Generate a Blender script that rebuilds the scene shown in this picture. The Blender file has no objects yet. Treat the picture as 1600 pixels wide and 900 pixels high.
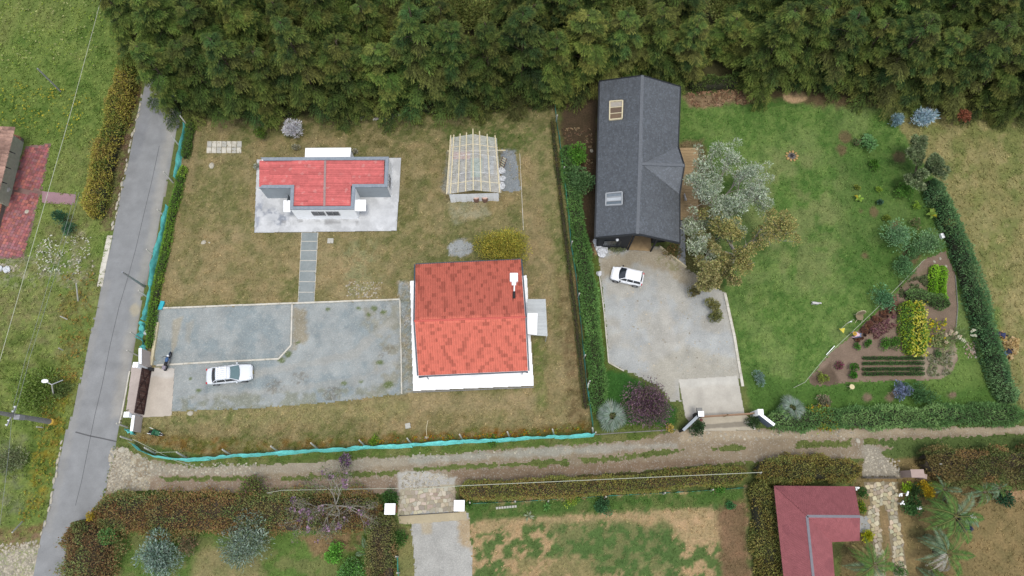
import bpy, math, random
import numpy as np
from mathutils import Vector, Matrix, Euler
# ------------------------------------------------------------------ camera, world, sun
S = bpy.context.scene
COL = S.collection
HC = 66.0; FPX = 1067.0; TILT = math.radians(17.4)
CT, ST = math.cos(TILT), math.sin(TILT)
cam_d = bpy.data.cameras.new('camera'); cam = bpy.data.objects.new('camera', cam_d); COL.objects.link(cam)
cam.location = (0, 0, HC); cam.rotation_euler = (TILT, 0, 0)
cam_d.sensor_width = 36; cam_d.lens = FPX / 1600 * 36; cam_d.clip_end = 6000; cam_d.clip_start = 0.5
S.camera = cam
W = bpy.data.worlds.new('World'); S.world = W; W.use_nodes = True
wn = W.node_tree; bg = wn.nodes['Background']
sky = wn.nodes.new('ShaderNodeTexSky'); sky.sky_type = 'NISHITA'; sky.sun_disc = False
SUN_EL, SUN_ROT = math.radians(78), math.radians(160)
sky.sun_elevation = SUN_EL; sky.sun_rotation = SUN_ROT; sky.air_density = 1.0; sky.dust_density = 6.0; sky.ozone_density = 1.0
sky.altitude = 2000
hsv = wn.nodes.new('ShaderNodeHueSaturation'); hsv.inputs['Saturation'].default_value = 0.4   # thin high overcast
wn.links.new(sky.outputs[0], hsv.inputs['Color']); wn.links.new(hsv.outputs[0], bg.inputs[0]); bg.inputs[1].default_value = 0.15
sd_ = bpy.data.lights.new('sun', 'SUN'); sun = bpy.data.objects.new('sun', sd_); COL.objects.link(sun)
sd_.energy = 0.9; sd_.angle = math.radians(16); sd_.color = (1.0, 0.95, 0.88)
# direction to sun: azimuth measured clockwise from +Y
sdir = Vector((math.sin(SUN_ROT) * math.cos(SUN_EL), math.cos(SUN_ROT) * math.cos(SUN_EL), math.sin(SUN_EL)))
sun.rotation_euler = sdir.to_track_quat('Z', 'Y').to_euler(); sun.location = (0, 0, 80)
S.view_settings.view_transform = 'Standard'; S.view_settings.look = 'None'
S.view_settings.exposure = 1.17; S.view_settings.gamma = 1
S.render.engine = 'CYCLES'
try: S.cycles.max_bounces = 6; S.cycles.transparent_max_bounces = 12
except Exception: pass
rng = np.random.default_rng(7); random.seed(7)
PI = math.pi
# ------------------------------------------------------------------ mapping (surveyed image grid -> ground metres)
def G(px, py, z=0.0):
    xc = (px - 800) / FPX; yc = -(py - 450) / FPX
    yw = yc * CT + ST; zw = yc * ST - CT
    k = (HC - z) / -zw
    return Vector((k * xc, k * yw, z))
def Gn(px, py, z=0.0):
    xc = (px - 800) / FPX; yc = -(py - 450) / FPX
    yw = yc * CT + ST; zw = yc * ST - CT
    k = (HC - z) / -zw
    return k * xc, k * yw
def Pn(x, y, z=0.0):
    dz = z - HC
    yc = y * CT + dz * ST; zc = -y * ST + dz * CT
    zc = np.minimum(zc, -1.0)
    return 800 + FPX * x / -zc, 450 - FPX * yc / -zc
def lin(c):
    c = np.asarray(c, float) / 255.0
    return np.where(c <= .04045, c / 12.92, ((c + .055) / 1.055) ** 2.4)
KK = 1 / 1.75
def A(r, g, b):          # surface albedo
    return tuple(np.clip(lin((r, g, b)) * KK, 0.004, .82))
# ------------------------------------------------------------------ noise
def _h(ix, iy, s):
    n = (ix.astype(np.int64) * 374761393 + iy.astype(np.int64) * 668265263 + s * 1442695041) & 0x7fffffff
    n = ((n ^ (n >> 13)) * 1274126177) & 0x7fffffff
    n = n ^ (n >> 16)
    return (n & 0xffff) / 65535.0
def vn(x, y, s=0):
    x = np.asarray(x, float); y = np.asarray(y, float)
    ix = np.floor(x); iy = np.floor(y); fx = x - ix; fy = y - iy
    fx = fx * fx * (3 - 2 * fx); fy = fy * fy * (3 - 2 * fy)
    a = _h(ix, iy, s); b = _h(ix + 1, iy, s); c = _h(ix, iy + 1, s); d = _h(ix + 1, iy + 1, s)
    return (a * (1 - fx) + b * fx) * (1 - fy) + (c * (1 - fx) + d * fx) * fy
def fbm(x, y, s=0, o=4):
    t = 0; a = 1; n = 0
    for i in range(o):
        t = t + a * vn(x * 2 ** i, y * 2 ** i, s + i * 17); n += a; a *= .55
    return t / n
def sdist(poly, X, Y):   # signed distance, positive inside
    d = np.full(X.shape, 1e9); ins = np.zeros(X.shape, bool)
    n = len(poly)
    for i in range(n):
        x0, y0 = poly[i]; x1, y1 = poly[(i + 1) % n]
        ex, ey = x1 - x0, y1 - y0; L = ex * ex + ey * ey + 1e-9
        t = np.clip(((X - x0) * ex + (Y - y0) * ey) / L, 0, 1)
        d = np.minimum(d, np.hypot(X - x0 - t * ex, Y - y0 - t * ey))
        if y0 != y1:
            c = ((Y < y0) != (Y < y1)) & (X < x0 + (Y - y0) * ex / (ey if ey else 1e-9))
            ins ^= c
    return np.where(ins, d, -d)
def sstep(a, b, x):
    t = np.clip((x - a) / (b - a), 0, 1); return t * t * (3 - 2 * t)
# ------------------------------------------------------------------ materials
def nt_new(name):
    m = bpy.data.materials.new(name); m.use_nodes = True
    return m, m.node_tree.nodes, m.node_tree.links, m.node_tree.nodes['Principled BSDF']
def mat(name, c, rough=.7, var=.12, scale=3.0, bump=0.0, bscale=30., metal=0.0, dirt=None, dscale=.8, damt=.3, coat=0, spec=.3):
    m, N, L, P = nt_new(name)
    P.inputs['Roughness'].default_value = rough; P.inputs['Metallic'].default_value = metal
    P.inputs['Specular IOR Level'].default_value = spec
    if coat: P.inputs['Coat Weight'].default_value = coat
    tc = N.new('ShaderNodeTexCoord')
    nz = N.new('ShaderNodeTexNoise'); nz.inputs['Scale'].default_value = scale; nz.inputs['Detail'].default_value = 6; nz.inputs['Roughness'].default_value = .65
    L.new(tc.outputs['Object'], nz.inputs['Vector'])
    mr = N.new('ShaderNodeMapRange'); mr.inputs[1].default_value = .3; mr.inputs[2].default_value = .7
    mr.inputs[3].default_value = 1 - var; mr.inputs[4].default_value = 1 + var
    L.new(nz.outputs[0], mr.inputs[0])
    mx = N.new('ShaderNodeVectorMath'); mx.operation = 'SCALE'; mx.inputs[0].default_value = c[:3]
    L.new(mr.outputs[0], mx.inputs['Scale'])
    out = mx.outputs[0]
    if dirt is not None:
        n2 = N.new('ShaderNodeTexNoise'); n2.inputs['Scale'].default_value = dscale; n2.inputs['Detail'].default_value = 8; n2.inputs['Roughness'].default_value = .7
        L.new(tc.outputs['Object'], n2.inputs['Vector'])
        r2 = N.new('ShaderNodeMapRange'); r2.inputs[1].default_value = .45; r2.inputs[2].default_value = .68; r2.inputs[3].default_value = 0; r2.inputs[4].default_value = damt
        L.new(n2.outputs[0], r2.inputs[0])
        mm = N.new('ShaderNodeMix'); mm.data_type = 'RGBA'; mm.inputs[7].default_value = (*dirt[:3], 1)
        L.new(r2.outputs[0], mm.inputs[0]); L.new(out, mm.inputs[6]); out = mm.outputs[2]
    L.new(out, P.inputs['Base Color'])
    if bump:
        b = N.new('ShaderNodeBump'); b.inputs['Strength'].default_value = bump; b.inputs['Distance'].default_value = .03
        n3 = N.new('ShaderNodeTexNoise'); n3.inputs['Scale'].default_value = bscale; n3.inputs['Detail'].default_value = 4
        L.new(tc.outputs['Object'], n3.inputs['Vector']); L.new(n3.outputs[0], b.inputs['Height']); L.new(b.outputs[0], P.inputs['Normal'])
    return m
def mat_attr(name, rough=.9, s1=6., v1=.25, s2=1.2, v2=.15, bump=.4, speck=None, trans=0.0, objvar=0.0, spec=.15, vscale=7., specamt=.5, specthr=.2):
    """colour comes from the mesh's own colour layer, broken up by fine grain"""
    m, N, L, P = nt_new(name)
    P.inputs['Roughness'].default_value = rough; P.inputs['Specular IOR Level'].default_value = spec
    at = N.new('ShaderNodeAttribute'); at.attribute_name = 'Col'
    tc = N.new('ShaderNodeTexCoord'); out = at.outputs['Color']; hgt = None
    for sc, v in ((s1, v1), (s2, v2)):
        if v <= 0: continue
        nz = N.new('ShaderNodeTexNoise'); nz.inputs['Scale'].default_value = sc; nz.inputs['Detail'].default_value = 5; nz.inputs['Roughness'].default_value = .7
        L.new(tc.outputs['Object'], nz.inputs['Vector'])
        mr = N.new('ShaderNodeMapRange'); mr.inputs[1].default_value = .32; mr.inputs[2].default_value = .68; mr.inputs[3].default_value = 1 - v; mr.inputs[4].default_value = 1 + v
        L.new(nz.outputs[0], mr.inputs[0])
        mx = N.new('ShaderNodeVectorMath'); mx.operation = 'SCALE'; L.new(out, mx.inputs[0]); L.new(mr.outputs[0], mx.inputs['Scale']); out = mx.outputs[0]
        if hgt is None: hgt = nz.outputs[0]
    if speck is not None:
        vo = N.new('ShaderNodeTexVoronoi'); vo.inputs['Scale'].default_value = vscale; L.new(tc.outputs['Object'], vo.inputs['Vector'])
        sp = N.new('ShaderNodeSeparateColor'); L.new(vo.outputs['Color'], sp.inputs[0])
        lt = N.new('ShaderNodeMapRange'); lt.inputs[1].default_value = 1 - specthr; lt.inputs[2].default_value = 1 - specthr + .05; lt.inputs[3].default_value = 0; lt.inputs[4].default_value = specamt
        L.new(sp.outputs[0], lt.inputs[0])
        mm = N.new('ShaderNodeMix'); mm.data_type = 'RGBA'; mm.inputs[7].default_value = (*speck[:3], 1); L.new(lt.outputs[0], mm.inputs[0]); L.new(out, mm.inputs[6]); out = mm.outputs[2]
    if objvar:
        oi = N.new('ShaderNodeObjectInfo'); hs = N.new('ShaderNodeHueSaturation')
        r1 = N.new('ShaderNodeMapRange'); r1.inputs[3].default_value = 1 - objvar; r1.inputs[4].default_value = 1 + objvar
        L.new(oi.outputs['Random'], r1.inputs[0]); L.new(r1.outputs[0], hs.inputs['Value'])
        r2 = N.new('ShaderNodeMapRange'); r2.inputs[3].default_value = .5 + objvar * .01; r2.inputs[4].default_value = .5 - objvar * .07
        wn_ = N.new('ShaderNodeTexWhiteNoise'); wn_.noise_dimensions = '1D'; L.new(oi.outputs['Random'], wn_.inputs['W'])
        L.new(wn_.outputs['Value'], r2.inputs[0]); L.new(r2.outputs[0], hs.inputs['Hue'])
        L.new(out, hs.inputs['Color']); out = hs.outputs[0]
    L.new(out, P.inputs['Base Color'])
    if bump and hgt is not None:
        b = N.new('ShaderNodeBump'); b.inputs['Strength'].default_value = bump; b.inputs['Distance'].default_value = .08
        L.new(hgt, b.inputs['Height']); L.new(b.outputs[0], P.inputs['Normal'])
    if trans:
        tr = N.new('ShaderNodeBsdfTranslucent'); L.new(out, tr.inputs[0])
        ms = N.new('ShaderNodeMixShader'); ms.inputs[0].default_value = trans
        L.new(P.outputs[0], ms.inputs[1]); L.new(tr.outputs[0], ms.inputs[2]); L.new(ms.outputs[0], N['Material Output'].inputs[0])
    return m
MG = mat_attr('grass_ground', .95, 5., .30, 22., .22, .6)
MSOIL = mat_attr('gravel_ground', .95, 9., .16, .7, .10, .5, speck=A(215, 212, 200), vscale=11, specamt=.28, specthr=.16)
MBED = mat_attr('bed_ground', .95, 9., .2, .9, .12, .6)
MASPH = mat_attr('asphalt_ground', .9, 14., .10, .8, .09, .2)
MCONC = mat_attr('concrete_ground', .85, 7., .06, .6, .06, .15)
MLEAF = mat_attr('foliage', .75, 0, 0, 0, 0, 0, trans=.18, spec=.2)
MCON = mat_attr('conifer_foliage', .75, 0, 0, 0, 0, 0, trans=.15, objvar=.3, spec=.2)
MTILE = mat_attr('painted_tiles', .6, 9., .06, .8, .07, .12, spec=.3)
MBARK = mat('bark', A(105, 92, 76), .9, .3, 6, .5, 20)
MPALE = mat('pale_bark', A(190, 182, 168), .9, .2, 6, .4, 20)
MTWIG = mat('twig_shade_core', (.022, .022, .012), 1., .3, 8, .5, 12)  # hedge core tones: shade between leaves put into the dark twig colour
MTWB = mat('brown_twig_shade_core', (.035, .027, .018), 1., .3, 8, .5, 12)
MWHITE = mat('white_paint', (.80, .80, .79), .6, .03, 2, .1, 20, dirt=(.55, .54, .5), damt=.25)
MGREYW = mat('light_grey_paint', A(178, 186, 190), .7, .05, 2, .1, 20, dirt=A(150, 155, 158), damt=.4)
MPARA = mat('grey_parapet', A(150, 160, 170), .8, .08, 2, .2, 20, dirt=A(190, 195, 200), damt=.5, dscale=3)
MWOOD = mat('pale_timber', A(234, 220, 182), .8, .12, 5, .2, 40)
MDECK = mat('deck_timber', A(188, 160, 118), .8, .14, 3, .2, 30, dirt=A(150, 125, 95), damt=.4)
MPOST = mat('concrete_post', A(205, 202, 190), .85, .1, 5, .2, 40)
MGREYC = mat('grey_concrete', A(150, 148, 142), .85, .12, 3, .3, 30, dirt=A(110, 110, 104), damt=.5)
MDARK = mat('charcoal_cladding', (.018, .019, .021), .7, .15, 3, .1)
MBLK = mat('black_rubber', (.012, .012, .013), .7, .1)
MGLASS = mat('dark_glass', (.02, .025, .03), .08, .1, spec=.6)
MGLG = mat('greenish_glass', A(112, 140, 142), .12, .1, spec=.6)
MCAR = mat('white_car_paint', (.78, .79, .80), .22, .01, coat=.6, spec=.5)
MCHR = mat('grey_metal', (.3, .3, .31), .4, .1, metal=.6)
MRED = mat('red_lamp', (.45, .02, .02), .3, .05)
MLAMP = mat('clear_lamp', (.6, .62, .64), .15, .05)
MTEAL = None
def mat_net(name, c, alpha):
    m, N, L, P = nt_new(name)
    P.inputs['Roughness'].default_value = .7
    tc = N.new('ShaderNodeTexCoord'); nz = N.new('ShaderNodeTexNoise'); nz.inputs['Scale'].default_value = 2.5; nz.inputs['Detail'].default_value = 5
    L.new(tc.outputs['Object'], nz.inputs['Vector'])
    mr = N.new('ShaderNodeMapRange'); mr.inputs[1].default_value = .3; mr.inputs[2].default_value = .7; mr.inputs[3].default_value = .75; mr.inputs[4].default_value = 1.2
    L.new(nz.outputs[0], mr.inputs[0])
    mx = N.new('ShaderNodeVectorMath'); mx.operation = 'SCALE'; mx.inputs[0].default_value = c[:3]; L.new(mr.outputs[0], mx.inputs['Scale']); L.new(mx.outputs[0], P.inputs['Base Color'])
    P.inputs['Alpha'].default_value = alpha
    return m
MTEAL = mat_net('teal_netting', tuple(lin((118, 224, 216)) * .92), 1.0)
MTEALD = mat_net('dark_teal_netting', tuple(lin((84, 190, 168)) * .7), .95)
MSHEET = mat_net('translucent_sheet', A(255, 255, 250), .42)
MWIRE = mat('pale_wire', A(210, 212, 190), .6, .05)
# ------------------------------------------------------------------ object helpers
def tag(o, label=None, cat=None, group=None, kind=None):
    if label: o['label'] = label
    if cat: o['category'] = cat
    if group: o['group'] = group
    if kind: o['kind'] = kind
    return o
def thing(name, label, cat, loc=(0, 0, 0), rz=0, group=None):
    o = bpy.data.objects.new(name, None); COL.objects.link(o); o.empty_display_size = .3
    o.location = loc; o.rotation_euler = (0, 0, rz)
    return tag(o, label, cat, group)
def link(name, me, parent=None):
    o = bpy.data.objects.new(name, me); COL.objects.link(o)
    if parent is not None: o.parent = parent
    return o
def copy_tree(o, parent=None, loc=None, rz=None, sc=None, label=None):
    c = o.copy(); COL.objects.link(c)
    if parent is not None: c.parent = parent
    for ch in list(o.children): copy_tree(ch, c)
    if loc is not None: c.location = loc
    if rz is not None: c.rotation_euler = (0, 0, rz)
    if sc is not None: c.scale = (sc, sc, sc) if not hasattr(sc, '__len__') else sc
    if label: c['label'] = label
    return c
def setcol(me, cols, domain='POINT'):
    a = me.color_attributes.new('Col', 'FLOAT_COLOR', domain)
    c = np.ones((len(a.data), 4), np.float32); c[:, :3] = cols; a.data.foreach_set('color', c.ravel())
def fastmesh(name, V, F, m=None, cols=None, smooth=False):   # F: (n,k) int array
    me = bpy.data.meshes.new(name); V = np.asarray(V, np.float32); F = np.asarray(F, np.int32)
    me.vertices.add(len(V)); me.vertices.foreach_set('co', V.ravel())
    k = F.shape[1]; me.loops.add(F.size); me.loops.foreach_set('vertex_index', F.ravel())
    me.polygons.add(len(F)); me.polygons.foreach_set('loop_start', np.arange(0, F.size, k, dtype=np.int32))
    me.polygons.foreach_set('loop_total', np.full(len(F), k, np.int32))
    if smooth: me.polygons.foreach_set('use_smooth', np.ones(len(F), bool))
    me.update(calc_edges=True)
    if m: me.materials.append(m)
    if cols is not None: setcol(me, cols)
    return me
class MB:
    def __init__(s): s.v = []; s.f = []
    def add(s, V, F):
        b = len(s.v); s.v += [tuple(p) for p in V]; s.f += [tuple(i + b for i in f) for f in F]; return s
    def box(s, c, d, rz=0, M=None):
        x, y, z = [q / 2 for q in d]; co, si = math.cos(rz), math.sin(rz); V = []
        for a, b, e in ((-1, -1, -1), (1, -1, -1), (1, 1, -1), (-1, 1, -1), (-1, -1, 1), (1, -1, 1), (1, 1, 1), (-1, 1, 1)):
            X, Y = a * x, b * y; V.append(Vector((c[0] + X * co - Y * si, c[1] + X * si + Y * co, c[2] + e * z)))
        if M: V = [M @ p for p in V]
        return s.add(V, [(0, 3, 2, 1), (4, 5, 6, 7), (0, 1, 5, 4), (1, 2, 6, 5), (2, 3, 7, 6), (3, 0, 4, 7)])
    def prism(s, poly, z0, z1):   # poly list of (x,y); z may be per-vertex lists
        n = len(poly); a = sum(poly[i][0] * poly[(i + 1) % n][1] - poly[(i + 1) % n][0] * poly[i][1] for i in range(n))
        if a < 0: poly = poly[::-1]
        V = [(p[0], p[1], z0) for p in poly] + [(p[0], p[1], z1) for p in poly]
        F = [tuple(range(n))[::-1], tuple(range(n, 2 * n))] + [(i, (i + 1) % n, n + (i + 1) % n, n + i) for i in range(n)]
        return s.add(V, F)
    def slab(s, P, th):           # planar 3D polygon thickened downward
        n = len(P); P = [Vector(p) for p in P]; D = [p - Vector((0, 0, th)) for p in P]
        return s.add(P + D, [tuple(range(n)), tuple(range(n, 2 * n))[::-1]] + [(i, n + i, n + (i + 1) % n, (i + 1) % n) for i in range(n)])
    def bar(s, a, b, w, h=None):
        a = Vector(a); b = Vector(b); h = h or w; d = (b - a); L = d.length
        if L < 1e-6: return s
        q = d.to_track_quat('X', 'Z').to_matrix(); c = (a + b) / 2; V = []
        for i, j, k in ((-1, -1, -1), (1, -1, -1), (1, 1, -1), (-1, 1, -1), (-1, -1, 1), (1, -1, 1), (1, 1, 1), (-1, 1, 1)):
            V.append(c + q @ Vector((i * L / 2, j * w / 2, k * h / 2)))
        return s.add(V, [(0, 3, 2, 1), (4, 5, 6, 7), (0, 1, 5, 4), (1, 2, 6, 5), (2, 3, 7, 6), (3, 0, 4, 7)])
    def tube(s, P, R, n=6, cap=True):
        P = [Vector(p) for p in P]; R = R if hasattr(R, '__len__') else [R] * len(P); V = []; F = []
        for i, p in enumerate(P):
            d = (P[min(i + 1, len(P) - 1)] - P[max(i - 1, 0)]).normalized()
            u = d.cross(Vector((0, 0, 1)) if abs(d.z) < .9 else Vector((1, 0, 0))).normalized(); w = d.cross(u)
            for k in range(n):
                t = 2 * PI * k / n; V.append(p + (u * math.cos(t) + w * math.sin(t)) * R[i])
        for i in range(len(P) - 1):
            for k in range(n): F.append((i * n + k, i * n + (k + 1) % n, (i + 1) * n + (k + 1) % n, (i + 1) * n + k))
        if cap: F.append(tuple(range(n))[::-1]); F.append(tuple(range((len(P) - 1) * n, len(P) * n)))
        return s.add(V, F)
    def cyl(s, c, r, z0, z1, n=16, r2=None):
        return s.tube([(c[0], c[1], z0), (c[0], c[1], z1)], [r, r if r2 is None else r2], n)
    def disc(s, c, axis, r, w, n=16):
        a = Vector(axis).normalized() * w / 2; c = Vector(c); return s.tube([c - a, c + a], r, n)
    def sphere(s, c, r, n=10, m=6, sq=(1, 1, 1)):
        V = []; F = []
        for i in range(m + 1):
            t = PI * i / m
            for k in range(n):
                p = 2 * PI * k / n; V.append((c[0] + r * sq[0] * math.sin(t) * math.cos(p), c[1] + r * sq[1] * math.sin(t) * math.sin(p), c[2] + r * sq[2] * math.cos(t)))
        for i in range(m):
            for k in range(n): F.append((i * n + k, (i + 1) * n + k, (i + 1) * n + (k + 1) % n, i * n + (k + 1) % n))
        return s.add(V, F)
    def obj(s, name, m, parent=None, smooth=False, bevel=0, rel=True):
        me = bpy.data.meshes.new(name); V = s.v
        if parent is not None and rel:
            pm = parent.location; V = [(p[0] - pm[0], p[1] - pm[1], p[2] - pm[2]) for p in V]
        me.from_pydata(V, [], s.f); me.update()
        if smooth:
            for p in me.polygons: p.use_smooth = True
        me.materials.append(m); o = link(name, me, parent)
        if bevel:
            b = o.modifiers.new('bevel', 'BEVEL'); b.width = bevel; b.segments = 2; b.limit_method = 'ANGLE'
        return o
def poly_w(pts, z=0): return [tuple(G(x, y, z)[:2]) for x, y in pts]
def struct(name, o_mesh): o_mesh['kind'] = 'structure'; return o_mesh
# ------------------------------------------------------------------ ground colour field (survey of grass, soil and wear)
OPS = []
def op(poly, c, feather=8, rag=6, al=1., mott=None): OPS.append((poly, np.array(A(*c)), feather, rag, al, mott))
def ell(cx, cy, rx, ry=None, n=14, a=0):
    ry = ry or rx; return [(cx + rx * math.cos(2 * PI * i / n) * math.cos(a) - ry * math.sin(2 * PI * i / n) * math.sin(a), cy + rx * math.cos(2 * PI * i / n) * math.sin(a) + ry * math.sin(2 * PI * i / n) * math.cos(a)) for i in range(n)]
def eval_ops(ops, base, X, Y):
    """X, Y survey coords"""
    shp = X.shape; col = np.tile(np.array(A(*base)), shp + (1,))
    wx = (fbm(X / 22., Y / 22., 91, 3) - .5); wy = (fbm(X / 7., Y / 7., 55, 3) - .5)
    for poly, c, fe, rag, al, mott in ops:
        xs = [p[0] for p in poly]; ys = [p[1] for p in poly]; mg = fe + rag * 2 + 2
        sel = (X > min(xs) - mg) & (X < max(xs) + mg) & (Y > min(ys) - mg) & (Y < max(ys) + mg)
        if not sel.any(): continue
        xx = X[sel]; yy = Y[sel]
        d = sdist(poly, xx, yy) + rag * (wx[sel] * 1.6 + wy[sel] * 1.6)
        a = sstep(-fe / 2, fe / 2, d) * al
        if mott:
            sc, thr, soft, sd = mott; n = fbm(xx / sc, yy / sc, sd, 5); a = a * sstep(thr - soft, thr + soft, n)
        col[sel] = col[sel] * (1 - a[:, None]) + c * a[:, None]
    return col
LF = [(-300, -200), (262, -200), (235, 0), (222, 140), (205, 225), (178, 360), (152, 480), (125, 600), (98, 690), (66, 830), (40, 960), (-300, 960)]
op(LF, (110, 130, 62), 4, 3)
op(LF, (128, 134, 76), 4, 3, .8, (60, .5, .12, 1))
op([(-200, -100), (230, -100), (180, 150), (120, 220), (-100, 220)], (84, 112, 44), 30, 20, .75, (40, .5, .1, 2))
op([(-50, 345), (150, 345), (160, 480), (120, 560), (-50, 560)], (136, 130, 88), 30, 20, .7, (26, .46, .12, 3))
op([(-20, 400), (120, 370), (150, 440), (-20, 450)], (160, 155, 130), 16, 20, .8, (6, .56, .06, 4))
op([(-50, 520), (110, 520), (100, 680), (60, 820), (-50, 830)], (88, 108, 42), 20, 14, .8, (24, .47, .1, 5))
op([(70, 590), (120, 590), (96, 700), (66, 800), (40, 800)], (148, 128, 40), 14, 8, .7, (9, .5, .08, 6))
op([(100, 420), (158, 420), (130, 590), (90, 620)], (122, 108, 50), 14, 8, .6, (9, .5, .08, 66))
op([(-30, 680), (40, 680), (40, 800), (-30, 820)], (118, 122, 92), 12, 10, .7, (8, .5, .08, 7))
op([(-50, 845), (70, 830), (55, 960), (-50, 960)], (190, 180, 160), 5, 10)
op([(-50, 835), (72, 815), (68, 850), (-50, 870)], (130, 105, 75), 8, 6, .9)
op([(185, 200), (222, 130), (206, 225), (178, 360), (158, 360), (170, 260)], (112, 92, 72), 4, 3)
op([(205, 80), (226, 60), (222, 150), (190, 220)], (92, 70, 52), 4, 3)
BL = [(1060, 140), (1400, 165), (1440, 240), (1470, 300), (1500, 420), (1545, 560), (1575, 640), (1180, 662), (1165, 600), (1132, 455), (1062, 400)]
# white house plot
WP = [(300, 185), (868, 165), (885, 330), (905, 450), (922, 672), (640, 690), (330, 712), (205, 690), (232, 520), (262, 340)]
op(WP, (156, 141, 102), 6, 6)
op(WP, (124, 120, 74), 6, 6, .85, (70, .48, .1, 8))
op(WP, (156, 138, 98), 6, 6, .7, (30, .53, .08, 9))
op(WP, (104, 112, 60), 6, 6, .6, (42, .58, .07, 10))
op([(380, 170), (860, 160), (870, 210), (380, 215)], (92, 100, 52), 26, 14, .8)
op([(450, 215), (560, 215), (640, 240), (640, 360), (600, 200)], (112, 104, 62), 20, 14, .5)
op([(690, 195), (830, 195), (835, 240), (800, 250), (690, 225)], (84, 104, 48), 20, 14, .8)
op([(695, 330), (820, 330), (820, 405), (640, 470), (620, 420), (690, 380)], (104, 112, 62), 24, 14, .75)
op([(540, 380), (590, 380), (600, 465), (540, 465)], (150, 150, 108), 16, 16, .75, (9, .5, .08, 11))
op([(820, 200), (870, 200), (895, 420), (880, 440), (850, 330)], (104, 116, 62), 18, 10, .7)
op([(870, 430), (905, 430), (922, 670), (890, 675)], (110, 90, 62), 14, 6, .7)
op([(832, 520), (850, 520), (855, 640), (835, 640)], (110, 124, 62), 12, 6, .7)
op([(640, 615), (840, 615), (840, 640), (640, 645)], (168, 150, 112), 14, 8, .7)
op([(225, 640), (400, 640), (640, 625), (640, 650), (400, 665), (230, 668)], (150, 144, 96), 14, 8, .8)
op([(260, 645), (420, 645), (420, 660), (260, 665)], (104, 116, 60), 8, 8, .8, (9, .52, .08, 12))
op([(225, 675), (420, 690), (920, 660), (925, 676), (640, 690), (330, 712), (215, 690)], (128, 98, 44), 8, 5, .9)
op([(230, 684), (930, 664), (930, 678), (330, 712)], (92, 106, 46), 6, 5, .75, (12, .5, .08, 13))
op(ell(720, 388, 19, 14), (165, 168, 165), 4, 5)
op([(705, 315), (760, 312), (770, 335), (712, 348)], (165, 160, 130), 8, 9, .85)
op([(780, 235), (805, 235), (812, 297), (785, 297)], (140, 145, 145), 4, 2)
op([(700, 235), (690, 290), (692, 300), (700, 300)], (150, 150, 140), 5, 3)
op([(622, 440), (645, 440), (650, 612), (628, 615)], (160, 166, 162), 3, 2)
op(BL, (92, 124, 56), 6, 6)
op(BL, (122, 140, 80), 6, 6, .85, (60, .49, .09, 14))
op(BL, (78, 112, 48), 6, 6, .7, (36, .56, .07, 15))
for P_, c_l, c_d in ((WP, (166, 150, 108), (112, 108, 66)), (BL, (128, 150, 80), (70, 102, 42)), (LF, (136, 152, 78), (80, 106, 40))):
    op(P_, c_l, 6, 6, .45, (9, .55, .06, 61)); op(P_, c_d, 6, 6, .24, (7, .57, .06, 62)); op(P_, c_l, 6, 6, .35, (3.5, .58, .05, 63))
# black house plot
op([(1180, 240), (1300, 230), (1340, 300), (1300, 440), (1180, 460)], (134, 140, 88), 50, 24, .6, (34, .47, .09, 16))
op([(1290, 200), (1460, 240), (1480, 400), (1420, 460), (1330, 440)], (74, 106, 46), 30, 20, .5)
op([(1065, 150), (1190, 140), (1195, 158), (1080, 168)], (150, 122, 96), 8, 6, .9)
op([(1190, 140), (1400, 140), (1400, 165), (1300, 168), (1190, 150)], (98, 78, 58), 14, 8, .9)
op(ell(1242, 151, 19, 10), (190, 160, 122), 4, 4)
op([(1400, 185), (1600, 165), (1800, 160), (1900, 700), (1600, 640), (1590, 620), (1545, 480), (1500, 380), (1480, 300), (1440, 250)], (144, 138, 88), 6, 6)
PA = [(1430, 195), (1800, 160), (1900, 700), (1600, 620), (1500, 300)]
op(PA, (122, 130, 72), 20, 10, .8, (50, .5, .1, 17))
op(PA, (166, 154, 106), 20, 10, .6, (22, .54, .08, 18))
op([(1560, 510), (1572, 530), (1590, 535), (1580, 560), (1568, 560)], (214, 176, 110), 6, 5)
op([(1060, 225), (1100, 215), (1105, 300), (1095, 420), (1068, 420), (1068, 340)], (128, 104, 80), 10, 8, .8)
op([(1060, 350), (1115, 350), (1130, 455), (1068, 415)], (112, 112, 66), 12, 8, .9)
op([(874, 160), (935, 150), (935, 400), (912, 400), (890, 300)], (86, 72, 54), 10, 6)
op([(925, 375), (945, 375), (945, 430), (935, 440), (930, 400)], (190, 160, 118), 5, 3)
op([(912, 400), (938, 400), (952, 570), (990, 590), (1060, 650), (1050, 670), (930, 672)], (92, 108, 48), 6, 5)
op([(935, 575), (985, 585), (1060, 640), (1055, 665), (945, 660)], (60, 102, 42), 8, 5)
op([(1158, 580), (1290, 600), (1560, 590), (1585, 655), (1185, 662)], (82, 116, 50), 10, 6, .9)
op([(1430, 560), (1560, 480), (1575, 600), (1440, 620)], (106, 132, 64), 14, 8, .8)
for x, y in ((1355, 621), (1390, 621), (1488, 617), (1400, 612)): op(ell(x, y, 7, 6), (136, 118, 96), 4, 3)
for x, y, r in ((1345, 330, 4), (1366, 332, 6), (1400, 355, 9), (1315, 235, 9), (1405, 245, 10), (1320, 215, 9), (1424, 398, 14), (1352, 400, 5)): op(ell(x, y, r), (118, 98, 72), 5, 4, .8)
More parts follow.
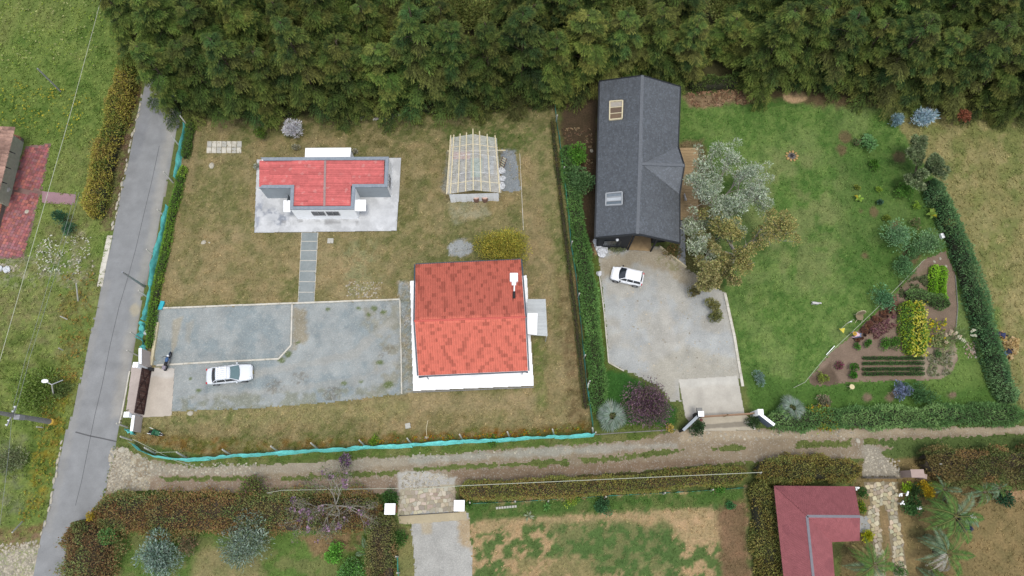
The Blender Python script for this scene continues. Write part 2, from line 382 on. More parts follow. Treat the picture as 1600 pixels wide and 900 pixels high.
# bed edge soil, verge strips, lower yards
op([(1180, 650), (1600, 642), (1700, 640), (1700, 668), (1300, 674), (1180, 676)], (98, 112, 60), 6, 5)
op([(930, 680), (1060, 672), (1050, 690), (930, 694)], (84, 106, 48), 4, 4)
op([(185, 685), (330, 715), (640, 694), (930, 680), (1060, 672), (1060, 688), (860, 700), (560, 716), (300, 730), (215, 716)], (98, 116, 54), 5, 5)
op([(185, 685), (330, 715), (640, 694), (930, 680), (1060, 672), (1060, 688), (860, 700), (560, 716), (300, 730), (215, 716)], (132, 128, 80), 5, 5, .7, (18, .52, .08, 19))
op([(165, 765), (620, 760), (620, 790), (165, 800)], (84, 100, 46), 5, 4)
LY = [(170, 790), (640, 790), (650, 960), (130, 960)]
op(LY, (98, 124, 58), 6, 6)
op(LY, (138, 130, 88), 6, 6, .5, (18, .55, .08, 20))
op([(300, 860), (400, 850), (420, 930), (300, 930)], (158, 142, 104), 18, 12, .6)
op([(470, 840), (560, 820), (570, 860), (490, 868)], (152, 122, 92), 10, 8, .8)
op([(550, 815), (560, 800), (640, 815), (660, 930), (540, 930)], (88, 112, 44), 8, 8, .6, (12, .5, .08, 21))
op([(618, 820), (650, 820), (655, 930), (622, 930)], (142, 136, 88), 6, 6, .8)
MF = [(728, 780), (1165, 760), (1180, 960), (738, 960)]
op(MF, (94, 116, 62), 6, 5)
op(MF, (184, 156, 116), 6, 6, .95, (11, .54, .06, 22))
op([(745, 812), (1040, 795), (1150, 790), (1150, 850), (1080, 855), (1030, 815), (800, 820), (745, 835)], (190, 162, 122), 10, 12, .8)
op([(860, 820), (1050, 815), (1060, 900), (870, 900)], (84, 112, 58), 24, 14, .7)
op([(800, 875), (930, 870), (930, 930), (790, 930)], (180, 152, 112), 12, 14, .5)
op([(728, 788), (1165, 765), (1165, 788), (735, 812)], (82, 112, 50), 6, 6, .85)
op([(1120, 790), (1165, 780), (1178, 960), (1130, 960)], (130, 104, 78), 12, 8, .9)
op([(715, 752), (1165, 728), (1165, 745), (715, 780)], (104, 96, 60), 6, 4)
op([(1340, 720), (1700, 690), (1700, 960), (1300, 960)], (136, 120, 80), 6, 6)
op([(1400, 780), (1700, 760), (1700, 960), (1400, 960)], (150, 130, 88), 20, 12, .6, (40, .5, .1, 23))
op([(1360, 745), (1400, 745), (1420, 900), (1430, 960), (1410, 960)], (150, 128, 92), 6, 5, .8)
op([(1560, 755), (1620, 745), (1620, 780), (1570, 780)], (196, 160, 122), 10, 6, .8)
op(ell(1490, 805, 36, 26), (120, 108, 72), 6, 4, .7)
for x, y in ((1432, 832), (1312, 860), (1450, 888)): op(ell(x, y, 16, 13), (72, 72, 44), 8, 5, .7)
op([(1375, 668), (1700, 684), (1700, 700), (1400, 716), (1370, 706)], (94, 112, 60), 5, 5)
# under the tree belt
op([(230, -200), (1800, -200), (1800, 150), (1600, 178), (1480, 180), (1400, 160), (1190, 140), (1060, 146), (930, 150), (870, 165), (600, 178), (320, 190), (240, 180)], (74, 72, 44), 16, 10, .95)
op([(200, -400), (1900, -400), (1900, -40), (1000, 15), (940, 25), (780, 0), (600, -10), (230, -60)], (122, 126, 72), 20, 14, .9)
TRK = [(183, 697), (235, 718), (300, 731), (400, 727), (560, 717), (700, 709), (860, 697), (1000, 688), (1062, 672), (1180, 670), (1350, 670), (1600, 666), (1750, 664), (1750, 684), (1600, 690), (1420, 694), (1375, 706), (1412, 745), (1345, 748), (1348, 718), (1330, 716), (1150, 722), (1000, 736), (800, 752), (712, 758), (712, 800), (622, 806), (622, 772), (400, 771), (235, 766), (165, 775), (172, 730)]
MED = [[(440, 746), (530, 738), (622, 736), (618, 743), (530, 747), (440, 751)], [(645, 731), (720, 726), (790, 724), (842, 720), (842, 727), (760, 731), (645, 737)],
       [(842, 718), (890, 717), (888, 728), (842, 729)], [(905, 716), (960, 712), (1030, 704), (1066, 703), (1060, 709), (990, 716), (915, 724)],
       [(1112, 700), (1150, 695), (1165, 698), (1160, 703), (1112, 705)], [(1240, 690), (1330, 688), (1330, 698), (1245, 700)], [(1350, 687), (1480, 683), (1600, 678), (1750, 675), (1750, 684), (1600, 690), (1470, 693), (1400, 699), (1350, 694)],
       [(250, 745), (330, 745), (400, 744), (400, 750), (260, 751)], [(180, 768), (240, 768), (230, 790), (180, 790)]]
RD = [(300, -150), (255, 0), (240, 60), (224, 140), (212, 190), (205, 225), (190, 300), (178, 360), (164, 420), (152, 480), (140, 530), (125, 600), (112, 650), (98, 690), (82, 770), (66, 830), (52, 900), (38, 975), (112, 975), (124, 900), (150, 805), (163, 770), (175, 725), (182, 690), (190, 655), (205, 570), (215, 510), (222, 465), (232, 430), (245, 370), (257, 310), (264, 270), (272, 225), (280, 190), (288, 140), (302, 60), (318, 0), (360, -150)]
GRL = [(245, 482), (457, 474), (625, 468), (627, 560), (628, 616), (540, 626), (400, 638), (268, 642), (266, 577), (240, 570)]
GRR = [(936, 400), (945, 392), (1032, 384), (1062, 412), (1070, 418), (1132, 458), (1148, 530), (1158, 592), (1060, 597), (1064, 627), (1048, 627), (1030, 604), (985, 582), (952, 567), (945, 490), (938, 430)]
BDR = [(640, 800), (732, 800), (738, 870), (738, 960), (652, 960), (646, 860)]
BED = [(1263, 592), (1300, 550), (1335, 522), (1400, 458), (1445, 405), (1478, 392), (1492, 430), (1496, 480), (1492, 530), (1497, 560), (1488, 580), (1470, 592), (1400, 595), (1330, 597), (1292, 603), (1270, 603)]
APR = [(402, 250), (627, 247), (620, 361), (398, 364)]
PLAT = [(641, 440), (823, 431), (834, 603), (646, 611)]
PATIO = [(40, 228), (80, 224), (71, 271), (65, 298), (37, 405), (-40, 405), (-30, 340), (15, 300)]
NOG = [RD, GRL, GRR, BDR, BED, APR, PLAT, PATIO, [(930, 130), (1065, 135), (1065, 380), (930, 385)], [(1065, 232), (1092, 232), (1092, 345), (1065, 345)], [(1205, 757), (1345, 757), (1345, 850), (1310, 850), (1315, 960), (1220, 960)],
       [(1060, 587), (1155, 587), (1180, 672), (1070, 675)], [(204, 575), (274, 575), (270, 650), (200, 660)], [(470, 362), (497, 362), (491, 474), (465, 474)], [(1345, 748), (1410, 748), (1425, 960), (1360, 960)], [(-40, 190), (36, 200), (10, 330), (-40, 400)], [(66, 300), (120, 305), (118, 320), (66, 317)], [(705, 238), (790, 238), (805, 300), (700, 300)],
       [(-50, 855), (66, 840), (50, 960), (-50, 960)], ell(1242, 151, 17, 9)]
# tensor grid: fine where the place is seen in detail, growing out to the horizon
def axis(a, b, st):
    c = list(np.arange(a, b + st / 2, st)); s = st
    lo = []; x = a
    while x > -2500: s *= 1.35; x -= s; lo.append(x)
    hi = []; x = b; s = st
    while x < 2500: s *= 1.35; x += s; hi.append(x)
    return np.array(lo[::-1] + c + hi)
gx = axis(-64, 64, .2); gy = axis(-29, 49, .2)
XX, YY = np.meshgrid(gx, gy); nx, ny = len(gx), len(gy)
YB = np.clip(YY, -60, 120); SX, SY = Pn(np.clip(XX, -130, 130), YB)
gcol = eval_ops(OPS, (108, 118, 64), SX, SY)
far = sstep(70, 120, np.maximum(abs(XX), abs(YY)))
mac = fbm(XX / 40, YY / 40, 200, 4)
farc = np.array(A(96, 112, 56)) * (1 - mac[..., None]) + np.array(A(140, 134, 84)) * mac[..., None]
gcol = gcol * (1 - far[..., None]) + farc * far[..., None]
# small-scale mottling of the turf itself
mo = fbm(XX * 1.6, YY * 1.6, 301, 3) - .5
gcol = np.clip(gcol * (1 + .5 * mo[..., None] * np.array([1.1, .8, 1.0])), .004, .8)
idx = np.arange(nx * ny).reshape(ny, nx)
F = np.stack([idx[:-1, :-1], idx[:-1, 1:], idx[1:, 1:], idx[1:, :-1]], -1).reshape(-1, 4)
V = np.stack([XX.ravel(), YY.ravel(), np.zeros(nx * ny)], -1)
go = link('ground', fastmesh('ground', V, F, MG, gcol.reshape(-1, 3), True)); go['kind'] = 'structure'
def gcolor(x, y):
    i = np.clip(np.searchsorted(gx, x), 0, nx - 1); j = np.clip(np.searchsorted(gy, y), 0, ny - 1); return gcol[j, i]
# ------------------------------------------------------------------ sheets laid on the ground
def sheet(name, poly, z, base, ops, m, step=.14, rag=3., holes=(), kind='structure', parent=None):
    P = np.array(poly_w(poly)); x0, y0 = P.min(0) - .6; x1, y1 = P.max(0) + .6
    xs = np.arange(x0, x1, step); ys = np.arange(y0, y1, step); X, Y = np.meshgrid(xs, ys); sx, sy = Pn(X, Y)
    cx, cy = Pn(X + step / 2, Y + step / 2)
    w = (fbm(cx / 6., cy / 6., 33, 4) - .5) * 2
    ok = sdist(poly, cx, cy) + w * rag > 0
    for h in holes: ok &= ~((sdist(h, cx, cy) + w * 5.5) > 0)
    ok = ok[:-1, :-1]; n = len(xs); I = np.arange(X.size).reshape(X.shape)
    F = np.stack([I[:-1, :-1][ok], I[:-1, 1:][ok], I[1:, 1:][ok], I[1:, :-1][ok]], -1)
    used = np.unique(F); mp = np.zeros(X.size, int); mp[used] = np.arange(len(used)); F = mp[F]
    col = eval_ops([(q[0], np.array(A(*q[1])), *q[2:]) for q in ops], base, sx, sy).reshape(-1, 3)[used]
    mo = (fbm(X * 1.1, Y * 1.1, 77, 4).ravel()[used] - .5)[:, None]; col = np.clip(col * (1 + .3 * mo), .004, .8)
    V = np.stack([X.ravel()[used], Y.ravel()[used], np.full(len(used), z)], -1)
    o = link(name, fastmesh(name, V, F, m, col, True), parent)
    if kind: o['kind'] = kind
    return o
sheet('road', RD, .008, (156, 157, 156), [
    ([(318, -50), (302, 60), (272, 225), (245, 370), (222, 465), (205, 570), (190, 655), (172, 655), (190, 560), (212, 450), (235, 350), (255, 225)], (176, 172, 162), 14, 5, .75, None),
    ([(272, 225), (245, 370), (222, 465), (205, 570), (182, 690), (188, 690), (300, 300)], (140, 126, 100), 4, 3, .6, None),
    (ell(211, 484, 8, 9), (190, 180, 156), 5, 3, .9, None),
    ([(160, 440), (110, 650), (66, 830), (80, 830), (122, 650), (172, 440)], (166, 164, 158), 8, 4, .6, None),
    ([(300, -100), (200, 250), (215, 250), (320, -100)], (140, 142, 145), 10, 5, .5, None)], MASPH, .2, 1.2)
def polyline_strip(name, pts, wpx_m, z, m, parent=None):
    mb = MB(); P = [G(x, y) for x, y in pts]
    for i in range(len(P) - 1):
        d = (P[i + 1] - P[i]).normalized(); s = Vector((-d.y, d.x, 0)) * wpx_m / 2
        mb.add([P[i] - s + Vector((0, 0, z)), P[i + 1] - s + Vector((0, 0, z)), P[i + 1] + s + Vector((0, 0, z)), P[i] + s + Vector((0, 0, z))], [(0, 1, 2, 3)])
    return mb.obj(name, m, parent)
MJOINT = mat('road_joint_tar', A(104, 104, 104), .9, .2, 5)
j = polyline_strip('road_joint', [(249, 228), (238, 280), (226, 330), (212, 390), (201, 430), (186, 480), (172, 540), (160, 600), (148, 650), (138, 700), (128, 750), (118, 790)], .05, .012, MJOINT); j['kind'] = 'structure'
j = polyline_strip('road_joint', [(118, 675), (140, 681), (160, 685), (182, 690)], .12, .012, MJOINT); j['kind'] = 'structure'
sheet('dirt_track', TRK, .006, (158, 142, 118), [
    ([(170, 700), (240, 715), (255, 765), (165, 775)], (190, 178, 152), 10, 8, .8, (7, .48, .1, 5)),
    ([(235, 728), (700, 710), (700, 724), (400, 742), (235, 745)], (176, 164, 144), 8, 5, .8, None),
    ([(640, 712), (1060, 690), (1060, 700), (640, 724)], (174, 170, 156), 8, 5, .8, None),
    ([(700, 735), (1100, 716), (1150, 722), (1000, 736), (712, 756)], (140, 118, 96), 8, 5, .8, None),  # darker strip: the hedge's shadow painted onto the track
    ([(1062, 672), (1400, 668), (1750, 664), (1750, 672), (1340, 682), (1062, 690)], (186, 170, 142), 8, 5, .8, None),
    ([(622, 738), (660, 736), (712, 745), (712, 764), (622, 768)], (196, 192, 182), 4, 5, .95, None),
    ([(1350, 690), (1412, 715), (1412, 745), (1345, 748)], (168, 160, 142), 8, 5, .9, None),
    ([(235, 745), (620, 748), (620, 775), (235, 768)], (158, 136, 116), 8, 5, .7, None)], MSOIL, .1, 5., MED)
sheet('gravel_yard', GRL, .010, (152, 162, 162), [
    (GRL, (176, 180, 176), 6, 3, .8, (30, .45, .1, 3)),
    ([(458, 480), (478, 480), (480, 530), (455, 545)], (164, 152, 124), 8, 6, .8, None),
    ([(560, 480), (626, 470), (626, 612), (570, 622), (590, 560)], (156, 152, 130), 18, 10, .7, (14, .5, .1, 2)),
    ([(270, 500), (286, 495), (276, 540), (266, 560)], (180, 172, 150), 4, 2, .8, None),
    ([(330, 600), (420, 585), (560, 560), (620, 500), (612, 495), (545, 548), (420, 575), (330, 590)], (184, 182, 172), 5, 4, .5, None),
    ([(300, 618), (430, 605), (560, 590), (618, 560), (622, 568), (560, 600), (430, 616), (300, 628)], (180, 178, 168), 5, 4, .45, None),
    ([(290, 505), (304, 500), (296, 540), (290, 530)], (172, 168, 154), 5, 3, .6, None),
    ([(268, 625), (628, 600), (628, 620), (400, 640), (268, 645)], (140, 142, 120), 8, 6, .7, (10, .5, .1, 8)),
    *[(ell(x, y, r, r * .8), (104, 118, 62), 3, 4, .85, None) for x, y, r in ((560, 482, 4), (584, 482, 7), (598, 487, 6), (577, 492, 5), (449, 553, 5), (538, 600, 4), (565, 596, 4), (594, 566, 4), (464, 535, 4), (512, 483, 3), (297, 592, 3), (309, 610, 3), (440, 564, 6), (606, 600, 8))],
    *[(ell(x, y, r, r * .8), (122, 112, 92), 2, 3, .5, (3, .5, .1, 4)) for x, y, r in ((608, 546, 10), (595, 555, 6), (470, 590, 14), (520, 615, 14), (430, 605, 14), (600, 480, 4))]], MSOIL, .14, 2.5)
sheet('gravel_drive', GRR, .010, (190, 187, 176), [
    (GRR, (186, 189, 186), 6, 3, .8, (28, .5, .1, 13)),
    ([(936, 400), (1032, 384), (1120, 450), (1080, 450), (1000, 410), (940, 440)], (176, 162, 134), 12, 8, .8, None),
    ([(1010, 570), (1070, 540), (1155, 560), (1158, 592), (1060, 597), (1050, 627)], (190, 184, 166), 12, 8, .7, None),
    ([(1025, 450), (1040, 450), (1058, 545), (1040, 540)], (200, 196, 184), 6, 3, .6, None),
    ([(1020, 400), (1060, 410), (1075, 425), (1040, 420)], (140, 138, 96), 6, 6, .7, (6, .5, .1, 3))], MSOIL, .14, 2.)
sheet('gravel_drive', BDR, .014, (186, 184, 176), [
    ([(715, 810), (740, 810), (740, 860), (722, 850)], (190, 164, 122), 8, 6, .8, None),
    ([(655, 812), (675, 812), (675, 835), (660, 835)], (196, 178, 142), 6, 5, .7, None)], MSOIL, .14, 3.)
sheet('planting_bed', BED, .006, (146, 126, 108), [
    ([(1440, 540), (1500, 540), (1490, 590), (1440, 592)], (166, 152, 130), 10, 6, .8, None),
    ([(1440, 480), (1500, 470), (1500, 510), (1440, 512)], (140, 122, 104), 8, 5, .8, None),
    ([(1408, 430), (1450, 420), (1450, 460), (1405, 460)], (128, 118, 88), 8, 5, .8, (5, .5, .1, 2)),
    ([(1335, 520), (1400, 458), (1412, 480), (1360, 525)], (118, 86, 70), 8, 5, .8, None),
    ([(1263, 592), (1300, 565), (1310, 600), (1270, 603)], (104, 88, 72), 8, 5, .8, None)], MBED, .14, 2.)
sheet('gravel_pad', [(784, 234), (805, 236), (814, 297), (800, 300), (786, 298)], .005, (148, 154, 156), [], MSOIL, .14, 3.)
sheet('gravel_patch', ell(720, 388, 18, 13), .006, (168, 172, 170), [], MSOIL, .14, 5.)
def flat(name, pts, z0, z1, base, ops=(), m=MCONC, step=.25):
    """solid slab whose top carries its own colour layer"""
    mb = MB(); mb.prism(poly_w(pts), z0, z1 - .004); o = mb.obj(name, MGREYC); o['kind'] = 'structure'
    t = sheet(name + '_surface', pts, z1, base, ops, m, .06, .15, parent=None)
    return o
flat('entrance_slab', [(236, 574), (273, 576), (268, 650), (224, 652)], -.05, .03, (212, 200, 184), [([(236, 574), (273, 576), (272, 590), (236, 588)], (222, 216, 206), 6, 3, .8, None)])
flat('gate_threshold', [(206, 571), (236, 574), (224, 652), (196, 652)], -.05, .022, (204, 190, 180))
flat('concrete_ramp', [(1060, 593), (1152, 587), (1163, 646), (1071, 652)], -.05, .035, (208, 202, 188), [([(1060, 593), (1152, 587), (1154, 600), (1062, 606)], (216, 212, 200), 8, 3, .8, None)])
flat('entrance_slab', [(1071, 652), (1163, 646), (1176, 658), (1176, 672), (1078, 674), (1078, 660)], -.05, .02, (200, 190, 168), [([(1085, 664), (1172, 658), (1173, 666), (1086, 671)], (150, 142, 126), 2, 1, .9, None)])
flat('concrete_apron', APR, -.05, .10, (212, 213, 212), [
    (ell(430, 338, 22, 12, a=.3), (150, 156, 166), 10, 8, .9, (14, .42, .12, 3)),
    (ell(590, 335, 26, 20), (225, 226, 226), 14, 8, .8, None), ([(400, 300), (410, 300), (406, 360), (398, 364)], (165, 170, 180), 5, 4, .8, None),
    ([(440, 345), (560, 345), (560, 350), (440, 352)], (150, 148, 146), 5, 2, .6, None), (APR, (236, 237, 236), 5, 4, .7, (9, .5, .1, 31))])  # grey strip at the front wall's foot is its shadow, painted in
flat('house_platform', PLAT, -.05, .15, (288, 288, 286), [])
flat('pink_path', [(66, 299), (119, 304), (117, 320), (66, 317)], -.02, .03, (172, 138, 142))
flat('side_walk', [(1062, 345), (1070, 345), (1071, 418), (1058, 408), (1060, 380)], -.02, .04, (190, 192, 192), [(ell(1064, 398, 4, 8), (130, 134, 140), 2, 3, .8, (4, .5, .1, 1))])
flat('driveway_threshold', [(622, 806), (728, 798), (730, 812), (640, 819), (624, 818)], -.02, .02, (196, 182, 150))
flat('doorstep_slab', [(1343, 806), (1360, 806), (1358, 832), (1343, 832)], -.02, .03, (176, 176, 170))
# ------------------------------------------------------------------ kerbs, beams
MKERB = mat('white_kerb', A(236, 230, 214), .85, .12, 3, .3, 20, dirt=A(150, 140, 110), damt=.6, dscale=1.5)
def kerb(name, pts, w, h, m=MKERB):
    mb = MB(); P = [G(x, y) for x, y in pts]
    for i in range(len(P) - 1):
        a, b = P[i], P[i + 1]; L = (b - a).length; n = max(1, int(L / 1.2)); 
        for k in range(n):
            p = a.lerp(b, k / n); q = a.lerp(b, (k + .985) / n); hh = h + random.uniform(-.01, .01); o = Vector((random.uniform(-.01, .01), random.uniform(-.01, .01), hh / 2 - .01))
            mb.bar(p + o, q + o, w, hh)
    o = mb.obj(name, m); o['kind'] = 'structure'; return o
kerb('kerb', [(245, 482), (457, 474), (625, 468)], .16, .12)
kerb('kerb', [(457, 476), (455, 540), (436, 561)], .14, .13)
kerb('kerb', [(436, 561), (350, 565), (245, 571)], .16, .12)
kerb('kerb', [(625, 469), (627, 560), (628, 616)], .12, .11)
kerb('kerb', [(1132, 458), (1147, 525), (1160, 604)], .26, .14)
kerb('kerb', [(936, 425), (944, 490), (951, 567), (975, 580)], .10, .1, MKERB)
kerb('kerb', [(1163, 660), (1178, 659), (1178, 672)], .18, .12)
kerb('kerb', [(646, 613), (834, 605)], .12, .1, MGREYC)
kerb('kerb', [(812, 240), (815, 300), (818, 360)], .05, .06)
kerb('kerb', [(930, 679), (1055, 671)], .08, .07, MGREYC)
kerb('kerb', [(1492, 430), (1496, 480), (1492, 530)], .07, .1, MGREYC)
kerb('kerb', [(203, 580), (190, 650), (186, 665)], .12, .08)
kerb('pale_shoulder', [(172, 368), (163, 410), (156, 448)], .55, .05)
def stone_mesh(seed, s=1.):
    r = random.Random(seed); mb = MB(); mb.sphere((0, 0, 0), .5, 7, 4)
    V = []
    for v in mb.v: k = 1 + r.uniform(-.16, .16); V.append((v[0] * k, v[1] * k * .8, max(v[2] * k * .55, -.15)))
    me = bpy.data.meshes.new('stone'); me.from_pydata(V, [], mb.f); me.update(); return me
MSTONE = mat('pale_stone', A(206, 198, 178), .9, .15, 4, .4, 15)
MSTONE2 = mat('grey_stone', A(150, 146, 138), .9, .15, 4, .4, 15)
STM = [stone_mesh(i) for i in range(6)]
for me in STM: me.materials.append(MSTONE)
def stone(x, y, s, label, group=None, name='stone', mm=None):
    o = link(name, random.choice(STM)); p = G(x, y); o.location = (p.x, p.y, .03 * s + .02); o.scale = (s, s, s * .8); o.rotation_euler = (0, 0, random.uniform(0, 6))
    return tag(o, label, 'stone', group)
# kerbstones along the road's left edge
def stone_row(name, pts, gap, size, m=MSTONE):
    t = link(name, None); t['kind'] = 'structure'
    P = [G(x, y) for x, y in pts]
    for i in range(len(P) - 1):
        a, b = P[i], P[i + 1]; n = max(1, int((b - a).length / gap))
        for k in range(n):
            if random.random() < .12: continue
            q = a.lerp(b, (k + random.uniform(-.2, .2)) / n); o = link('kerbstone', random.choice(STM), t); o.location = (q.x + random.uniform(-.1, .1), q.y, .04)
            s = size * random.uniform(.6, 1.2); d = b - a; o.scale = (s * 1.25, s * .6, s * .6); o.rotation_euler = (0, 0, math.atan2(d.y, d.x) + random.uniform(-.2, .2))
    return t
stone_row('kerb_row', [(222, 150), (211, 195), (204, 228), (190, 295), (180, 340), (173, 366)], .55, .5)
stone_row('kerb_row', [(97, 692), (82, 770), (67, 828)], .55, .5)
stone_row('kerb_row', [(66, 832), (58, 870)], .9, .4)
# loose rubble at the track mouth and gravel specks (nobody could count it)
def scatter_stones(name, polys, n, smin, smax, label, cat):
    Vs = []; Fs = []; Cs = []; b = 0; base = np.array([(1, 0, 0), (.5, .85, 0), (-.5, .8, 0), (-1, 0, 0), (-.5, -.85, 0), (.5, -.9, 0), (0, 0, .8)]) * .5
    for poly, k in polys:
        xs = [p[0] for p in poly]; ys = [p[1] for p in poly]; m = int(n * k * 2.2)
        X = rng.uniform(min(xs), max(xs), m); Y = rng.uniform(min(ys), max(ys), m); ok = sdist(poly, X, Y) + (fbm(X / 6, Y / 6, 3) - .5) * 10 > 0; X = X[ok]; Y = Y[ok]
        wx, wy = Gn(X, Y)
        for x, y in zip(wx, wy):
            s = rng.uniform(smin, smax) ** 1.; a = rng.uniform(0, 6.3); ca, sa = math.cos(a), math.sin(a); J = base * s * rng.uniform(.75, 1.25, (7, 1))
            V = np.stack([x + J[:, 0] * ca - J[:, 1] * sa, y + J[:, 0] * sa + J[:, 1] * ca, J[:, 2] + .008], -1); Vs.append(V)
            Fs.append(np.array([[i, (i + 1) % 6, 6] for i in range(6)]) + b); b += 7
            c = np.array(A(200, 190, 168)) * rng.uniform(.55, 1.15); Cs.append(np.tile(c, (7, 1)))
    o = link(name, fastmesh(name, np.concatenate(Vs), np.concatenate(Fs), MTILE, np.concatenate(Cs))); return tag(o, label, cat, None, 'stuff')
scatter_stones('rubble', [([(172, 700), (200, 702), (205, 730), (195, 765), (168, 770)], .8), ([(200, 705), (240, 720), (235, 765), (195, 765)], .35), ([(230, 725), (400, 722), (400, 742), (235, 742)], .25), ([(625, 735), (700, 740), (700, 765), (625, 765)], .2), ([(600, 710), (1050, 690), (1050, 702), (600, 722)], .25), ([(-10, 850), (60, 845), (50, 905), (-10, 905)], .5), ([(1355, 700), (1405, 720), (1405, 745), (1350, 745)], .3), ([(1060, 675), (1340, 672), (1340, 684), (1060, 690)], .15)], 420, .06, .26, 'loose pale rubble strewn over the mouth and ruts of the dirt track', 'rubble')
scatter_stones('white_pebbles', [([(0, 412), (26, 415), (24, 426), (0, 425)], .35), ([(60, 375), (140, 370), (150, 430), (70, 425)], .14), ([(540, 440), (600, 440), (590, 466), (545, 464)], .25), ([(935, 376), (975, 380), (970, 400), (940, 395)], .2), ([(945, 395), (1120, 450), (1150, 590), (1000, 590)], .35)], 300, .06, .2, 'pale pebbles scattered over dry grass and gravel', 'pebbles')
exec_parts = True
# ------------------------------------------------------------------ foliage kit
LB = 1.5
def unit(v): return v / (np.linalg.norm(v, axis=1, keepdims=True) + 1e-9)
def leafmesh(name, P, D, L, Wd, C, m=None, bend=.0):
    """one small folded leaf (quad) per row: base P, direction D, length L, width Wd"""
    n = len(P); D = unit(D); r = unit(rng.normal(size=(n, 3)) * .55 + np.array([0, 0, 1.])); Sd = unit(np.cross(D, r)); N = np.cross(Sd, D)
    L = np.broadcast_to(np.asarray(L, float).reshape(-1, 1), (n, 1)); Wd = np.broadcast_to(np.asarray(Wd, float).reshape(-1, 1), (n, 1))
    mid = P + D * L * .5 + N * L * .08
    V = np.stack([P, mid + Sd * Wd / 2, P + D * L - np.array([0, 0, 1.]) * L * bend, mid - Sd * Wd / 2], 1).reshape(-1, 3)
    F = np.arange(4 * n).reshape(-1, 4)
    return fastmesh(name, V, F, m or MLEAF, np.clip(np.repeat(C, 4, 0) * LB, .004, .75))
def pal(cols, n, var=.25, w=None):
    c = np.array([A(*q) for q in cols]); i = rng.choice(len(c), n, p=w)
    return np.clip(c[i] * rng.uniform(1 - var, 1 + var, (n, 1)) * rng.uniform(.93, 1.07, (n, 3)), .004, .8)
# ---- turf tufts
def tufts(name, polys, dens, label, cat='grass', size=(.10, .24), avoid=True, cols=None, lift=1.0):
    P = []
    for poly in polys:
        xs = [p[0] for p in poly]; ys = [p[1] for p in poly]
        a = poly_w(poly); area = abs(sum(a[i][0] * a[(i + 1) % len(a)][1] - a[(i + 1) % len(a)][0] * a[i][1] for i in range(len(a)))) / 2
        bx = np.array(a); mn = bx.min(0); mx = bx.max(0); m = int(dens * (mx[0] - mn[0]) * (mx[1] - mn[1]))
        wx = rng.uniform(mn[0], mx[0], m); wy = rng.uniform(mn[1], mx[1], m); X, Y = Pn(wx, wy)
        ok = (sdist(poly, X, Y) > 0) & (X > -30) & (X < 1630) & (Y > -30) & (Y < 930)
        if avoid:
            for q in NOG: 
                if ok.any(): ok[ok] &= sdist(q, X[ok], Y[ok]) < 1.5
            w = (fbm(X / 6., Y / 6., 33, 4) - .5) * 2
            intrk = (sdist(TRK, X, Y) + w * 5 > 0)
            for q in MED: intrk &= ~((sdist(q, X, Y) + w * 5.5) > 0)
            ok &= ~intrk
        # grow thick and thin
        ok &= rng.uniform(0, 1, m) < .25 + 1.1 * fbm(wx * .35, wy * .35, 5, 3)
        P.append(np.stack([wx[ok], wy[ok]], -1))
    P = np.concatenate(P); n = len(P); k = 4
    base = np.repeat(P, k, 0) + rng.normal(0, .04, (n * k, 2)); pos = np.column_stack([base, np.full(len(base), .0)])
    D = rng.normal(size=(n * k, 3)); D[:, 2] = abs(D[:, 2]) * .8 + .35
    c = np.repeat((gcolor(P[:, 0], P[:, 1]) if cols is None else pal(cols, n)) * rng.uniform(.85, 1.3, (n, 1)), k, 0) * rng.uniform(.85, 1.2, (n * k, 1))
    s = rng.uniform(*size, n * k)
    o = link(name, leafmesh(name, pos, D, s, s * .38, np.clip(c * 1.12, .004, .7), MLEAF, .2)); return tag(o, label, cat, None, 'stuff')
tufts('field_grass', [LF], 13, 'rough green grass and weeds in the field left of the paved road', size=(.12, .3))
tufts('dry_lawn_grass', [WP], 9, 'short dry brown grass inside the teal net fence')
tufts('lawn_grass', [BL, [(905, 400), (1060, 400), (1060, 672), (925, 672)], [(1062, 230), (1130, 230), (1130, 455), (1062, 415)]], 9, 'mown green lawn around the dark-roofed house')
tufts('pasture_grass', [[(1400, 165), (1640, 165), (1640, 650), (1590, 640), (1480, 300)]], 11, 'dry yellowish pasture grass at the right edge', size=(.12, .28))
tufts('verge_grass', [[(180, 640), (1640, 640), (1640, 800), (150, 800)]], 11, 'uneven grass on the verges and crown of the dirt track', size=(.1, .26))
tufts('yard_grass', [[(130, 790), (1640, 740), (1640, 930), (100, 930)]], 9, 'patchy grass in the yards below the dirt track', size=(.1, .22))
def flowers(name, poly, n, cols, label, cat='flowers', size=(.08, .16), z=(.15, .4), thr=.46):
    xs = [p[0] for p in poly]; ys = [p[1] for p in poly]; X = rng.uniform(min(xs), max(xs), n * 3); Y = rng.uniform(min(ys), max(ys), n * 3)
    ok = (sdist(poly, X, Y) > 0) & (fbm(X / 9, Y / 9, 8, 3) > thr); X, Y = X[ok][:n], Y[ok][:n]; x, y = Gn(X, Y); m = len(x)
    P = np.repeat(np.stack([x, y, rng.uniform(*z, m)], -1), 4, 0); D = rng.normal(size=(4 * m, 3)); D[:, 2] = .3
    s = np.repeat(rng.uniform(*size, m), 4); o = link(name, leafmesh(name, P, D, s, s * .8, np.repeat(pal(cols, m) * .78, 4, 0))); return tag(o, label, cat, None, 'stuff')
flowers('verge_flowers', [(75, 585), (122, 590), (96, 700), (64, 810), (30, 815), (60, 690)], 600, [(160, 156, 56), (156, 132, 56), (140, 148, 54)], 'yellow and orange wildflowers along the left edge of the road')
flowers('verge_flowers', [(95, 430), (155, 420), (130, 590), (90, 600)], 260, [(156, 126, 60), (150, 146, 66)], 'orange weeds on the verge beside the thin white post')
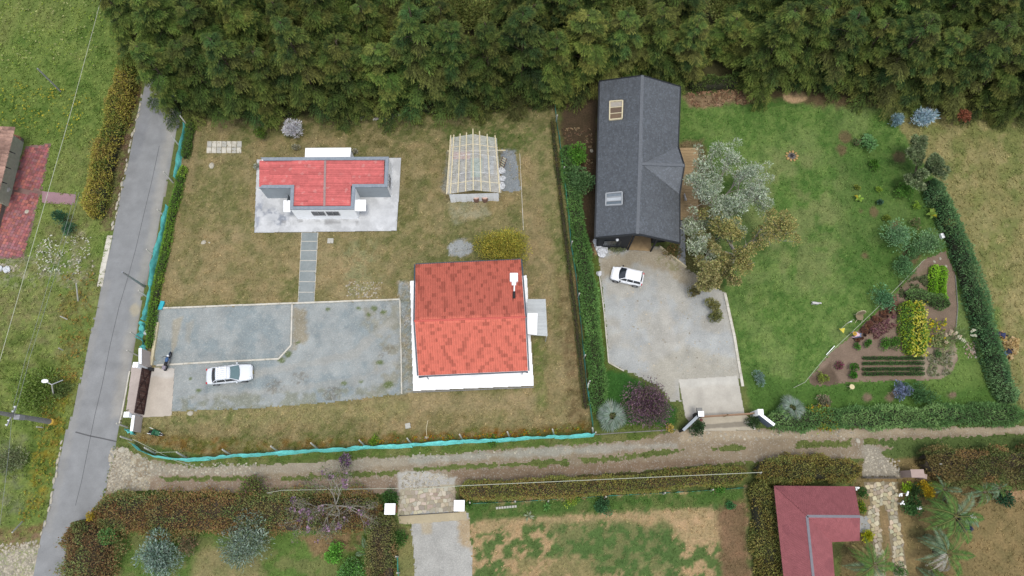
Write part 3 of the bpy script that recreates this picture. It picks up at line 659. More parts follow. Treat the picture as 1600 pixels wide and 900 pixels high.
flowers('verge_flowers', [(560, 688), (905, 668), (915, 677), (560, 696)], 500, [(190, 140, 30), (150, 100, 30), (140, 150, 50)], 'orange and yellow weeds inside the bottom net fence')
flowers('field_flowers', [(0, 120), (150, 150), (110, 220), (0, 190)], 260, [(190, 180, 60), (150, 160, 60)], 'small yellow wildflowers in the upper left field')
flowers('field_flowers', [(60, 370), (145, 370), (140, 430), (60, 430)], 160, [(220, 218, 200)], 'tiny white flowers on the grass below the brick terrace')
flowers('field_flowers', [(0, 0), (180, 0), (150, 110), (0, 120)], 240, [(180, 180, 120), (150, 170, 60)], 'sparse pale wildflowers in the field at the top left corner')
# ---- hedges
def hedge(label, pts, wm, hm, cols, leaf=.16, dens=150, aspect=.38, group=None, dark=None, name='hedge', cat='hedge', top=None, spike=.35, wvar=.3, w=None, lumps=1.):
    P = [G(x, y) for x, y in pts]; seg = [(P[i], P[i + 1]) for i in range(len(P) - 1)]; Ls = [(b - a).length for a, b in seg]; T = sum(Ls)
    t = thing(name, label, cat, (P[0].x, P[0].y, 0), 0, group)
    leaf *= .88; aspect *= 1.4; dens *= 1.55; n = int(T * (wm + 1.6 * hm) * dens)
    s = rng.uniform(0, T, n); cum = np.cumsum([0] + Ls); k = np.clip(np.searchsorted(cum, s, 'right') - 1, 0, len(seg) - 1)
    PA_ = np.array([[a.x, a.y] for a, b in seg]); PB_ = np.array([[b.x, b.y] for a, b in seg]); f = ((s - cum[k]) / np.array(Ls)[k])[:, None]
    c = PA_[k] * (1 - f) + PB_[k] * f; d = unit(PB_ - PA_)[k]; nn = np.stack([-d[:, 1], d[:, 0]], -1)
    topm = rng.uniform(0, 1, n) < wm / (wm + .9 * hm); xt = rng.uniform(-1, 1, n); sg = np.sign(xt)
    hz = rng.uniform(-.9, .9, n); q4 = 3.2
    sx_ = np.where(topm, xt, sg * (1 - np.clip(hz, 0, 1) ** q4) ** (1 / q4)); cz = np.where(topm, (1 - abs(xt) ** q4) ** (1 / q4), hz); th = np.arctan2(sx_, cz)
    sd = int(rng.integers(999)); lump = 1 + wvar * 2.4 * (fbm(s * .9 + sd, th * .9, sd, 3) - .5) * lumps
    # taper at both ends
    endd = np.minimum(s, T - s); taper = np.sqrt(np.clip(endd / (wm * .5), .05, 1)) * (.84 + .34 * vn(s * .55, s * 0 + sd, 9))
    rr = rng.uniform(.72, 1.04, n) * lump
    off = sx_ * wm / 2 * rr * taper; z = hm * .45 + cz * hm * .55 * rr * (.65 + .35 * taper)
    z = z * (1 + .45 * (fbm(s * .5 + sd, off * .7, sd + 5, 3) - .5)); wob = (fbm(s * .35, s * 0, sd + 7, 3) - .5) * wm * .4; off = off + wob; fly = rng.uniform(0, 1, n) < .06; off = np.where(fly, off * 1.15, off); z = np.where(fly, z * 1.15, z)
    z = np.clip(z, .03, None)
    pos = np.stack([c[:, 0] + nn[:, 0] * off, c[:, 1] + nn[:, 1] * off, z], -1)
    D = np.stack([nn[:, 0] * sx_, nn[:, 1] * sx_, np.clip(cz, 0, 1) + spike], -1) + rng.normal(0, .65, (n, 3))
    zi = np.clip((fbm(s * .28 + sd, off * .45, sd + 21, 4) - .25) * 2 * len(cols), 0, len(cols) - 1).astype(int); zc = np.array([A(*q) for q in cols])[zi]
    C = (zc * .65 + pal(cols, n, .1) * .35) * rng.uniform(.72, 1.28, (n, 1)) * 1.55; pt = fbm(s * .35 + sd, off * .8, sd + 3, 3)[:, None]; c2 = pal(cols[:2], n, .3) * 1.3
    C = np.where(pt > .52, C, C * .5 + c2 * .5)
    if top is not None:
        tc = pal(top, n, .2) * 1.4; tm = (rng.uniform(0, 1, n) < .25 + .7 * sstep(.45, .6, fbm(s * .5, off, sd + 9, 3)))[:, None]; C = np.where(tm, tc, C)
    L = rng.uniform(.7, 1.4, n) * leaf
    link('foliage', leafmesh('foliage', pos - np.array([P[0].x, P[0].y, 0]), D, L, L * aspect, C), t)
    # woody inner mass, coloured near black to paint shade into the leaf gaps
    mb = MB(); rows = []; m = max(4, int(T / .5))
    for i in range(m + 1):
        si = min(T * i / m, T - 1e-3); kk = min(int(np.searchsorted(cum, si, 'right') - 1), len(seg) - 1); a, b = seg[kk]; q = a.lerp(b, (si - cum[kk]) / Ls[kk]); dd = (b - a).normalized(); nv = Vector((-dd.y, dd.x, 0))
        tp = math.sqrt(max(.05, min(1, min(si, T - si) / (wm * .5)))); row = []
        for j in range(9):
            a_ = (j / 8 - .5) * PI * 1.1; e_ = .6; x_ = math.copysign(abs(math.sin(a_)) ** e_, a_); z_ = abs(math.cos(a_)) ** e_ if abs(j / 8 - .5) < .45 else -.75
            k2 = (.72 + .12 * random.random()) * tp; row.append(q + nv * x_ * wm / 2 * k2 + Vector((0, 0, max(-.02, hm * .42 + z_ * hm * .42 * (.6 + .4 * tp)))))
        rows.append(row)
    V = [p for r in rows for p in r]; mb.add(V, [(i * 9 + j, i * 9 + j + 1, (i + 1) * 9 + j + 1, (i + 1) * 9 + j) for i in range(m) for j in range(8)])
    mb.obj('branch_shade_core', dark or MTWIG, t, smooth=True); return t
OLIVE = [(120, 122, 64), (100, 108, 56), (130, 122, 68), (84, 96, 50), (124, 108, 62)]
hedge('tall olive and orange hedge on the bank left of the paved road', [(215, 60), (200, 130), (186, 190), (174, 240), (163, 290), (153, 345)], 2.1, 1.6, [(118, 124, 56), (96, 112, 50), (134, 128, 60), (86, 104, 44), (126, 106, 58)], .2, 130, group=None, top=[(146, 140, 60), (134, 120, 62)])
hedge('low green shrub row growing against the roadside net fence', [(290, 262), (283, 290), (275, 318), (269, 345), (259, 400), (250, 440), (240, 500), (236, 545)], .7, .75, [(98, 132, 44), (76, 112, 40), (124, 150, 54)], .13, 150)
hedge('dark green hedge strip behind the top end of the roadside net', [(304, 190), (298, 215), (292, 250)], .7, .9, [(70, 98, 40), (88, 110, 44)], .13, 150)
hedge('long bright green hedge between the dry lawn and the gravel drive', [(884, 235), (893, 300), (905, 380), (917, 450), (925, 520), (932, 590), (934, 645)], 1.45, 1.15, [(84, 118, 58), (72, 106, 52), (100, 134, 70), (80, 112, 62)], .26, 120, .2)
hedge('thin dark hedge along the teal wire fence by the dry lawn', [(862, 190), (868, 240), (878, 330), (887, 400), (897, 480), (907, 570), (915, 640)], .4, .4, [(70, 84, 44), (96, 88, 50), (60, 72, 40)], .15, 130, .25, dark=MTWB)
hedge('long blue-green hedge dividing the lawn from the dry pasture', [(1444, 288), (1468, 330), (1489, 385), (1504, 430), (1523, 490), (1541, 545), (1558, 600), (1570, 632)], 1.5, 1.5, [(86, 118, 72), (66, 100, 62), (108, 136, 88), (76, 108, 72)], .26, 120, .2)
hedge('low grey-green hedge between the garden and the dirt track', [(1196, 656), (1300, 655), (1400, 654), (1500, 650), (1588, 646)], 1.8, 1.3, [(92, 124, 70), (76, 108, 60), (116, 144, 86)], .24, 120, .2)
BRN = [(108, 116, 68), (98, 110, 62), (116, 110, 70), (88, 104, 58), (114, 118, 70)]
hedge('broad brown-green hedge below the dirt track beside the road', [(158, 802), (260, 802), (370, 802), (480, 803), (600, 803)], 3.5, 1.7, BRN, .17, 125, dark=MTWB, top=[(126, 112, 66), (122, 92, 60)])
hedge('brown hedge running down beside the road at the bottom left', [(140, 812), (146, 860), (150, 935)], 4.6, 1.9, BRN, .17, 130, dark=MTWB, top=[(118, 90, 60), (112, 98, 62)])
hedge('reddish-brown hedge along the left side of the bottom gravel drive', [(600, 800), (598, 850), (602, 935)], 2.3, 1.9, [(112, 96, 66), (100, 100, 58), (88, 100, 54), (118, 98, 66)], .16, 130, dark=MTWB)
hedge('clipped olive and rust hedge between the track and the patchy field', [(720, 768), (820, 765), (930, 760), (1050, 750), (1160, 742)], 1.6, 1.6, [(118, 120, 60), (100, 108, 54), (132, 126, 64)], .15, 150, dark=MTWB, top=[(124, 102, 60), (124, 124, 64)])
hedge('dense olive hedge behind the red L-shaped roof', [(1175, 736), (1240, 734), (1335, 735)], 2.2, 1.9, OLIVE, .16, 150, top=[(124, 120, 60), (112, 96, 50)])
hedge('tall olive hedge running down left of the red L-shaped roof', [(1180, 752), (1188, 800), (1196, 860), (1202, 935)], 2.2, 1.9, OLIVE, .16, 150, top=[(124, 120, 60), (104, 92, 48)])
hedge('wide rough hedge at the right edge below the dirt track', [(1430, 722), (1500, 728), (1560, 730), (1660, 728)], 3.1, 2.4, [(92, 100, 54), (108, 98, 60), (76, 90, 46), (118, 92, 58)], .18, 130, dark=MTWB)
# ---- conifers
def conifer(seed, H, R, cols, nb=80, nl=250, name='conifer'):
    r = np.random.default_rng(seed); Ps = []; Ds = []; Cs = []; Ls = []; mb = MB()
    mb.tube([(0, 0, -.1), (.05, 0, H * .5), (0, .05, H * .97)], [.26, .16, .03], 7)
    for i in range(nb):
        u = .08 + .92 * (i + r.uniform(0, 1)) / nb; z0 = H * u * .97; L = R * (1 - u) ** .78 * r.uniform(.6, 1.3) + .45
        az = i * 2.39996 + r.uniform(-.5, .5); rise = .3 + .65 * u * r.uniform(.6, 1.2); droop = .55 * r.uniform(.6, 1.2)
        o = np.array([math.cos(az), math.sin(az), 0]); sd = np.array([-o[1], o[0], 0]); up = np.array([0, 0, 1.])
        bc = np.array(A(*cols[r.integers(len(cols))])) * r.uniform(.7, 1.25); tipc = np.array(A(138, 146, 68))
        nk = int(5 + 3.2 * L)
        for k in range(nk):
            t = .22 + .78 * (k + .5) / nk if k < nk - 1 else .93
            side = (1 if k % 2 else -1) if k < nk - 1 else 0
            bp = np.array([0, 0, z0]) + o * L * t + up * L * (rise * t - droop * t * t)
            bl = (.40 * L * (1.15 - .75 * t) + .5) * r.uniform(.75, 1.25); bd = o * r.uniform(.6, 1.1) + sd * side * r.uniform(.5, 1.1) + up * (rise * .5 - droop * t + r.uniform(-.25, .12)); bd /= np.linalg.norm(bd)
            pn = np.cross(bd, up); pn /= np.linalg.norm(pn) + 1e-6
            m = int(nl * (.4 + .6 * bl)); q = r.uniform(0, 1, m); wv = r.normal(0, .5, m) * (.06 + .12 * np.sin(q * PI * .8 + .3))
            P = bp + bd * (bl * q)[:, None] + pn * wv[:, None] * 1.1; P[:, 2] -= .25 * bl * q ** 2 + abs(wv) * .4 - r.normal(0, .05, m)
            D = bd * .9 + pn * (np.sign(wv) * .7)[:, None] - up * .1 + r.normal(0, .25, (m, 3))
            tip = (sstep(.55, 1.0, q) * (.25 + .75 * t) * r.uniform(.15, .7, m))[:, None]
            C = bc * r.uniform(.42, 1.4) * r.uniform(.7, 1.3, (m, 1)) * (1 - tip) + tipc * tip
            Ps.append(P); Ds.append(D); Cs.append(C); Ls.append(r.uniform(.18, .38, m))
        if i % 2 == 0:
            a = Vector((0, 0, z0)); mb.tube([a, a + Vector(o) * L * .5 + Vector((0, 0, L * (rise * .5 - droop * .25))), a + Vector(o) * L * .9 + Vector((0, 0, L * (rise * .9 - droop * .81)))], [.06, .035, .012], 4, False)
    P = np.concatenate(Ps); D = np.concatenate(Ds); C = np.clip(np.concatenate(Cs), .004, .6); L = np.concatenate(Ls)
    k = P[:, 2] > .1
    cr = leafmesh('crown', P[k], D[k], L[k], L[k] * .17, C[k], MCON, .15)
    tr = bpy.data.meshes.new('trunk'); tr.from_pydata(mb.v, [], mb.f); tr.materials.append(MBARK); tr.update()
    return cr, tr
CC = [(78, 100, 42), (88, 108, 46), (66, 90, 38), (98, 106, 50), (74, 98, 46)]
CONS = [conifer(11 + i, 12.0, 3.9, CC if i % 3 else [(72, 98, 44), (82, 104, 48), (60, 88, 44), (98, 104, 54)], 50, 78) for i in range(6)]
def put_conifer(px, py, h, rad, label, group=None, k=None, name='conifer_tree'):
    p = G(px, py); t = thing(name, label, 'tree', (p.x, p.y, 0), random.uniform(0, 6.28), group); cr, tr = CONS[k if k is not None else random.randrange(6)]
    for nm, me in (('trunk', tr), ('crown', cr)): link(nm, me, t)
    rad *= random.uniform(.74, .92); h *= random.uniform(.95, 1.3); t.scale = (rad / 3.9, rad / 3.9, h / 12.0); return t
ORD = ['first', 'second', 'third', 'fourth', 'fifth', 'sixth', 'seventh', 'eighth', 'ninth', 'tenth', 'eleventh', 'twelfth', 'thirteenth', 'fourteenth', 'fifteenth', 'sixteenth', 'seventeenth', 'eighteenth', 'nineteenth', 'twentieth']
front = [(292, 166, 8.5, 3.3), (345, 160, 10.5, 3.9), (395, 162, 9.5, 3.5), (440, 160, 9, 3.4), (497, 156, 11, 4.0), (560, 158, 10.5, 4.0), (612, 160, 10, 3.8), (668, 150, 12, 4.0), (716, 158, 11, 3.9), (765, 150, 10.5, 3.8), (815, 140, 11, 4.2), (862, 142, 10, 3.6), (905, 122, 11, 3.9)]
for i, (x, y, h, r) in enumerate(front): put_conifer(x, y, h, r, f'{ORD[i]} conifer from the road in the front row above the dry lawn', 'front row conifers above the dry lawn')
mid = [(960, 112, 10, 3.6), (1010, 102, 9, 3.6), (1062, 112, 9, 3.2)]
for (x, y, h, r), l in zip(mid, ('conifer behind the left side of the black gable roof', 'conifer directly behind the ridge of the black gable roof', 'conifer behind the right corner of the black gable roof')): put_conifer(x, y, h, r, l, 'conifers behind the black roof')
front2 = [(1180, 124, 10, 3.8), (1225, 116, 9.5, 3.8), (1275, 118, 10, 3.7), (1322, 122, 9.5, 3.5), (1365, 136, 11, 4.0), (1418, 142, 10, 3.9), (1462, 148, 10.5, 3.6), (1512, 154, 9, 3.6), (1566, 160, 9.5, 3.8), (1620, 158, 10, 3.8)]
for i, (x, y, h, r) in enumerate(front2): put_conifer(x, y, h, r, f'{ORD[i]} conifer right of the black roof in the row above the green lawn', 'front row conifers above the green lawn')
back = [(245, 92, 9, 3.2), (300, 100, 10, 3.8), (350, 105, 9, 3.6), (415, 100, 11, 3.8), (470, 95, 8, 3.7), (530, 98, 11, 3.9), (590, 95, 8.5, 3.7), (645, 90, 7, 3.6), (700, 95, 9, 3.4), (830, 84, 8, 3.5), (880, 80, 9, 3.4), (1130, 76, 5, 3.2), (1200, 60, 10, 3.8), (1255, 56, 9, 3.8), (1310, 60, 10.5, 3.8), (1372, 64, 9, 3.8), (1430, 80, 11, 3.9), (1490, 84, 9, 3.7), (1550, 92, 10, 3.9), (1610, 90, 10, 3.8), (560, 40, 7, 3.5), (480, 35, 8, 3.5), (420, 30, 7, 3.6), (330, 20, 7, 3.6), (1060, 55, 6, 3.3)]
back.sort()
ORD2 = ORD + ['twenty-first', 'twenty-second', 'twenty-third', 'twenty-fourth', 'twenty-fifth']
for i, (x, y, h, r) in enumerate(back): put_conifer(x, y, h, r, f'{ORD2[i]} tree from the left in the back row of the dark conifer belt', 'back row conifers')
LATE = []
farx = [262, 325, 388, 452, 515, 578, 640, 668, 812, 868, 920, 1040, 1170, 1228, 1290, 1345, 1400, 1462, 1520, 1580]
for i, x in enumerate(farx): put_conifer(x, 50 + (i * 37 % 26) - 12, 8.5 + (i * 13 % 5) * .6, 3.6, f'{ORD[i]} tree from the left in the middle row within the dark conifer belt', 'middle row conifers')
for i, (x, y) in enumerate(((716, 25), (752, 38), (790, 22), (965, 40), (940, 22), (985, 18), (1128, 22))): plant('wild_bush', f'low olive bush in the clearing behind the conifers, {ORD[i]} from the left' if i < 3 else f'low olive bush behind the black gable roof, {ORD[i - 3]} of its cluster', 'shrub', x, y, 2.2, 2.4, [(112, 122, 62), (96, 108, 52), (128, 132, 72)], .26, nl=70) if False else LATE.append((i, x, y))
# low underwood along the belt's foot
UND = [(66, 86, 40), (88, 100, 46), (54, 74, 34)]
hedge('tangled green underwood at the foot of the left conifer row', [(270, 168), (330, 172), (420, 178), (470, 176)], 1.3, 1.1, UND, .18, 90, name='undergrowth', cat='undergrowth', wvar=.5)
hedge('tangled underwood with orange leaves below the middle conifers', [(540, 172), (600, 168), (690, 172), (760, 168), (850, 150)], 1.4, 1.0, UND + [(150, 116, 40)], .18, 80, name='undergrowth', cat='undergrowth', wvar=.5)
hedge('dark underwood at the foot of the conifers above the green lawn', [(1075, 138), (1160, 132), (1300, 132), (1360, 140)], 1.3, 1.2, UND, .18, 90, name='undergrowth', cat='undergrowth', wvar=.5)
hedge('dark underwood at the foot of the conifers by the dry pasture', [(1510, 172), (1560, 174), (1640, 172)], 1.6, 1.5, UND, .18, 90, name='undergrowth', cat='undergrowth', wvar=.5)
# ---- clumpy broad crowns, shrubs
def clumps(C0, R0, ncl, rc, nl, cols, leaf, aspect=.4, flat=.75, hollow=.4, up=.3, jit=.5, w=None):
    P = []; D = []; C = []; L = []; leaf = leaf * 1.1; aspect = aspect * 1.25; nl = nl * 1.5
    for i in range(ncl):
        d = rng.normal(size=3); d /= np.linalg.norm(d); d[2] = abs(d[2]) if rng.uniform() < .8 else d[2] * .6
        c = np.array(C0) + d * np.array([R0[0], R0[1], R0[2]]) * rng.uniform(hollow, 1) ; r = rc * rng.uniform(.6, 1.25); n = int(nl * (r / rc) ** 2)
        v = unit(rng.normal(size=(n, 3))); v[:, 2] = np.where(v[:, 2] < -.2, -v[:, 2], v[:, 2]); q = c + v * r * rng.uniform(.55, 1.0, (n, 1)) * np.array([1, 1, flat])
        P.append(q); D.append(v + np.array([0, 0, up]) + rng.normal(0, jit, (n, 3))); C.append(pal(cols, n, .3, w) * rng.uniform(.8, 1.22)); L.append(rng.uniform(.7, 1.35, n) * leaf)
    P = np.concatenate(P); P[:, 2] = np.clip(P[:, 2], .03, None); L = np.concatenate(L)
    return P, np.concatenate(D), L, L * aspect, np.clip(np.concatenate(C), .004, .8)
def plant(name, label, cat, px, py, r, h, cols, leaf=.14, aspect=.4, ncl=None, nl=60, group=None, stem=True, up=.4, jit=.5, hollow=.3, w=None, rc=None, ry=None, az=0, stemmat=None):
    p = G(px, py); t = thing(name, label, cat, (p.x, p.y, 0), az, group); ncl = ncl or max(3, int(10 * r * r + 3))
    rc = rc or max(.16, r * .42); Q = clumps((0, 0, h * .5), (max(.05, r - rc * .6), max(.05, (ry or r) - rc * .6), h * .5 - rc * .35), ncl, rc, nl, cols, leaf, aspect, up=up, jit=jit, hollow=hollow, w=w)
    link('foliage', leafmesh('foliage', *Q), t)
    if stem:
        mb = MB()
        for i in range(5):
            a = 2 * PI * i / 5 + random.random(); mb.tube([(0, 0, -.05), (math.cos(a) * r * .3, math.sin(a) * r * .3, h * .4), (math.cos(a) * r * .6, math.sin(a) * r * .6, h * .75)], [.03 + r * .02, .02 + r * .012, .01], 5, False)
        mb.obj('stem', stemmat or MBARK, t, rel=False)
    return t
def limbs(mb, p, d, L, r, depth, ends, spread=.6, seed=None, up=.1):
    n = 4; P = [p]; q = p.copy(); dd = d.copy()
    for i in range(n):
        dd = (dd + Vector([random.uniform(-.22, .22) for _ in range(3)]) + Vector((0, 0, up * .3))).normalized(); q = q + dd * L / n; P.append(q.copy())
    mb.tube(P, [r * (1 - .5 * i / n) for i in range(n + 1)], 6 if depth > 1 else 4, False); ends.append((q, depth))
    if depth > 0:
        for k in range(3 if depth > 1 else 2):
            nd = (dd + Vector([random.uniform(-1, 1) for _ in range(3)]) * spread + Vector((0, 0, up))).normalized(); limbs(mb, P[-1 - (k % 2)], nd, L * random.uniform(.55, .8), r * .55, depth - 1, ends, spread, up=up)
def branchy(name, label, px, py, h, rad, cols, leaf, barkm, nl=40, lean=(0, 0), ncl_r=.5, trunkr=.18, depth=3, aspect=.35, keep=1., seed=1, nlimb=5, up=.1, fl=None, w=None):
    random.seed(seed); p = G(px, py); t = thing(name, label, 'tree', (p.x, p.y, 0)); mb = MB(); ends = []
    th = h * .35; mb.tube([(0, 0, -.1), (lean[0] * .2, lean[1] * .2, th * .5), (lean[0] * .35, lean[1] * .35, th)], [trunkr * 1.2, trunkr, trunkr * .85], 8)
    for i in range(nlimb):
        a = 2 * PI * i / nlimb + random.uniform(-.3, .3); d = Vector((math.cos(a) * rad * .55 + lean[0] * .5, math.sin(a) * rad * .55 + lean[1] * .5, h * .38))
        limbs(mb, Vector((lean[0] * .35, lean[1] * .35, th)), d.normalized(), d.length * random.uniform(.8, 1.1), trunkr * .6, depth - 1, ends, up=up)
    mb.obj('trunk', barkm, t, rel=False)
    Ps = []; 
    for q, dp in ends:
        if random.random() > keep: continue
        Ps.append(clumps((q.x, q.y, q.z), (.12, .12, .1), 2, ncl_r, nl, cols, leaf, aspect, w=w))
    link('crown', leafmesh('crown', *[np.concatenate([x[i] for x in Ps]) for i in range(5)]), t)
    if fl:
        Q = [clumps((q.x, q.y, q.z + .1), (.1, .1, .1), 1, ncl_r * .6, 10, fl, leaf * 1.3, .8) for q, dp in ends if random.random() < .035]
        link('blossom', leafmesh('blossom', *[np.concatenate([x[i] for x in Q]) for i in range(5)]), t)
    random.seed(seed + 100); return t
branchy('lichen_tree', 'spreading pale grey lichen-covered tree beside the timber deck', 1110, 338, 4.6, 3.7, [(176, 186, 162), (154, 168, 138), (190, 198, 176), (120, 138, 102)], .17, MPALE, 34, (.4, .2), .48, .2, 4, .3, seed=3, nlimb=9, keep=.8)
branchy('lichen_tree', 'smaller grey-white lichened tree between side walk and olive tree', 1086, 392, 3.6, 2.3, [(186, 194, 168), (150, 160, 124), (200, 206, 184), (120, 140, 96)], .16, MPALE, 26, (.3, .2), .42, .13, 4, .3, seed=5, nlimb=6, keep=.6)
branchy('olive_tree', 'olive-yellow tree with bare white limbs right of the gravel drive', 1142, 412, 4.6, 3.0, [(164, 154, 92), (140, 142, 80), (176, 164, 104), (118, 126, 72)], .17, MPALE, 36, (.1, .9), .5, .2, 4, .4, keep=.6, seed=8, nlimb=7)
branchy('olive_tree', 'brownish low tree leaning over the right edge of the gravel drive', 1100, 442, 3.6, 2.1, [(150, 142, 92), (124, 128, 76), (166, 158, 108)], .18, MPALE, 110, (-.2, .5), .45, .14, 3, .4, keep=.7, seed=12, nlimb=5)
plant('shrub', 'small olive shrub overhanging the gravel drive, topmost of its three', 'shrub', 1082, 462, .85, 1.6, [(132, 124, 78), (108, 112, 66), (150, 138, 88)], .14)
plant('shrub', 'round olive shrub on the gravel beside the long white kerb', 'shrub', 1108, 480, .9, 1.5, [(128, 128, 74), (104, 110, 60), (146, 140, 84)], .14)
plant('shrub', 'lowest olive shrub over the gravel drive near the long kerb', 'shrub', 1116, 500, .85, 1.3, [(120, 122, 70), (98, 104, 58)], .14)
branchy('magnolia_tree', 'bare-branched tree with purple blossom in the lower hedge', 530, 790, 4.2, 2.3, [(100, 112, 74), (120, 112, 88), (124, 114, 104)], .14, MPALE, 6, (0, .1), .3, .11, 5, .4, keep=.3, seed=21, nlimb=7, fl=[(146, 116, 140), (160, 134, 152), (120, 96, 112)])
branchy('spreading_tree', 'grey-green tree with visible limbs at the top of the right hedge', 1420, 280, 3.2, 1.9, [(118, 134, 92), (140, 152, 112), (94, 112, 72)], .19, MBARK, 110, (.2, .4), .42, .12, 3, .35, seed=31)
plant('purple_shrub', 'large round purple-leaved shrub left of the entrance ramp', 'shrub', 1006, 636, 2.5, 2.6, [(112, 84, 98), (92, 70, 84), (136, 108, 118), (98, 96, 72)], .17, .35, 60, 90)
plant('golden_tree', 'dense golden-green tree overhanging the back of the tiled roof', 'tree', 790, 398, 3.1, 3.6, [(170, 156, 60), (140, 142, 58), (184, 168, 72), (120, 126, 50)], .14, .3, 100, 130, ry=1.9, rc=.85)
BG = [(134, 154, 140), (112, 136, 120), (152, 170, 158), (100, 122, 98)]
plant('blue_conifer', 'blue-grey conifer shrub left of the pair on the lower lawn', 'shrub', 262, 868, 2.2, 2.6, BG, .26, .2, 26, 90, up=.1)
plant('brown_shrub', 'brownish shrub just right of the left blue-grey conifer', 'shrub', 300, 850, 1.1, 1.4, [(120, 112, 80), (150, 120, 96), (104, 112, 76)], .16)
plant('blue_conifer', 'blue-grey bushy conifer close below the broad brown hedge', 'shrub', 392, 845, 2.5, 2.8, [(128, 146, 132), (110, 130, 108), (150, 164, 146), (104, 118, 84)], .24, .2, 36, 90, up=.1)
plant('round_bush', 'bright green round bush in the corner of the brown hedge', 'shrub', 182, 838, 1.0, 2.2, [(110, 158, 84), (92, 140, 72), (128, 172, 100)], .15)
plant('yellow_bush', 'yellow flowering bush on the end of the brown hedge', 'shrub', 157, 806, .7, 2.2, [(176, 150, 44), (140, 128, 48)], .13)
plant('dark_bush', 'dark green bush left of the stone entrance below the track', 'shrub', 613, 780, 1.1, 1.6, [(70, 104, 46), (54, 86, 40)], .15)
plant('dark_bush', 'green bush between the brown hedge and lower gravel drive', 'shrub', 624, 838, 1.1, 1.3, [(78, 116, 50), (64, 98, 44)], .15)
plant('leafy_bush', 'bright green leafy bush on the bare soil of the lower yard', 'shrub', 524, 862, 1.0, .9, [(108, 166, 64), (88, 142, 52)], .17)
plant('leafy_bush', 'broad green bush at the bottom edge of the lower yard', 'shrub', 552, 890, 1.3, 1.2, [(94, 146, 62), (78, 122, 54), (112, 152, 92)], .17)
plant('leafy_bush', 'small green plant on the soil patch of the lower yard', 'shrub', 494, 826, .5, .6, [(98, 156, 62), (80, 130, 54)], .14)
plant('pink_bush', 'pinkish sprawling bush under the purple blossom tree', 'shrub', 508, 818, 1.0, .9, [(160, 128, 122), (104, 120, 74), (178, 150, 140)], .14)
plant('track_bush', 'green bush at the lower edge of the dirt track by the brown hedge', 'shrub', 400, 765, 1.5, 1.5, [(92, 112, 54), (112, 120, 62), (120, 92, 84)], .16)
plant('purple_cluster', 'little purple-tipped shrub at the edge of the dirt track', 'shrub', 545, 722, .8, 1.4, [(112, 84, 116), (84, 98, 62), (140, 104, 134)], .14)
plant('white_bush', 'pale dead-looking white bush at the conifers\' foot behind the white house', 'shrub', 461, 208, 1.2, 1.5, [(206, 204, 208), (200, 198, 202), (250, 250, 252)], .22, .2, 14, 90, stemmat=MPALE)
plant('pale_weeds', 'small grey weed clump left of the white house', 'plant', 404, 262, .45, .5, [(180, 182, 168), (150, 156, 134)], .15, .2)
plant('pale_weeds', 'pale dry weed clump behind the white house near its left corner', 'plant', 462, 234, .55, .5, [(176, 172, 150), (146, 146, 116)], .15, .2)
plant('pale_weeds', 'pale dry weed clump right of the white annex behind the house', 'plant', 556, 238, .45, .4, [(190, 184, 164), (150, 150, 120)], .15, .2)
for x, y, r, l in ((425, 196, 1.2, 'green bush below the conifers left of the white bush'), (412, 216, .9, 'small green bush behind the left part of the white house')): plant('underwood_bush', l, 'shrub', x, y, r, 1.4, [(96, 118, 44), (74, 98, 38)], .16)
plant('blue_agave', 'pale blue spiky plant at the foot of the conifers on the right', 'plant', 1436, 190, 1.7, 1.2, [(180, 206, 216), (156, 186, 200), (206, 226, 232)], .32, .16, 16, 70, ry=.8, az=.4)
plant('blue_agave', 'smaller pale blue spiky plant left of the larger one', 'plant', 1396, 190, .8, .8, [(160, 190, 196), (130, 160, 168)], .28, .16)
plant('dead_conifer', 'rust-red dead young conifer by the dry pasture', 'tree', 1492, 190, .85, 2.2, [(128, 74, 52), (108, 64, 46), (146, 90, 64)], .26, .2, 14, 60, ry=.6, up=-.3)
plant('hedge_bush', 'bright round green bush at the top of the middle hedge', 'shrub', 902, 250, 1.3, 2.0, [(98, 146, 52), (80, 126, 46)], .18)
plant('hedge_bush', 'dull green rounded bush bulging from the middle hedge by the dark house', 'shrub', 905, 290, 1.7, 2.3, [(88, 122, 72), (72, 104, 60), (104, 136, 84)], .18)
plant('teal_bush', 'dark teal-green bush on the grass right of the brick terrace', 'shrub', 104, 346, .9, 1.4, [(70, 112, 80), (60, 96, 66)], .2, .2)
plant('teal_bush', 'teal-green bush under the lower end of the roadside hedge', 'shrub', 113, 360, .9, 1.0, [(86, 126, 92), (70, 106, 76)], .2, .2)
plant('veranda_plant', 'dark green plant inside the low wall of the brick terrace', 'plant', 4, 308, .8, .9, [(70, 96, 48), (90, 112, 60)], .16)
for i, x, y in LATE: plant('wild_bush', f'low olive bush in the clearing behind the conifers, {ORD[i]} from the left' if i < 3 else f'low olive bush far behind the black gable roof, {ORD[i - 3]} of its cluster', 'shrub', x, y, 2.4, 2.4, [(112, 122, 62), (96, 108, 52), (128, 132, 72)], .26, nl=80)
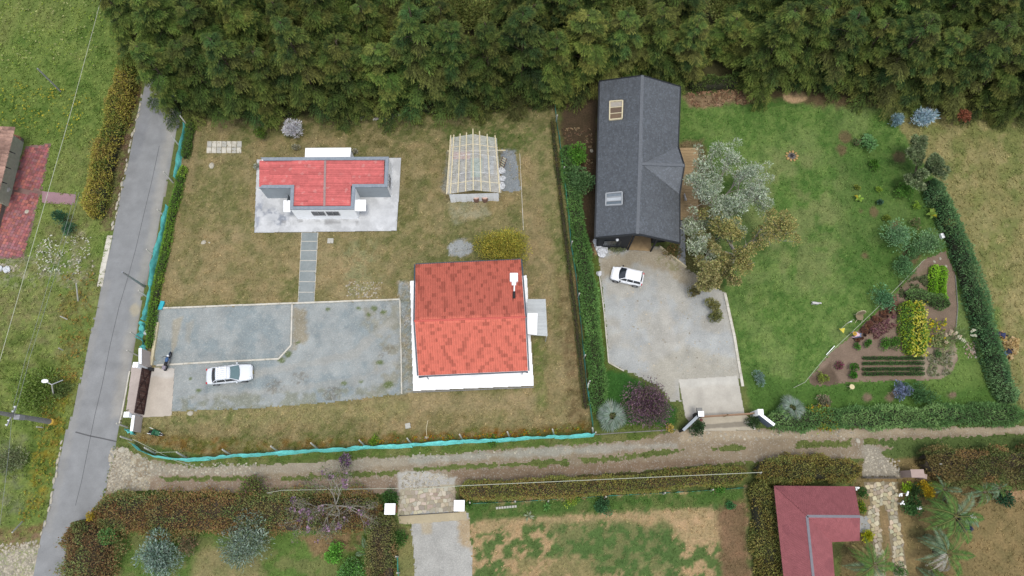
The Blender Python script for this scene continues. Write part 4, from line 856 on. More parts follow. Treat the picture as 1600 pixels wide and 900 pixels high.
# lawn and garden shrubs
GS = [
 (1352, 228, .95, .9, [(126, 170, 108), (104, 150, 88)], 'pale green bush, highest on the green lawn'),
 (1336, 226, .6, .6, [(104, 138, 84), (120, 110, 80)], 'brownish-green bush touching the pale bush on the lawn'),
 (1362, 260, .65, .7, [(84, 128, 42), (66, 106, 36)], 'small dark green bush below the pale bush on the lawn'),
 (1372, 297, .45, .45, [(158, 186, 72), (130, 160, 60)], 'small yellow-green bush in the middle of the young plants'),
 (1338, 295, .35, .35, [(150, 160, 70), (120, 136, 60)], 'tiny yellowish bush left of the young plants'),
 (1407, 302, 1.0, .9, [(106, 152, 64), (86, 130, 52)], 'broad leafy green bush left of the right hedge'),
 (1429, 324, .6, .6, [(140, 172, 62), (116, 150, 54)], 'round yellow-green bush just left of the right hedge'),
 (1372, 318, .45, .5, [(76, 108, 84), (62, 92, 70)], 'tiny bluish bush on a bare soil spot'),
 (1382, 342, .5, .4, [(130, 150, 60), (110, 128, 56)], 'small yellowish plant above the large grey-green bush'),
 (1427, 350, .7, .6, [(112, 136, 78), (126, 116, 84)], 'faded brownish bush near the right hedge'),
 (1393, 374, 1.6, 1.9, [(112, 150, 104), (92, 132, 84), (130, 166, 120)], 'large grey-green bush on the lawn above the garden'),
 (1440, 384, 1.6, 1.7, [(112, 146, 98), (92, 128, 80), (128, 160, 112)], 'large soft green bush between lawn and right hedge'),
 (1424, 398, 1.0, 1.0, [(100, 138, 84), (84, 120, 72)], 'dull green bush at the upper tip of the garden'),
 (1406, 420, 1.2, 1.2, [(102, 142, 92), (86, 124, 76)], 'grey-green bush beside the wire above the garden'),
 (1376, 470, 1.3, 1.1, [(104, 150, 104), (86, 130, 86)], 'blue-green sprawling bush above the round-backed chair'),
 (1473, 352, .7, 1.6, [(166, 160, 100), (140, 142, 84)], 'straw-coloured bush in the right hedge'),
 (1412, 606, .6, .8, [(96, 130, 92), (80, 112, 76)], 'dull green bush on the strip below the garden rows'),
 (1435, 618, 1.3, .9, [(88, 126, 76), (72, 108, 62)], 'wide soft green bush below the garden near the hedge'),
 (1405, 612, .85, .9, [(130, 140, 170), (110, 124, 140)], 'blue-violet bush on the grass below the garden rows'),
 (1184, 592, .7, .7, [(136, 160, 150), (110, 140, 120)], 'silvery spiky plant right of the white kerb'),
 (1278, 655, 1.3, 1.2, [(120, 146, 44), (150, 150, 48), (170, 130, 44)], 'yellow-flecked round bush in the lower hedge'),
 (1283, 632, .9, .6, [(140, 124, 104), (120, 128, 96)], 'brownish sprawling bush above the lower hedge'),
 (1283, 592, .65, .5, [(142, 158, 66), (120, 134, 60)], 'yellow-green bush in the left tip of the garden'),
 (1338, 542, .42, .5, [(86, 132, 52), (66, 108, 44)], 'small round green bush beside the brown lettuces'),
 (1353, 537, .4, .5, [(84, 130, 50), (64, 106, 42)], 'small green bush right of its round twin by the lettuces'),
 (1380, 538, .65, .55, [(92, 138, 52), (72, 112, 44)], 'left half of the green bush pair above the dark rows'),
 (1396, 537, .65, .55, [(92, 138, 52), (72, 112, 44)], 'right half of the green bush pair above the dark rows'),
 (1331, 576, .5, .6, [(72, 126, 36), (58, 106, 32)], 'upper dark green bush left of the planted rows'),
 (1331, 589, .55, .6, [(66, 120, 34), (54, 100, 30)], 'lower dark green bush left of the planted rows'),
 (1311, 572, .6, .4, [(142, 58, 96), (116, 60, 80), (110, 110, 70)], 'crimson amaranth clump in the left of the garden'),
 (1462, 536, .9, .8, [(128, 148, 86), (160, 160, 110)], 'green plant beside the pampas plumes'),
 (1463, 555, .4, .4, [(110, 140, 84), (90, 120, 70)], 'small green plant on the bare soil right of the rows'),
 (730, 785 - 0, .5, .5, [(92, 136, 62), (76, 116, 50)], 'small green plant under the right white gate pillar'),
 (892, 780, .75, .7, [(150, 170, 64), (120, 146, 56)], 'yellow-green bush on the wire fence of the patchy field'),
 (944, 792, .8, .6, [(72, 112, 72), (60, 96, 60)], 'dark blue-green plant below the wire fence'),
 (1120, 757, .8, .7, [(92, 144, 56), (72, 118, 48)], 'bright fern-like bush at the right end of the clipped hedge'),
 (1140, 790, .6, .5, [(80, 138, 80), (64, 116, 66)], 'solitary green rosette plant on bare brown soil'),
 (1342, 772, .6, .9, [(70, 108, 50), (56, 90, 44)], 'dark bush with white flowers beside the red roof'),
 (1343, 793, .6, .7, [(80, 124, 48), (140, 150, 40)], 'narrow green bush between red roof and flagstones'),
 (1352, 838, .7, .6, [(176, 176, 32), (150, 156, 30)], 'bright yellow bush at the corner of the red roof'),
 (1412, 762, .65, .8, [(150, 180, 44), (124, 156, 40)], 'lime green bush at the top of the flagstone drive'),
 (1426, 768, .8, .9, [(62, 88, 44), (52, 76, 38)], 'dark bush between the lime bush and the golden bush'),
 (1441, 766, .85, 1.0, [(196, 168, 40), (172, 150, 40)], 'golden yellow bush right of the flagstone drive'),
 (1418, 790, 1.0, .9, [(76, 112, 58), (60, 94, 50)], 'green bush with white flowers below the lime bush'),
 (1564, 778, .9, .9, [(56, 92, 62), (46, 78, 52)], 'dark round bush on the dry lawn by the rough hedge'),
 (1510, 812, .6, .6, [(98, 148, 56), (80, 124, 48)], 'green bush in the round flower bed'),
 (1490, 808, .45, .5, [(76, 70, 88), (90, 84, 100), (60, 72, 56)], 'dusky purple plant on the left of the round flower bed'),
 (1497, 822, .5, .5, [(74, 72, 92), (88, 84, 104)], 'dusky purple plant at the bottom of the round flower bed'),
 (1512, 824, .4, .4, [(70, 76, 110), (84, 90, 120)], 'bluish plant on the right of the round flower bed'),
 (1405, 890, .6, .5, [(92, 130, 66), (74, 108, 54)], 'low green plant between the flagstone tracks'),
 (1046, 668, .45, .5, [(196, 176, 92), (170, 150, 80)], 'small yellowish round bush right of the purple shrub'),
 (1086, 668, .8, .8, [(64, 88, 52), (50, 74, 44)], 'dark spiky plant against the left gate wing'),
 (1174, 660, .7, .8, [(66, 90, 52), (52, 74, 42)], 'dark spiky plant behind the right gate pillar'),
 (770, 690, .6, .4, [(104, 140, 60), (84, 120, 50)], 'light green weed clump under the bottom net fence'),
 (586, 688, .6, .5, [(128, 160, 50), (104, 134, 44)], 'lime green weed clump above the bottom net fence'),
 (60, 612, 2.4, .5, [(112, 136, 56), (96, 122, 48), (130, 148, 80)], 'broad pale green weed patch in the field left of the lamp'),
 (100, 610, 1.1, .6, [(92, 112, 56), (110, 124, 70)], 'grey-green weeds around the small lamp post'),
 (20, 720, 1.5, .6, [(130, 136, 100), (110, 122, 80)], 'greyish weed clump at the left edge below the power pole'),
]
for x, y, r, h, c, l in GS: plant('bush', l, 'shrub', x, y, r * 1.12, h, c, .13 if r < .8 else .16, .4, nl=45)
def leafrosette(name, label, px, py, r, h, cols, n=9, wd=.35, fold=.2, group=None, cat='plant', z0=.05):
    p = G(px, py); t = thing(name, label, cat, (p.x, p.y, 0), random.random() * 6, group)
    for i in range(n):
        a = 2 * PI * i / n + random.uniform(-.2, .2); L = r * random.uniform(.8, 1.1); w = L * wd; ca, sa = math.cos(a), math.sin(a); V = []; 
        for k, (u, ww, z) in enumerate(((0, .15, 0), (.35, 1, .75), (.7, .85, 1), (1, .05, .6))):
            for s in (-1, 0, 1): x = u * L; y = s * ww * w / 2; V.append((x * ca - y * sa, x * sa + y * ca, z0 + z * h + (abs(s) * fold * w)))
        F = [(k * 3 + j, k * 3 + j + 1, (k + 1) * 3 + j + 1, (k + 1) * 3 + j) for k in range(3) for j in range(2)]
        me = bpy.data.meshes.new('leaf'); me.from_pydata(V, [], F); me.materials.append(MLEAF); me.update(); setcol(me, np.array(pal(cols, 1, .2))[0]); link('leaf', me, t)
    return t
leafrosette('banana_plant', 'broad-leaved yellow-green young plant left of the right hedge', 1452, 337, .75, .6, [(170, 196, 96), (150, 180, 80), (196, 190, 60)], 6, .5)
leafrosette('banana_plant', 'small broad-leaved plant with a yellow leaf on the lawn', 1340, 312, .55, .4, [(160, 200, 84), (196, 180, 60)], 5, .5)
leafrosette('banana_plant', 'broad-leaved pale plant below the small yellow-green bush', 1352, 219, .7, .5, [(130, 176, 116), (112, 160, 100)], 7, .5)
leafrosette('rosette_plant', 'silvery rosette beside the left foot of the patchy field fence', 826, 806, .55, .4, [(176, 184, 150), (150, 164, 124)], 10, .18)
leafrosette('rosette_plant', 'light green leafy rosette by the wire fence in the patchy field', 854, 792, .5, .4, [(112, 164, 84), (92, 140, 70)], 9, .25)
# ---- palms
def frond_mesh(seed, L, pairs, ll, c, droop=.5, rise=.7, sw=.05):
    r = np.random.default_rng(seed); P = []; D = []; LL = []; pts = []
    for i in range(pairs):
        t = .12 + .88 * i / (pairs - 1); x = L * t * (1 - .12 * t); z = L * (rise * t - (rise + droop) * .75 * t * t); pts.append((x, 0, z))
        for s in (-1, 1):
            l = ll * math.sin(PI * min(1, .18 + .8 * t)) * r.uniform(.85, 1.1); P.append((x, 0, z)); D.append((.55 + .5 * t, s * 1.0, -.25 + r.normal(0, .1))); LL.append(max(.12, l))
    n = len(P); P = np.array(P); D = unit(np.array(D)); LL = np.array(LL)[:, None]; Sd = unit(np.cross(D, np.tile([0, 0, 1.], (n, 1))))
    mid = P + D * LL * .5; tip = P + D * LL - np.array([0, 0, 1]) * LL * .25; w = sw
    V = np.stack([P, mid + Sd * w, tip, mid - Sd * w], 1).reshape(-1, 3); C = np.repeat(pal(c, n, .3), 4, 0)
    mb = MB(); mb.tube([(0, 0, 0)] + pts[::3], [.04] + [.025] * len(pts[::3]), 4, False); b = len(V); V = np.concatenate([V, np.array(mb.v)])
    F = np.concatenate([np.arange(4 * n).reshape(-1, 4), np.array([f for f in mb.f if len(f) == 4]) + b]); C = np.concatenate([C, np.tile(np.array(A(150, 150, 90)), (len(mb.v), 1))])
    return fastmesh('frond', V, F, MLEAF, C)
PG = [(96, 136, 60), (80, 118, 52), (118, 150, 74)]
FR = {k: [frond_mesh(40 + i, 2.6, 32, .62, c, droop=.75, sw=.025) for i in range(3)] for k, c in (('green', PG), ('dull', [(120, 146, 110), (98, 126, 90), (140, 160, 128)]), ('dead', [(186, 182, 168), (166, 158, 136), (196, 190, 176)]), ('straw', [(206, 190, 128), (186, 172, 108)]))}
def fan_mesh(seed, L, c):
    r = np.random.default_rng(seed); n = 20; a = np.linspace(-1.9, 1.9, n) + r.normal(0, .05, 20); Ps = np.tile([[L * .45, 0, .25]], (n, 1)) * 1.; D = np.stack([np.cos(a), np.sin(a), -.15 - .12 * abs(a)], -1); l = (L * .6 * (1 - .12 * abs(a)))[:, None]
    D = unit(D); Sd = unit(np.cross(D, np.tile([0, 0, 1.], (n, 1)))); mid = Ps + D * l * .5; tip = Ps + D * l - np.array([0, 0, .15]); w = .04
    V = np.stack([Ps, mid + Sd * w, tip, mid - Sd * w], 1).reshape(-1, 3); C = np.repeat(pal(c, n, .25), 4, 0); mb = MB(); mb.tube([(0, 0, 0), (L * .25, 0, .2), (L * .45, 0, .25)], .025, 4, False); b = len(V)
    return fastmesh('frond', np.concatenate([V, np.array(mb.v)]), np.concatenate([np.arange(4 * n).reshape(-1, 4), np.array(mb.f) + b]), MLEAF, np.concatenate([C, np.tile(np.array(A(150, 156, 100)), (len(mb.v), 1))]))
FAN = [fan_mesh(70 + i, 1.5, [(138, 158, 138), (116, 138, 112), (158, 174, 156)]) for i in range(3)]
def palm(label, px, py, h, r, kinds, n=14, lean=(0, 0), fan=False):
    p = G(px, py); t = thing('palm_tree', label, 'palm', (p.x, p.y, 0)); mb = MB(); mb.tube([(0, 0, -.1), (lean[0] * .5, lean[1] * .5, h * .5), (lean[0], lean[1], h)], [.22, .17, .15], 8); mb.obj('trunk', MBARK, t, rel=False)
    for i in range(n):
        me = random.choice(FAN) if fan else random.choice(FR[kinds[i % len(kinds)]]); o = link('frond', me, t); ring = i % 3
        o.location = (lean[0], lean[1], h - .05 - .12 * ring); s = r / (1.9 if fan else 2.5) * random.uniform(.85, 1.12) * (1 - .0 * ring); o.scale = (s, s, s)
        pit = (-.75 + .5 * ring) if fan else (-.35 + .38 * ring); o.rotation_euler = (random.uniform(-.25, .25), pit + random.uniform(-.15, .15), i * 2.39996 + random.uniform(-.2, .2))
    return t
palm('grey-green fan palm between the middle hedge and purple shrub', 954, 652, 1.1, 2.0, [], 26, fan=True)
palm('grey-green fan palm at the left end of the low garden hedge', 1230, 640, 1.1, 1.7, [], 22, fan=True)
palm('feathery palm right of the flagstone drive near the golden bush', 1466, 806, 2.6, 2.7, ['green', 'green', 'green', 'dull', 'green'], 15)
palm('palm with grey dead fronds in the middle of the lower right lawn', 1460, 862, 2.0, 2.5, ['green', 'dull', 'dead', 'green', 'dull'], 15)
palm('palm cut by the bottom edge right of the flagstone drive', 1462, 918, 1.6, 2.3, ['green', 'dull', 'green'], 13)
palm('palm with one straw-coloured frond in the corner of the red roof', 1348, 880, 2.0, 2.3, ['green', 'green', 'straw', 'green', 'dull', 'green'], 15)
palm('low palm under the rough hedge, right of its two neighbours', 1548, 762, 1.2, 1.4, ['green', 'dull'], 11)
palm('low palm at the foot of the rough hedge in the middle', 1528, 768, 1.0, 1.6, ['dull', 'green'], 11)
palm('low palm at the left end of the rough hedge', 1466, 764, 1.0, 1.6, ['dull', 'green'], 11)
palm('young palm at the left of the reddish-brown hedge', 578, 862, 1.0, 1.4, ['dull', 'green'], 11)
# white flower heads
for x, y, z, l in ((1340, 764, 1.0, 'white flower head on the dark bush by the red roof'), (1407, 772, .9, 'white flower head left of the dark bush'), (1410, 786, .9, 'upper white flower head on the bush below the lime bush'), (1417, 771, 1.1, 'white flower head beside the dark bush top'), (1436, 793, .9, 'single white flower head by the feathery palm'), (1519, 806, .7, 'white flower head at the right of the round bed'), (1524, 810, .6, 'outermost white flower head of the round bed')):
    p = G(x, y, z); mb = MB()
    for k in range(7): mb.sphere((p.x + random.uniform(-.16, .16), p.y + random.uniform(-.16, .16), z + random.uniform(-.04, .06)), random.uniform(.06, .1), 6, 4)
    mb.tube([(p.x, p.y, z), (p.x, p.y, .05)], .015, 4); tag(mb.obj('flower_head', MWHITE), l, 'flower')
# ------------------------------------------------------------------ roof kit
def colmesh_obj(name, V, F, C, m, parent, smooth=False):
    V = np.asarray(V, float); 
    if parent is not None: V = V - np.array(parent.location)
    return link(name, fastmesh(name, V, np.asarray(F), m, C, smooth), parent)
def wave_sheet(name, c00, c10, c11, c01, nw, nrow, amp, m, parent, col, rowlift=0., kper=4, pat=None, smooth=False, var=.06):
    """sheet between four corners; waves count along u (c00->c10), rows along v (c00->c01)"""
    c00, c10, c11, c01 = [np.array(q, float) for q in (c00, c10, c11, c01)]
    nU = nw * kper; us = np.linspace(0, 1, nU + 1); vs = []
    for r_ in range(nrow): vs += [(r_ + .0) / nrow, (r_ + .97) / nrow] if rowlift else [r_ / nrow]
    vs = np.array(vs + ([1.] if not rowlift else [1.0])); Nn = np.cross(c10 - c00, c01 - c00); Nn /= np.linalg.norm(Nn)
    if Nn[2] < 0: Nn = -Nn
    U, Vv = np.meshgrid(us, vs); P = ((1 - U) * (1 - Vv))[..., None] * c00 + (U * (1 - Vv))[..., None] * c10 + (U * Vv)[..., None] * c11 + ((1 - U) * Vv)[..., None] * c01
    h = amp * (1 - (.5 - .5 * np.cos(U * nw * 2 * PI)) ** 3) if pat is not None else amp * (.5 + .5 * np.cos(U * nw * 2 * PI))
    if rowlift:
        rl = np.zeros(len(vs)); rl[1::2] = rowlift; rl[-1] = rowlift if False else 0; h = h + rl[:, None]
    P = P + Nn * h[..., None]; ny_, nx_ = U.shape; I = np.arange(U.size).reshape(U.shape); F = np.stack([I[:-1, :-1], I[:-1, 1:], I[1:, 1:], I[1:, :-1]], -1).reshape(-1, 4)
    if np.cross(c10 - c00, c01 - c00)[2] < 0: F = F[:, ::-1]
    fu = ((np.arange(nU) + .5) / kper).astype(int); fv = np.clip(((vs[:-1] + vs[1:]) / 2 * nrow).astype(int), 0, nrow - 1)
    base = np.array(A(*col)); C = np.tile(base, (ny_ - 1, nx_ - 1, 1)) * (1 + rng.uniform(-var, var, (nrow, nw)))[fv][:, fu][..., None]
    if pat is not None: M_ = pat(nrow, nw)[fv][:, fu][..., None]; C = C * M_
    o = colmesh_obj(name, P.reshape(-1, 3), F, None, m, parent, smooth); setcol(o.data, np.repeat(np.clip(C, .004, .8).reshape(-1, 3), 4, 0), 'CORNER'); return o
def rect_window(parent, c, ux, uz, w, h, nx_=2, nz=1, fm=None, gm=None, depth=.05):
    """window in a wall: centre c, unit vectors along and up; frame child with pane sub-parts"""
    c = Vector(c); ux = Vector(ux).normalized(); uz = Vector(uz).normalized(); n = ux.cross(uz).normalized(); t = .05; mb = MB()
    def bar(a, b): mb.bar(a + n * .03, b + n * .03, t, t)
    cs = [c + ux * sx * w / 2 + uz * sz * h / 2 for sx, sz in ((-1, -1), (1, -1), (1, 1), (-1, 1))]
    for i in range(4): bar(cs[i], cs[(i + 1) % 4])
    for k in range(1, nx_): bar(c + ux * (k / nx_ - .5) * w - uz * h / 2, c + ux * (k / nx_ - .5) * w + uz * h / 2)
    fr = mb.obj('window', fm or MCHR, parent)
    for k in range(nx_):
        g = MB(); x0 = (k / nx_ - .5) * w + .02; x1 = ((k + 1) / nx_ - .5) * w - .02
        g.add([c + ux * x0 - uz * h / 2 + n * .012, c + ux * x1 - uz * h / 2 + n * .012, c + ux * x1 + uz * h / 2 + n * .012, c + ux * x0 + uz * h / 2 + n * .012], [(0, 1, 2, 3)])
        g.v = [tuple(Vector(p) - Vector(parent.location)) for p in g.v]; g.obj('pane', gm or MGLASS, fr, rel=False)
    return fr
def inset(poly, d):
    n = len(poly); a = sum(poly[i][0] * poly[(i + 1) % n][1] - poly[(i + 1) % n][0] * poly[i][1] for i in range(n)); s = 1 if a > 0 else -1; out = []
    for i in range(n):
        p0, p1, p2 = [Vector(poly[(i + k) % n]) for k in (-1, 0, 1)]; e1 = (p1 - p0).normalized(); e2 = (p2 - p1).normalized()
        n1 = Vector((-e1.y, e1.x)) * s; n2 = Vector((-e2.y, e2.x)) * s; b = (n1 + n2); b = b / max(.3, (1 + n1.dot(n2))); out.append(tuple(p1 + b * d))
    return out
# ------------------------------------------------------------------ white house with red corrugated roof behind a grey parapet
ZP = 2.65
def wz(pts, z): return [tuple(G(x, y, z)[:2]) for x, y in pts]
TP = wz([(407.5, 246.5), (606.8, 245.3), (604.6, 291.5), (554.5, 291.8), (552.4, 326.2), (453.4, 326.6), (454.8, 293), (404.9, 293.2)], ZP)
o0 = G(505, 300); WH = thing('white_house', 'small white house with red corrugated roof behind a grey parapet', 'house', (o0.x, o0.y, 0))
names = [('wall', MWHITE), ('wall', MWHITE), ('wall', MGREYW), ('wall', MWHITE), ('wall', MWHITE), ('wall', MWHITE), ('wall', MGREYW), ('wall', MWHITE)]
inn = inset(TP, .22)
for i in range(8):
    a, b = TP[i], TP[(i + 1) % 8]; c, d = inn[(i + 1) % 8], inn[i]; mb = MB(); zt = ZP - .14 if i != 7 else ZP - .3
    mb.prism([a, b, c, d], .02, zt); mb.obj(names[i][0], names[i][1], WH)
PC = inset(TP, -.04); PI2 = inset(TP, .30)
for i in range(7):
    mb = MB(); mb.prism([PC[i], PC[(i + 1) % 8], PI2[(i + 1) % 8], PI2[i]], ZP - .14, ZP + .0 + (.003 if i % 2 else 0)); mb.obj('parapet', MPARA, WH)
mb = MB(); mb.prism(inset(TP, .15), ZP - .75, ZP - .62); mb.obj('ceiling_slab', MGREYC, WH)
RC = (222, 118, 114)
def rq(x0, y0, x1, y1, nw, name='roof_panel', za=0, zb=0, col=RC):
    z = ZP - .16
    # ridges run east-west: waves counted along image-down direction
    c00 = G(x0, y0, z + za); c10 = G(x0 + (x0 < 0) * 0 + -.6, y1, z + za); c11 = G(x1 - .6, y1, z + zb); c01 = G(x1, y0, z + zb)
    return wave_sheet(name, c00, c10, c11, c01, nw, 1, .05, MROOF, WH, col, 0, 4, var=.14)
MROOF = mat_attr('worn_red_metal', .5, 2.2, .16, 9., .08, .1, speck=A(240, 190, 180), vscale=3.2, specamt=.3, specthr=.06, spec=.12)
zr = .14
for (x0, x1, za, zb) in ((405.5, 421.5, -.12, -.09), (421, 456.5, -.10, -.02), (456, 482.5, -.02, .05), (482, 506.5, .05, .10), (509.5, 549, .10, .02), (548.5, 600.5, .02, -.09)): rq(x0, 251.2, x1, 290.8 + (0 if x0 > 420 else 1.5), 14, za=za, zb=zb)
for (x0, x1, za, zb) in ((457.5, 482.5, -.02, .05), (482, 506, .05, .10), (509, 548.5, .10, .02)): rq(x0, 290.4, x1, 321.8, 11, za=za, zb=zb)
mb = MB(); a = G(508.2, 250.8, ZP - .02); b = G(506.8, 321.8, ZP - .02); mb.bar(a, b, .22, .05); mb.obj('ridge_cap', mat('weathered_ridge', A(178, 150, 146), .8, .2, 4), WH)
for x0, y0, x1, y1, z in ((443, 313, 453.6, 331, 2.0), (552, 312, 571.5, 329.5, 2.0)):
    mb = MB(); mb.prism(wz([(x0, y0), (x1, y0), (x1, y1), (x0, y1)], z), z - .12, z); mb.obj('door_canopy', MWHITE, WH)
mb = MB(); AX = wz([(478.3, 232.3), (547.2, 231.8), (546, 245.9), (477.5, 246)], 2.3); mb.prism(AX, .0, 2.18); mb.obj('annex_wall', MWHITE, WH)
mb = MB(); mb.prism(inset(AX, -.08), 2.184, 2.3); mb.obj('annex_roof', MWHITE, WH)
fy = (TP[4][1] + TP[5][1]) / 2; ew = Vector((TP[4][0] - TP[5][0], TP[4][1] - TP[5][1], 0)).normalized()
for px in (498.0, 520.6):
    g = G(px, 334, 1.5); t_ = (g.x - TP[5][0]) / (TP[4][0] - TP[5][0]); y = TP[5][1] + t_ * (TP[4][1] - TP[5][1]); rect_window(WH, (g.x, y - .006, 1.55), ew, (0, 0, 1), 1.25, .95, 2)
er = Vector((TP[2][0] - TP[1][0], TP[2][1] - TP[1][1], 0)); pr = Vector((TP[1][0], TP[1][1], 1.45)) + er * .66; rect_window(WH, pr, er * -1 if er.cross(Vector((0, 0, 1))).x < 0 else er, (0, 0, 1), 1.2, 1.1, 2)
p = G(445, 343); mb = MB()
# doors tucked under the canopies
for x, y in ((454.2, 316), (553.2, 316)):
    q = G(x, y, 1.0); s_ = -1 if x < 500 else 1; mb = MB(); mb.box((q.x + s_ * .02, q.y, 1.05), (.06, .85, 1.95)); mb.obj('door', mat('grey_door', A(120, 126, 130), .6, .1), WH)
# ------------------------------------------------------------------ tiled house
ZE, ZR = 2.75, 3.85
bl, br, rl, rr_, fl_, fr_ = G(649.7, 413.6, ZE), G(813.5, 406, ZE), G(648.4, 501.8, ZR), G(820.4, 495.4, ZR), G(654.3, 586.9, ZE), G(824.7, 579.2, ZE)
c_ = (bl + fr_) / 2; TH = thing('tiled_house', 'low house under a bright red tile-patterned gable roof', 'house', (c_.x, c_.y, 0))
mb = MB(); wl = inset([(bl.x, bl.y), (br.x, br.y), (fr_.x, fr_.y), (fl_.x, fl_.y)], .62); mb.prism(wl, .1, ZE - .05); mb.obj('wall', MWHITE, TH)
def tilepat(nr, nw):
    M_ = np.ones((nr, nw))
    for r_ in range(nr):
        c = rng.integers(0, 7)
        while c < nw:
            L = rng.choice([1, 2, 3], p=[.2, .7, .1]); M_[r_, c:c + L] = rng.uniform(.68, .8); c += L + rng.integers(4, 10)
    return M_
MTR = mat_attr('painted_tile_metal', .65, 3., .07, 12., .06, .08, spec=.12)
wave_sheet('roof_slope', rl, rr_, br, bl, 46, 15, .085, MTR, TH, (244, 136, 114), .03, 4, tilepat, var=.07)
wave_sheet('roof_slope', rl, rr_, fr_, fl_, 46, 15, .085, MTR, TH, (244, 136, 114), .03, 4, tilepat, var=.07)
mb = MB(); mb.tube([rl + Vector((-.05, 0, .05)), rr_ + Vector((.05, 0, .05))], .10, 8); mb.obj('ridge_cap', mat('ridge_tile', A(222, 104, 90), .5, .08, 4), TH)
MFAS = mat('dark_grey_fascia', A(78, 88, 98), .5, .1)
for a, b in ((bl, rl), (rl, fl_), (br, rr_), (rr_, fr_)):
    s_ = -1 if a.x < c_.x else 1; o = Vector((s_ * .10, 0, .0)); mb = MB(); mb.bar(a + o, b + o, .12, .2); mb.obj('bargeboard', MFAS, TH)
for a, b, dy in ((fl_, fr_, -.08), (bl, br, .08)):
    mb = MB(); o = Vector((0, dy, -.06)); mb.bar(a + o, b + o, .11, .10); mb.obj('gutter', MFAS, TH)
for a, wx_ in ((fl_, .62), (fr_, -.5)):
    mb = MB(); q = a + Vector((0, -.1, -.1)); mb.tube([q, q + Vector((0, -.02, -.3)), q + Vector((wx_, .2, -.9)), Vector((q.x + wx_, q.y + .2, .3))], .045, 6); mb.obj('downspout', MFAS, TH)
for y0_ in (455, 500, 545):
    q = G(645, y0_, 1.4)
    rect_window(TH, (wl[0][0] - .004 if wl[0][0] < c_.x else 0, q.y, 1.5), (0, -1, 0), (0, 0, 1), 1.2, 1.0, 2)
for x0_ in (690, 740, 790):
    q = G(x0_, 585, 1.4); yy = min(w_[1] for w_ in wl); tt = 0
    e = [w_ for w_ in sorted(wl, key=lambda w_: w_[1])[:2]]; e.sort(); tt = (q.x - e[0][0]) / (e[1][0] - e[0][0]); rect_window(TH, (q.x, e[0][1] + tt * (e[1][1] - e[0][1]) - .005, 1.5), (1, 0, 0), (0, 0, 1), 1.2, 1.0, 2)
# white box with its pipe on the back slope (rests on the roof)
def zslope(y_): # back slope height by world y
    return ZR - (y_ - rr_.y) / (br.y - rr_.y) * (ZR - ZE)
pb = G(803, 436, 3.3); WB = thing('rooftop_box', 'white box with a thin pipe on the back slope of the tiled roof', 'roof vent', (pb.x, pb.y, 0))
zb = zslope(pb.y); mb = MB(); mb.box((pb.x, pb.y + .1, zb + .30), (.78, .85, .42)); mb.box((pb.x, pb.y - .5, zb + .26), (.42, .35, .3)); mb.obj('box', MWHITE, WB, bevel=.04)
q1 = G(803, 461, 3.5); zq = zslope(q1.y); mb = MB(); mb.tube([(pb.x + .05, pb.y - .6, zb + .35), (q1.x + .02, q1.y + .3, zq + .28)], .07, 8); mb.obj('pipe', MWHITE, WB)
mb = MB(); mb.tube([(q1.x + .02, q1.y + .3, zq + .28), (q1.x, q1.y - .35, zq + .12)], .13, 8); mb.obj('flue_elbow', MBLK, WB)
# lean-to on the right
LT = G(842, 495); LE = thing('lean_to', 'pale corrugated plastic lean-to roof on the right of the tiled house', 'lean-to', (LT.x, LT.y, 0))
a, b, c, d = G(824, 467.5, 2.5), G(824, 523.5, 2.5), G(855.5, 525.5, 2.2), G(852.5, 467.5, 2.2)
wave_sheet('roof_panel', a, b, c, d, 26, 1, .045, mat_attr('ribbed_plastic', .35, 2, .05, 9, .05, 0, spec=.4), LE, (204, 208, 206), 0, 4, var=.10)
mb = MB()
for q in (c, d): mb.bar(Vector((q.x - .1, q.y, 0)), Vector((q.x - .1, q.y, 2.17)), .08)
mb.obj('post', MPOST, LE)
mb = MB(); mb.prism(wz([(824, 489), (840, 489), (839, 523), (824, 522)], 2.62), 2.56, 2.62); mb.obj('white_panel', MWHITE, LE)
# ------------------------------------------------------------------ timber frame shelter with translucent roof
sc_ = G(741, 262); SH = thing('garden_shelter', 'pale timber shelter with translucent corrugated roof on the dry lawn', 'shelter', (sc_.x, sc_.y, 0))
ez, rz_ = 2.3, 3.1
def shz(t): return ez + (rz_ - ez) * (1 - abs(t - .5) * 2)
topL, topR, botL, botR = (703.5, 216), (776, 216.5), (697, 304.5), (783.5, 302)
def spt(u, v, dz=0):
    z = shz(u); 
    L_ = G(topL[0] * (1 - v) + botL[0] * v, topL[1] * (1 - v) + botL[1] * v, ez); R_ = G(topR[0] * (1 - v) + botR[0] * v, topR[1] * (1 - v) + botR[1] * v, ez)
    q = L_.lerp(R_, u); q.z = z + dz; return q
for u0, u1 in ((0, .5), (.5, 1)):
    for v0, v1 in ((0, .36), (.34, .68), (.66, 1)): wave_sheet('roof_sheet', spt(u0, v0, .05), spt(u0, v1, .05), spt(u1, v1, .05), spt(u1, v0, .05), 11, 1, .04, MSHEET, SH, (235, 236, 230), 0, 4)
for u, e in ((.01, 0), (.08, 0), (.22, 0), (.36, 0), (.5, .05), (.64, .03), (.8, .0), (.97, .0)):
    mb = MB(); mb.bar(spt(u, -.04 - e, .12), spt(u, 1.0, .12), .11, .08); mb.obj('purlin', MWOOD, SH)
for v in (.17, .82):
    for u0, u1 in ((0, .5), (.5, 1)): mb = MB(); mb.bar(spt(u0, v, .03), spt(u1, v, .03), .10, .08); mb.obj('rafter', MWOOD, SH)
for u in (.03, .97):
    for v in (.1, .5, .9): q = spt(u, v); mb = MB(); mb.bar((q.x, q.y, 0), (q.x, q.y, q.z), .12); mb.obj('post', MWOOD, SH)
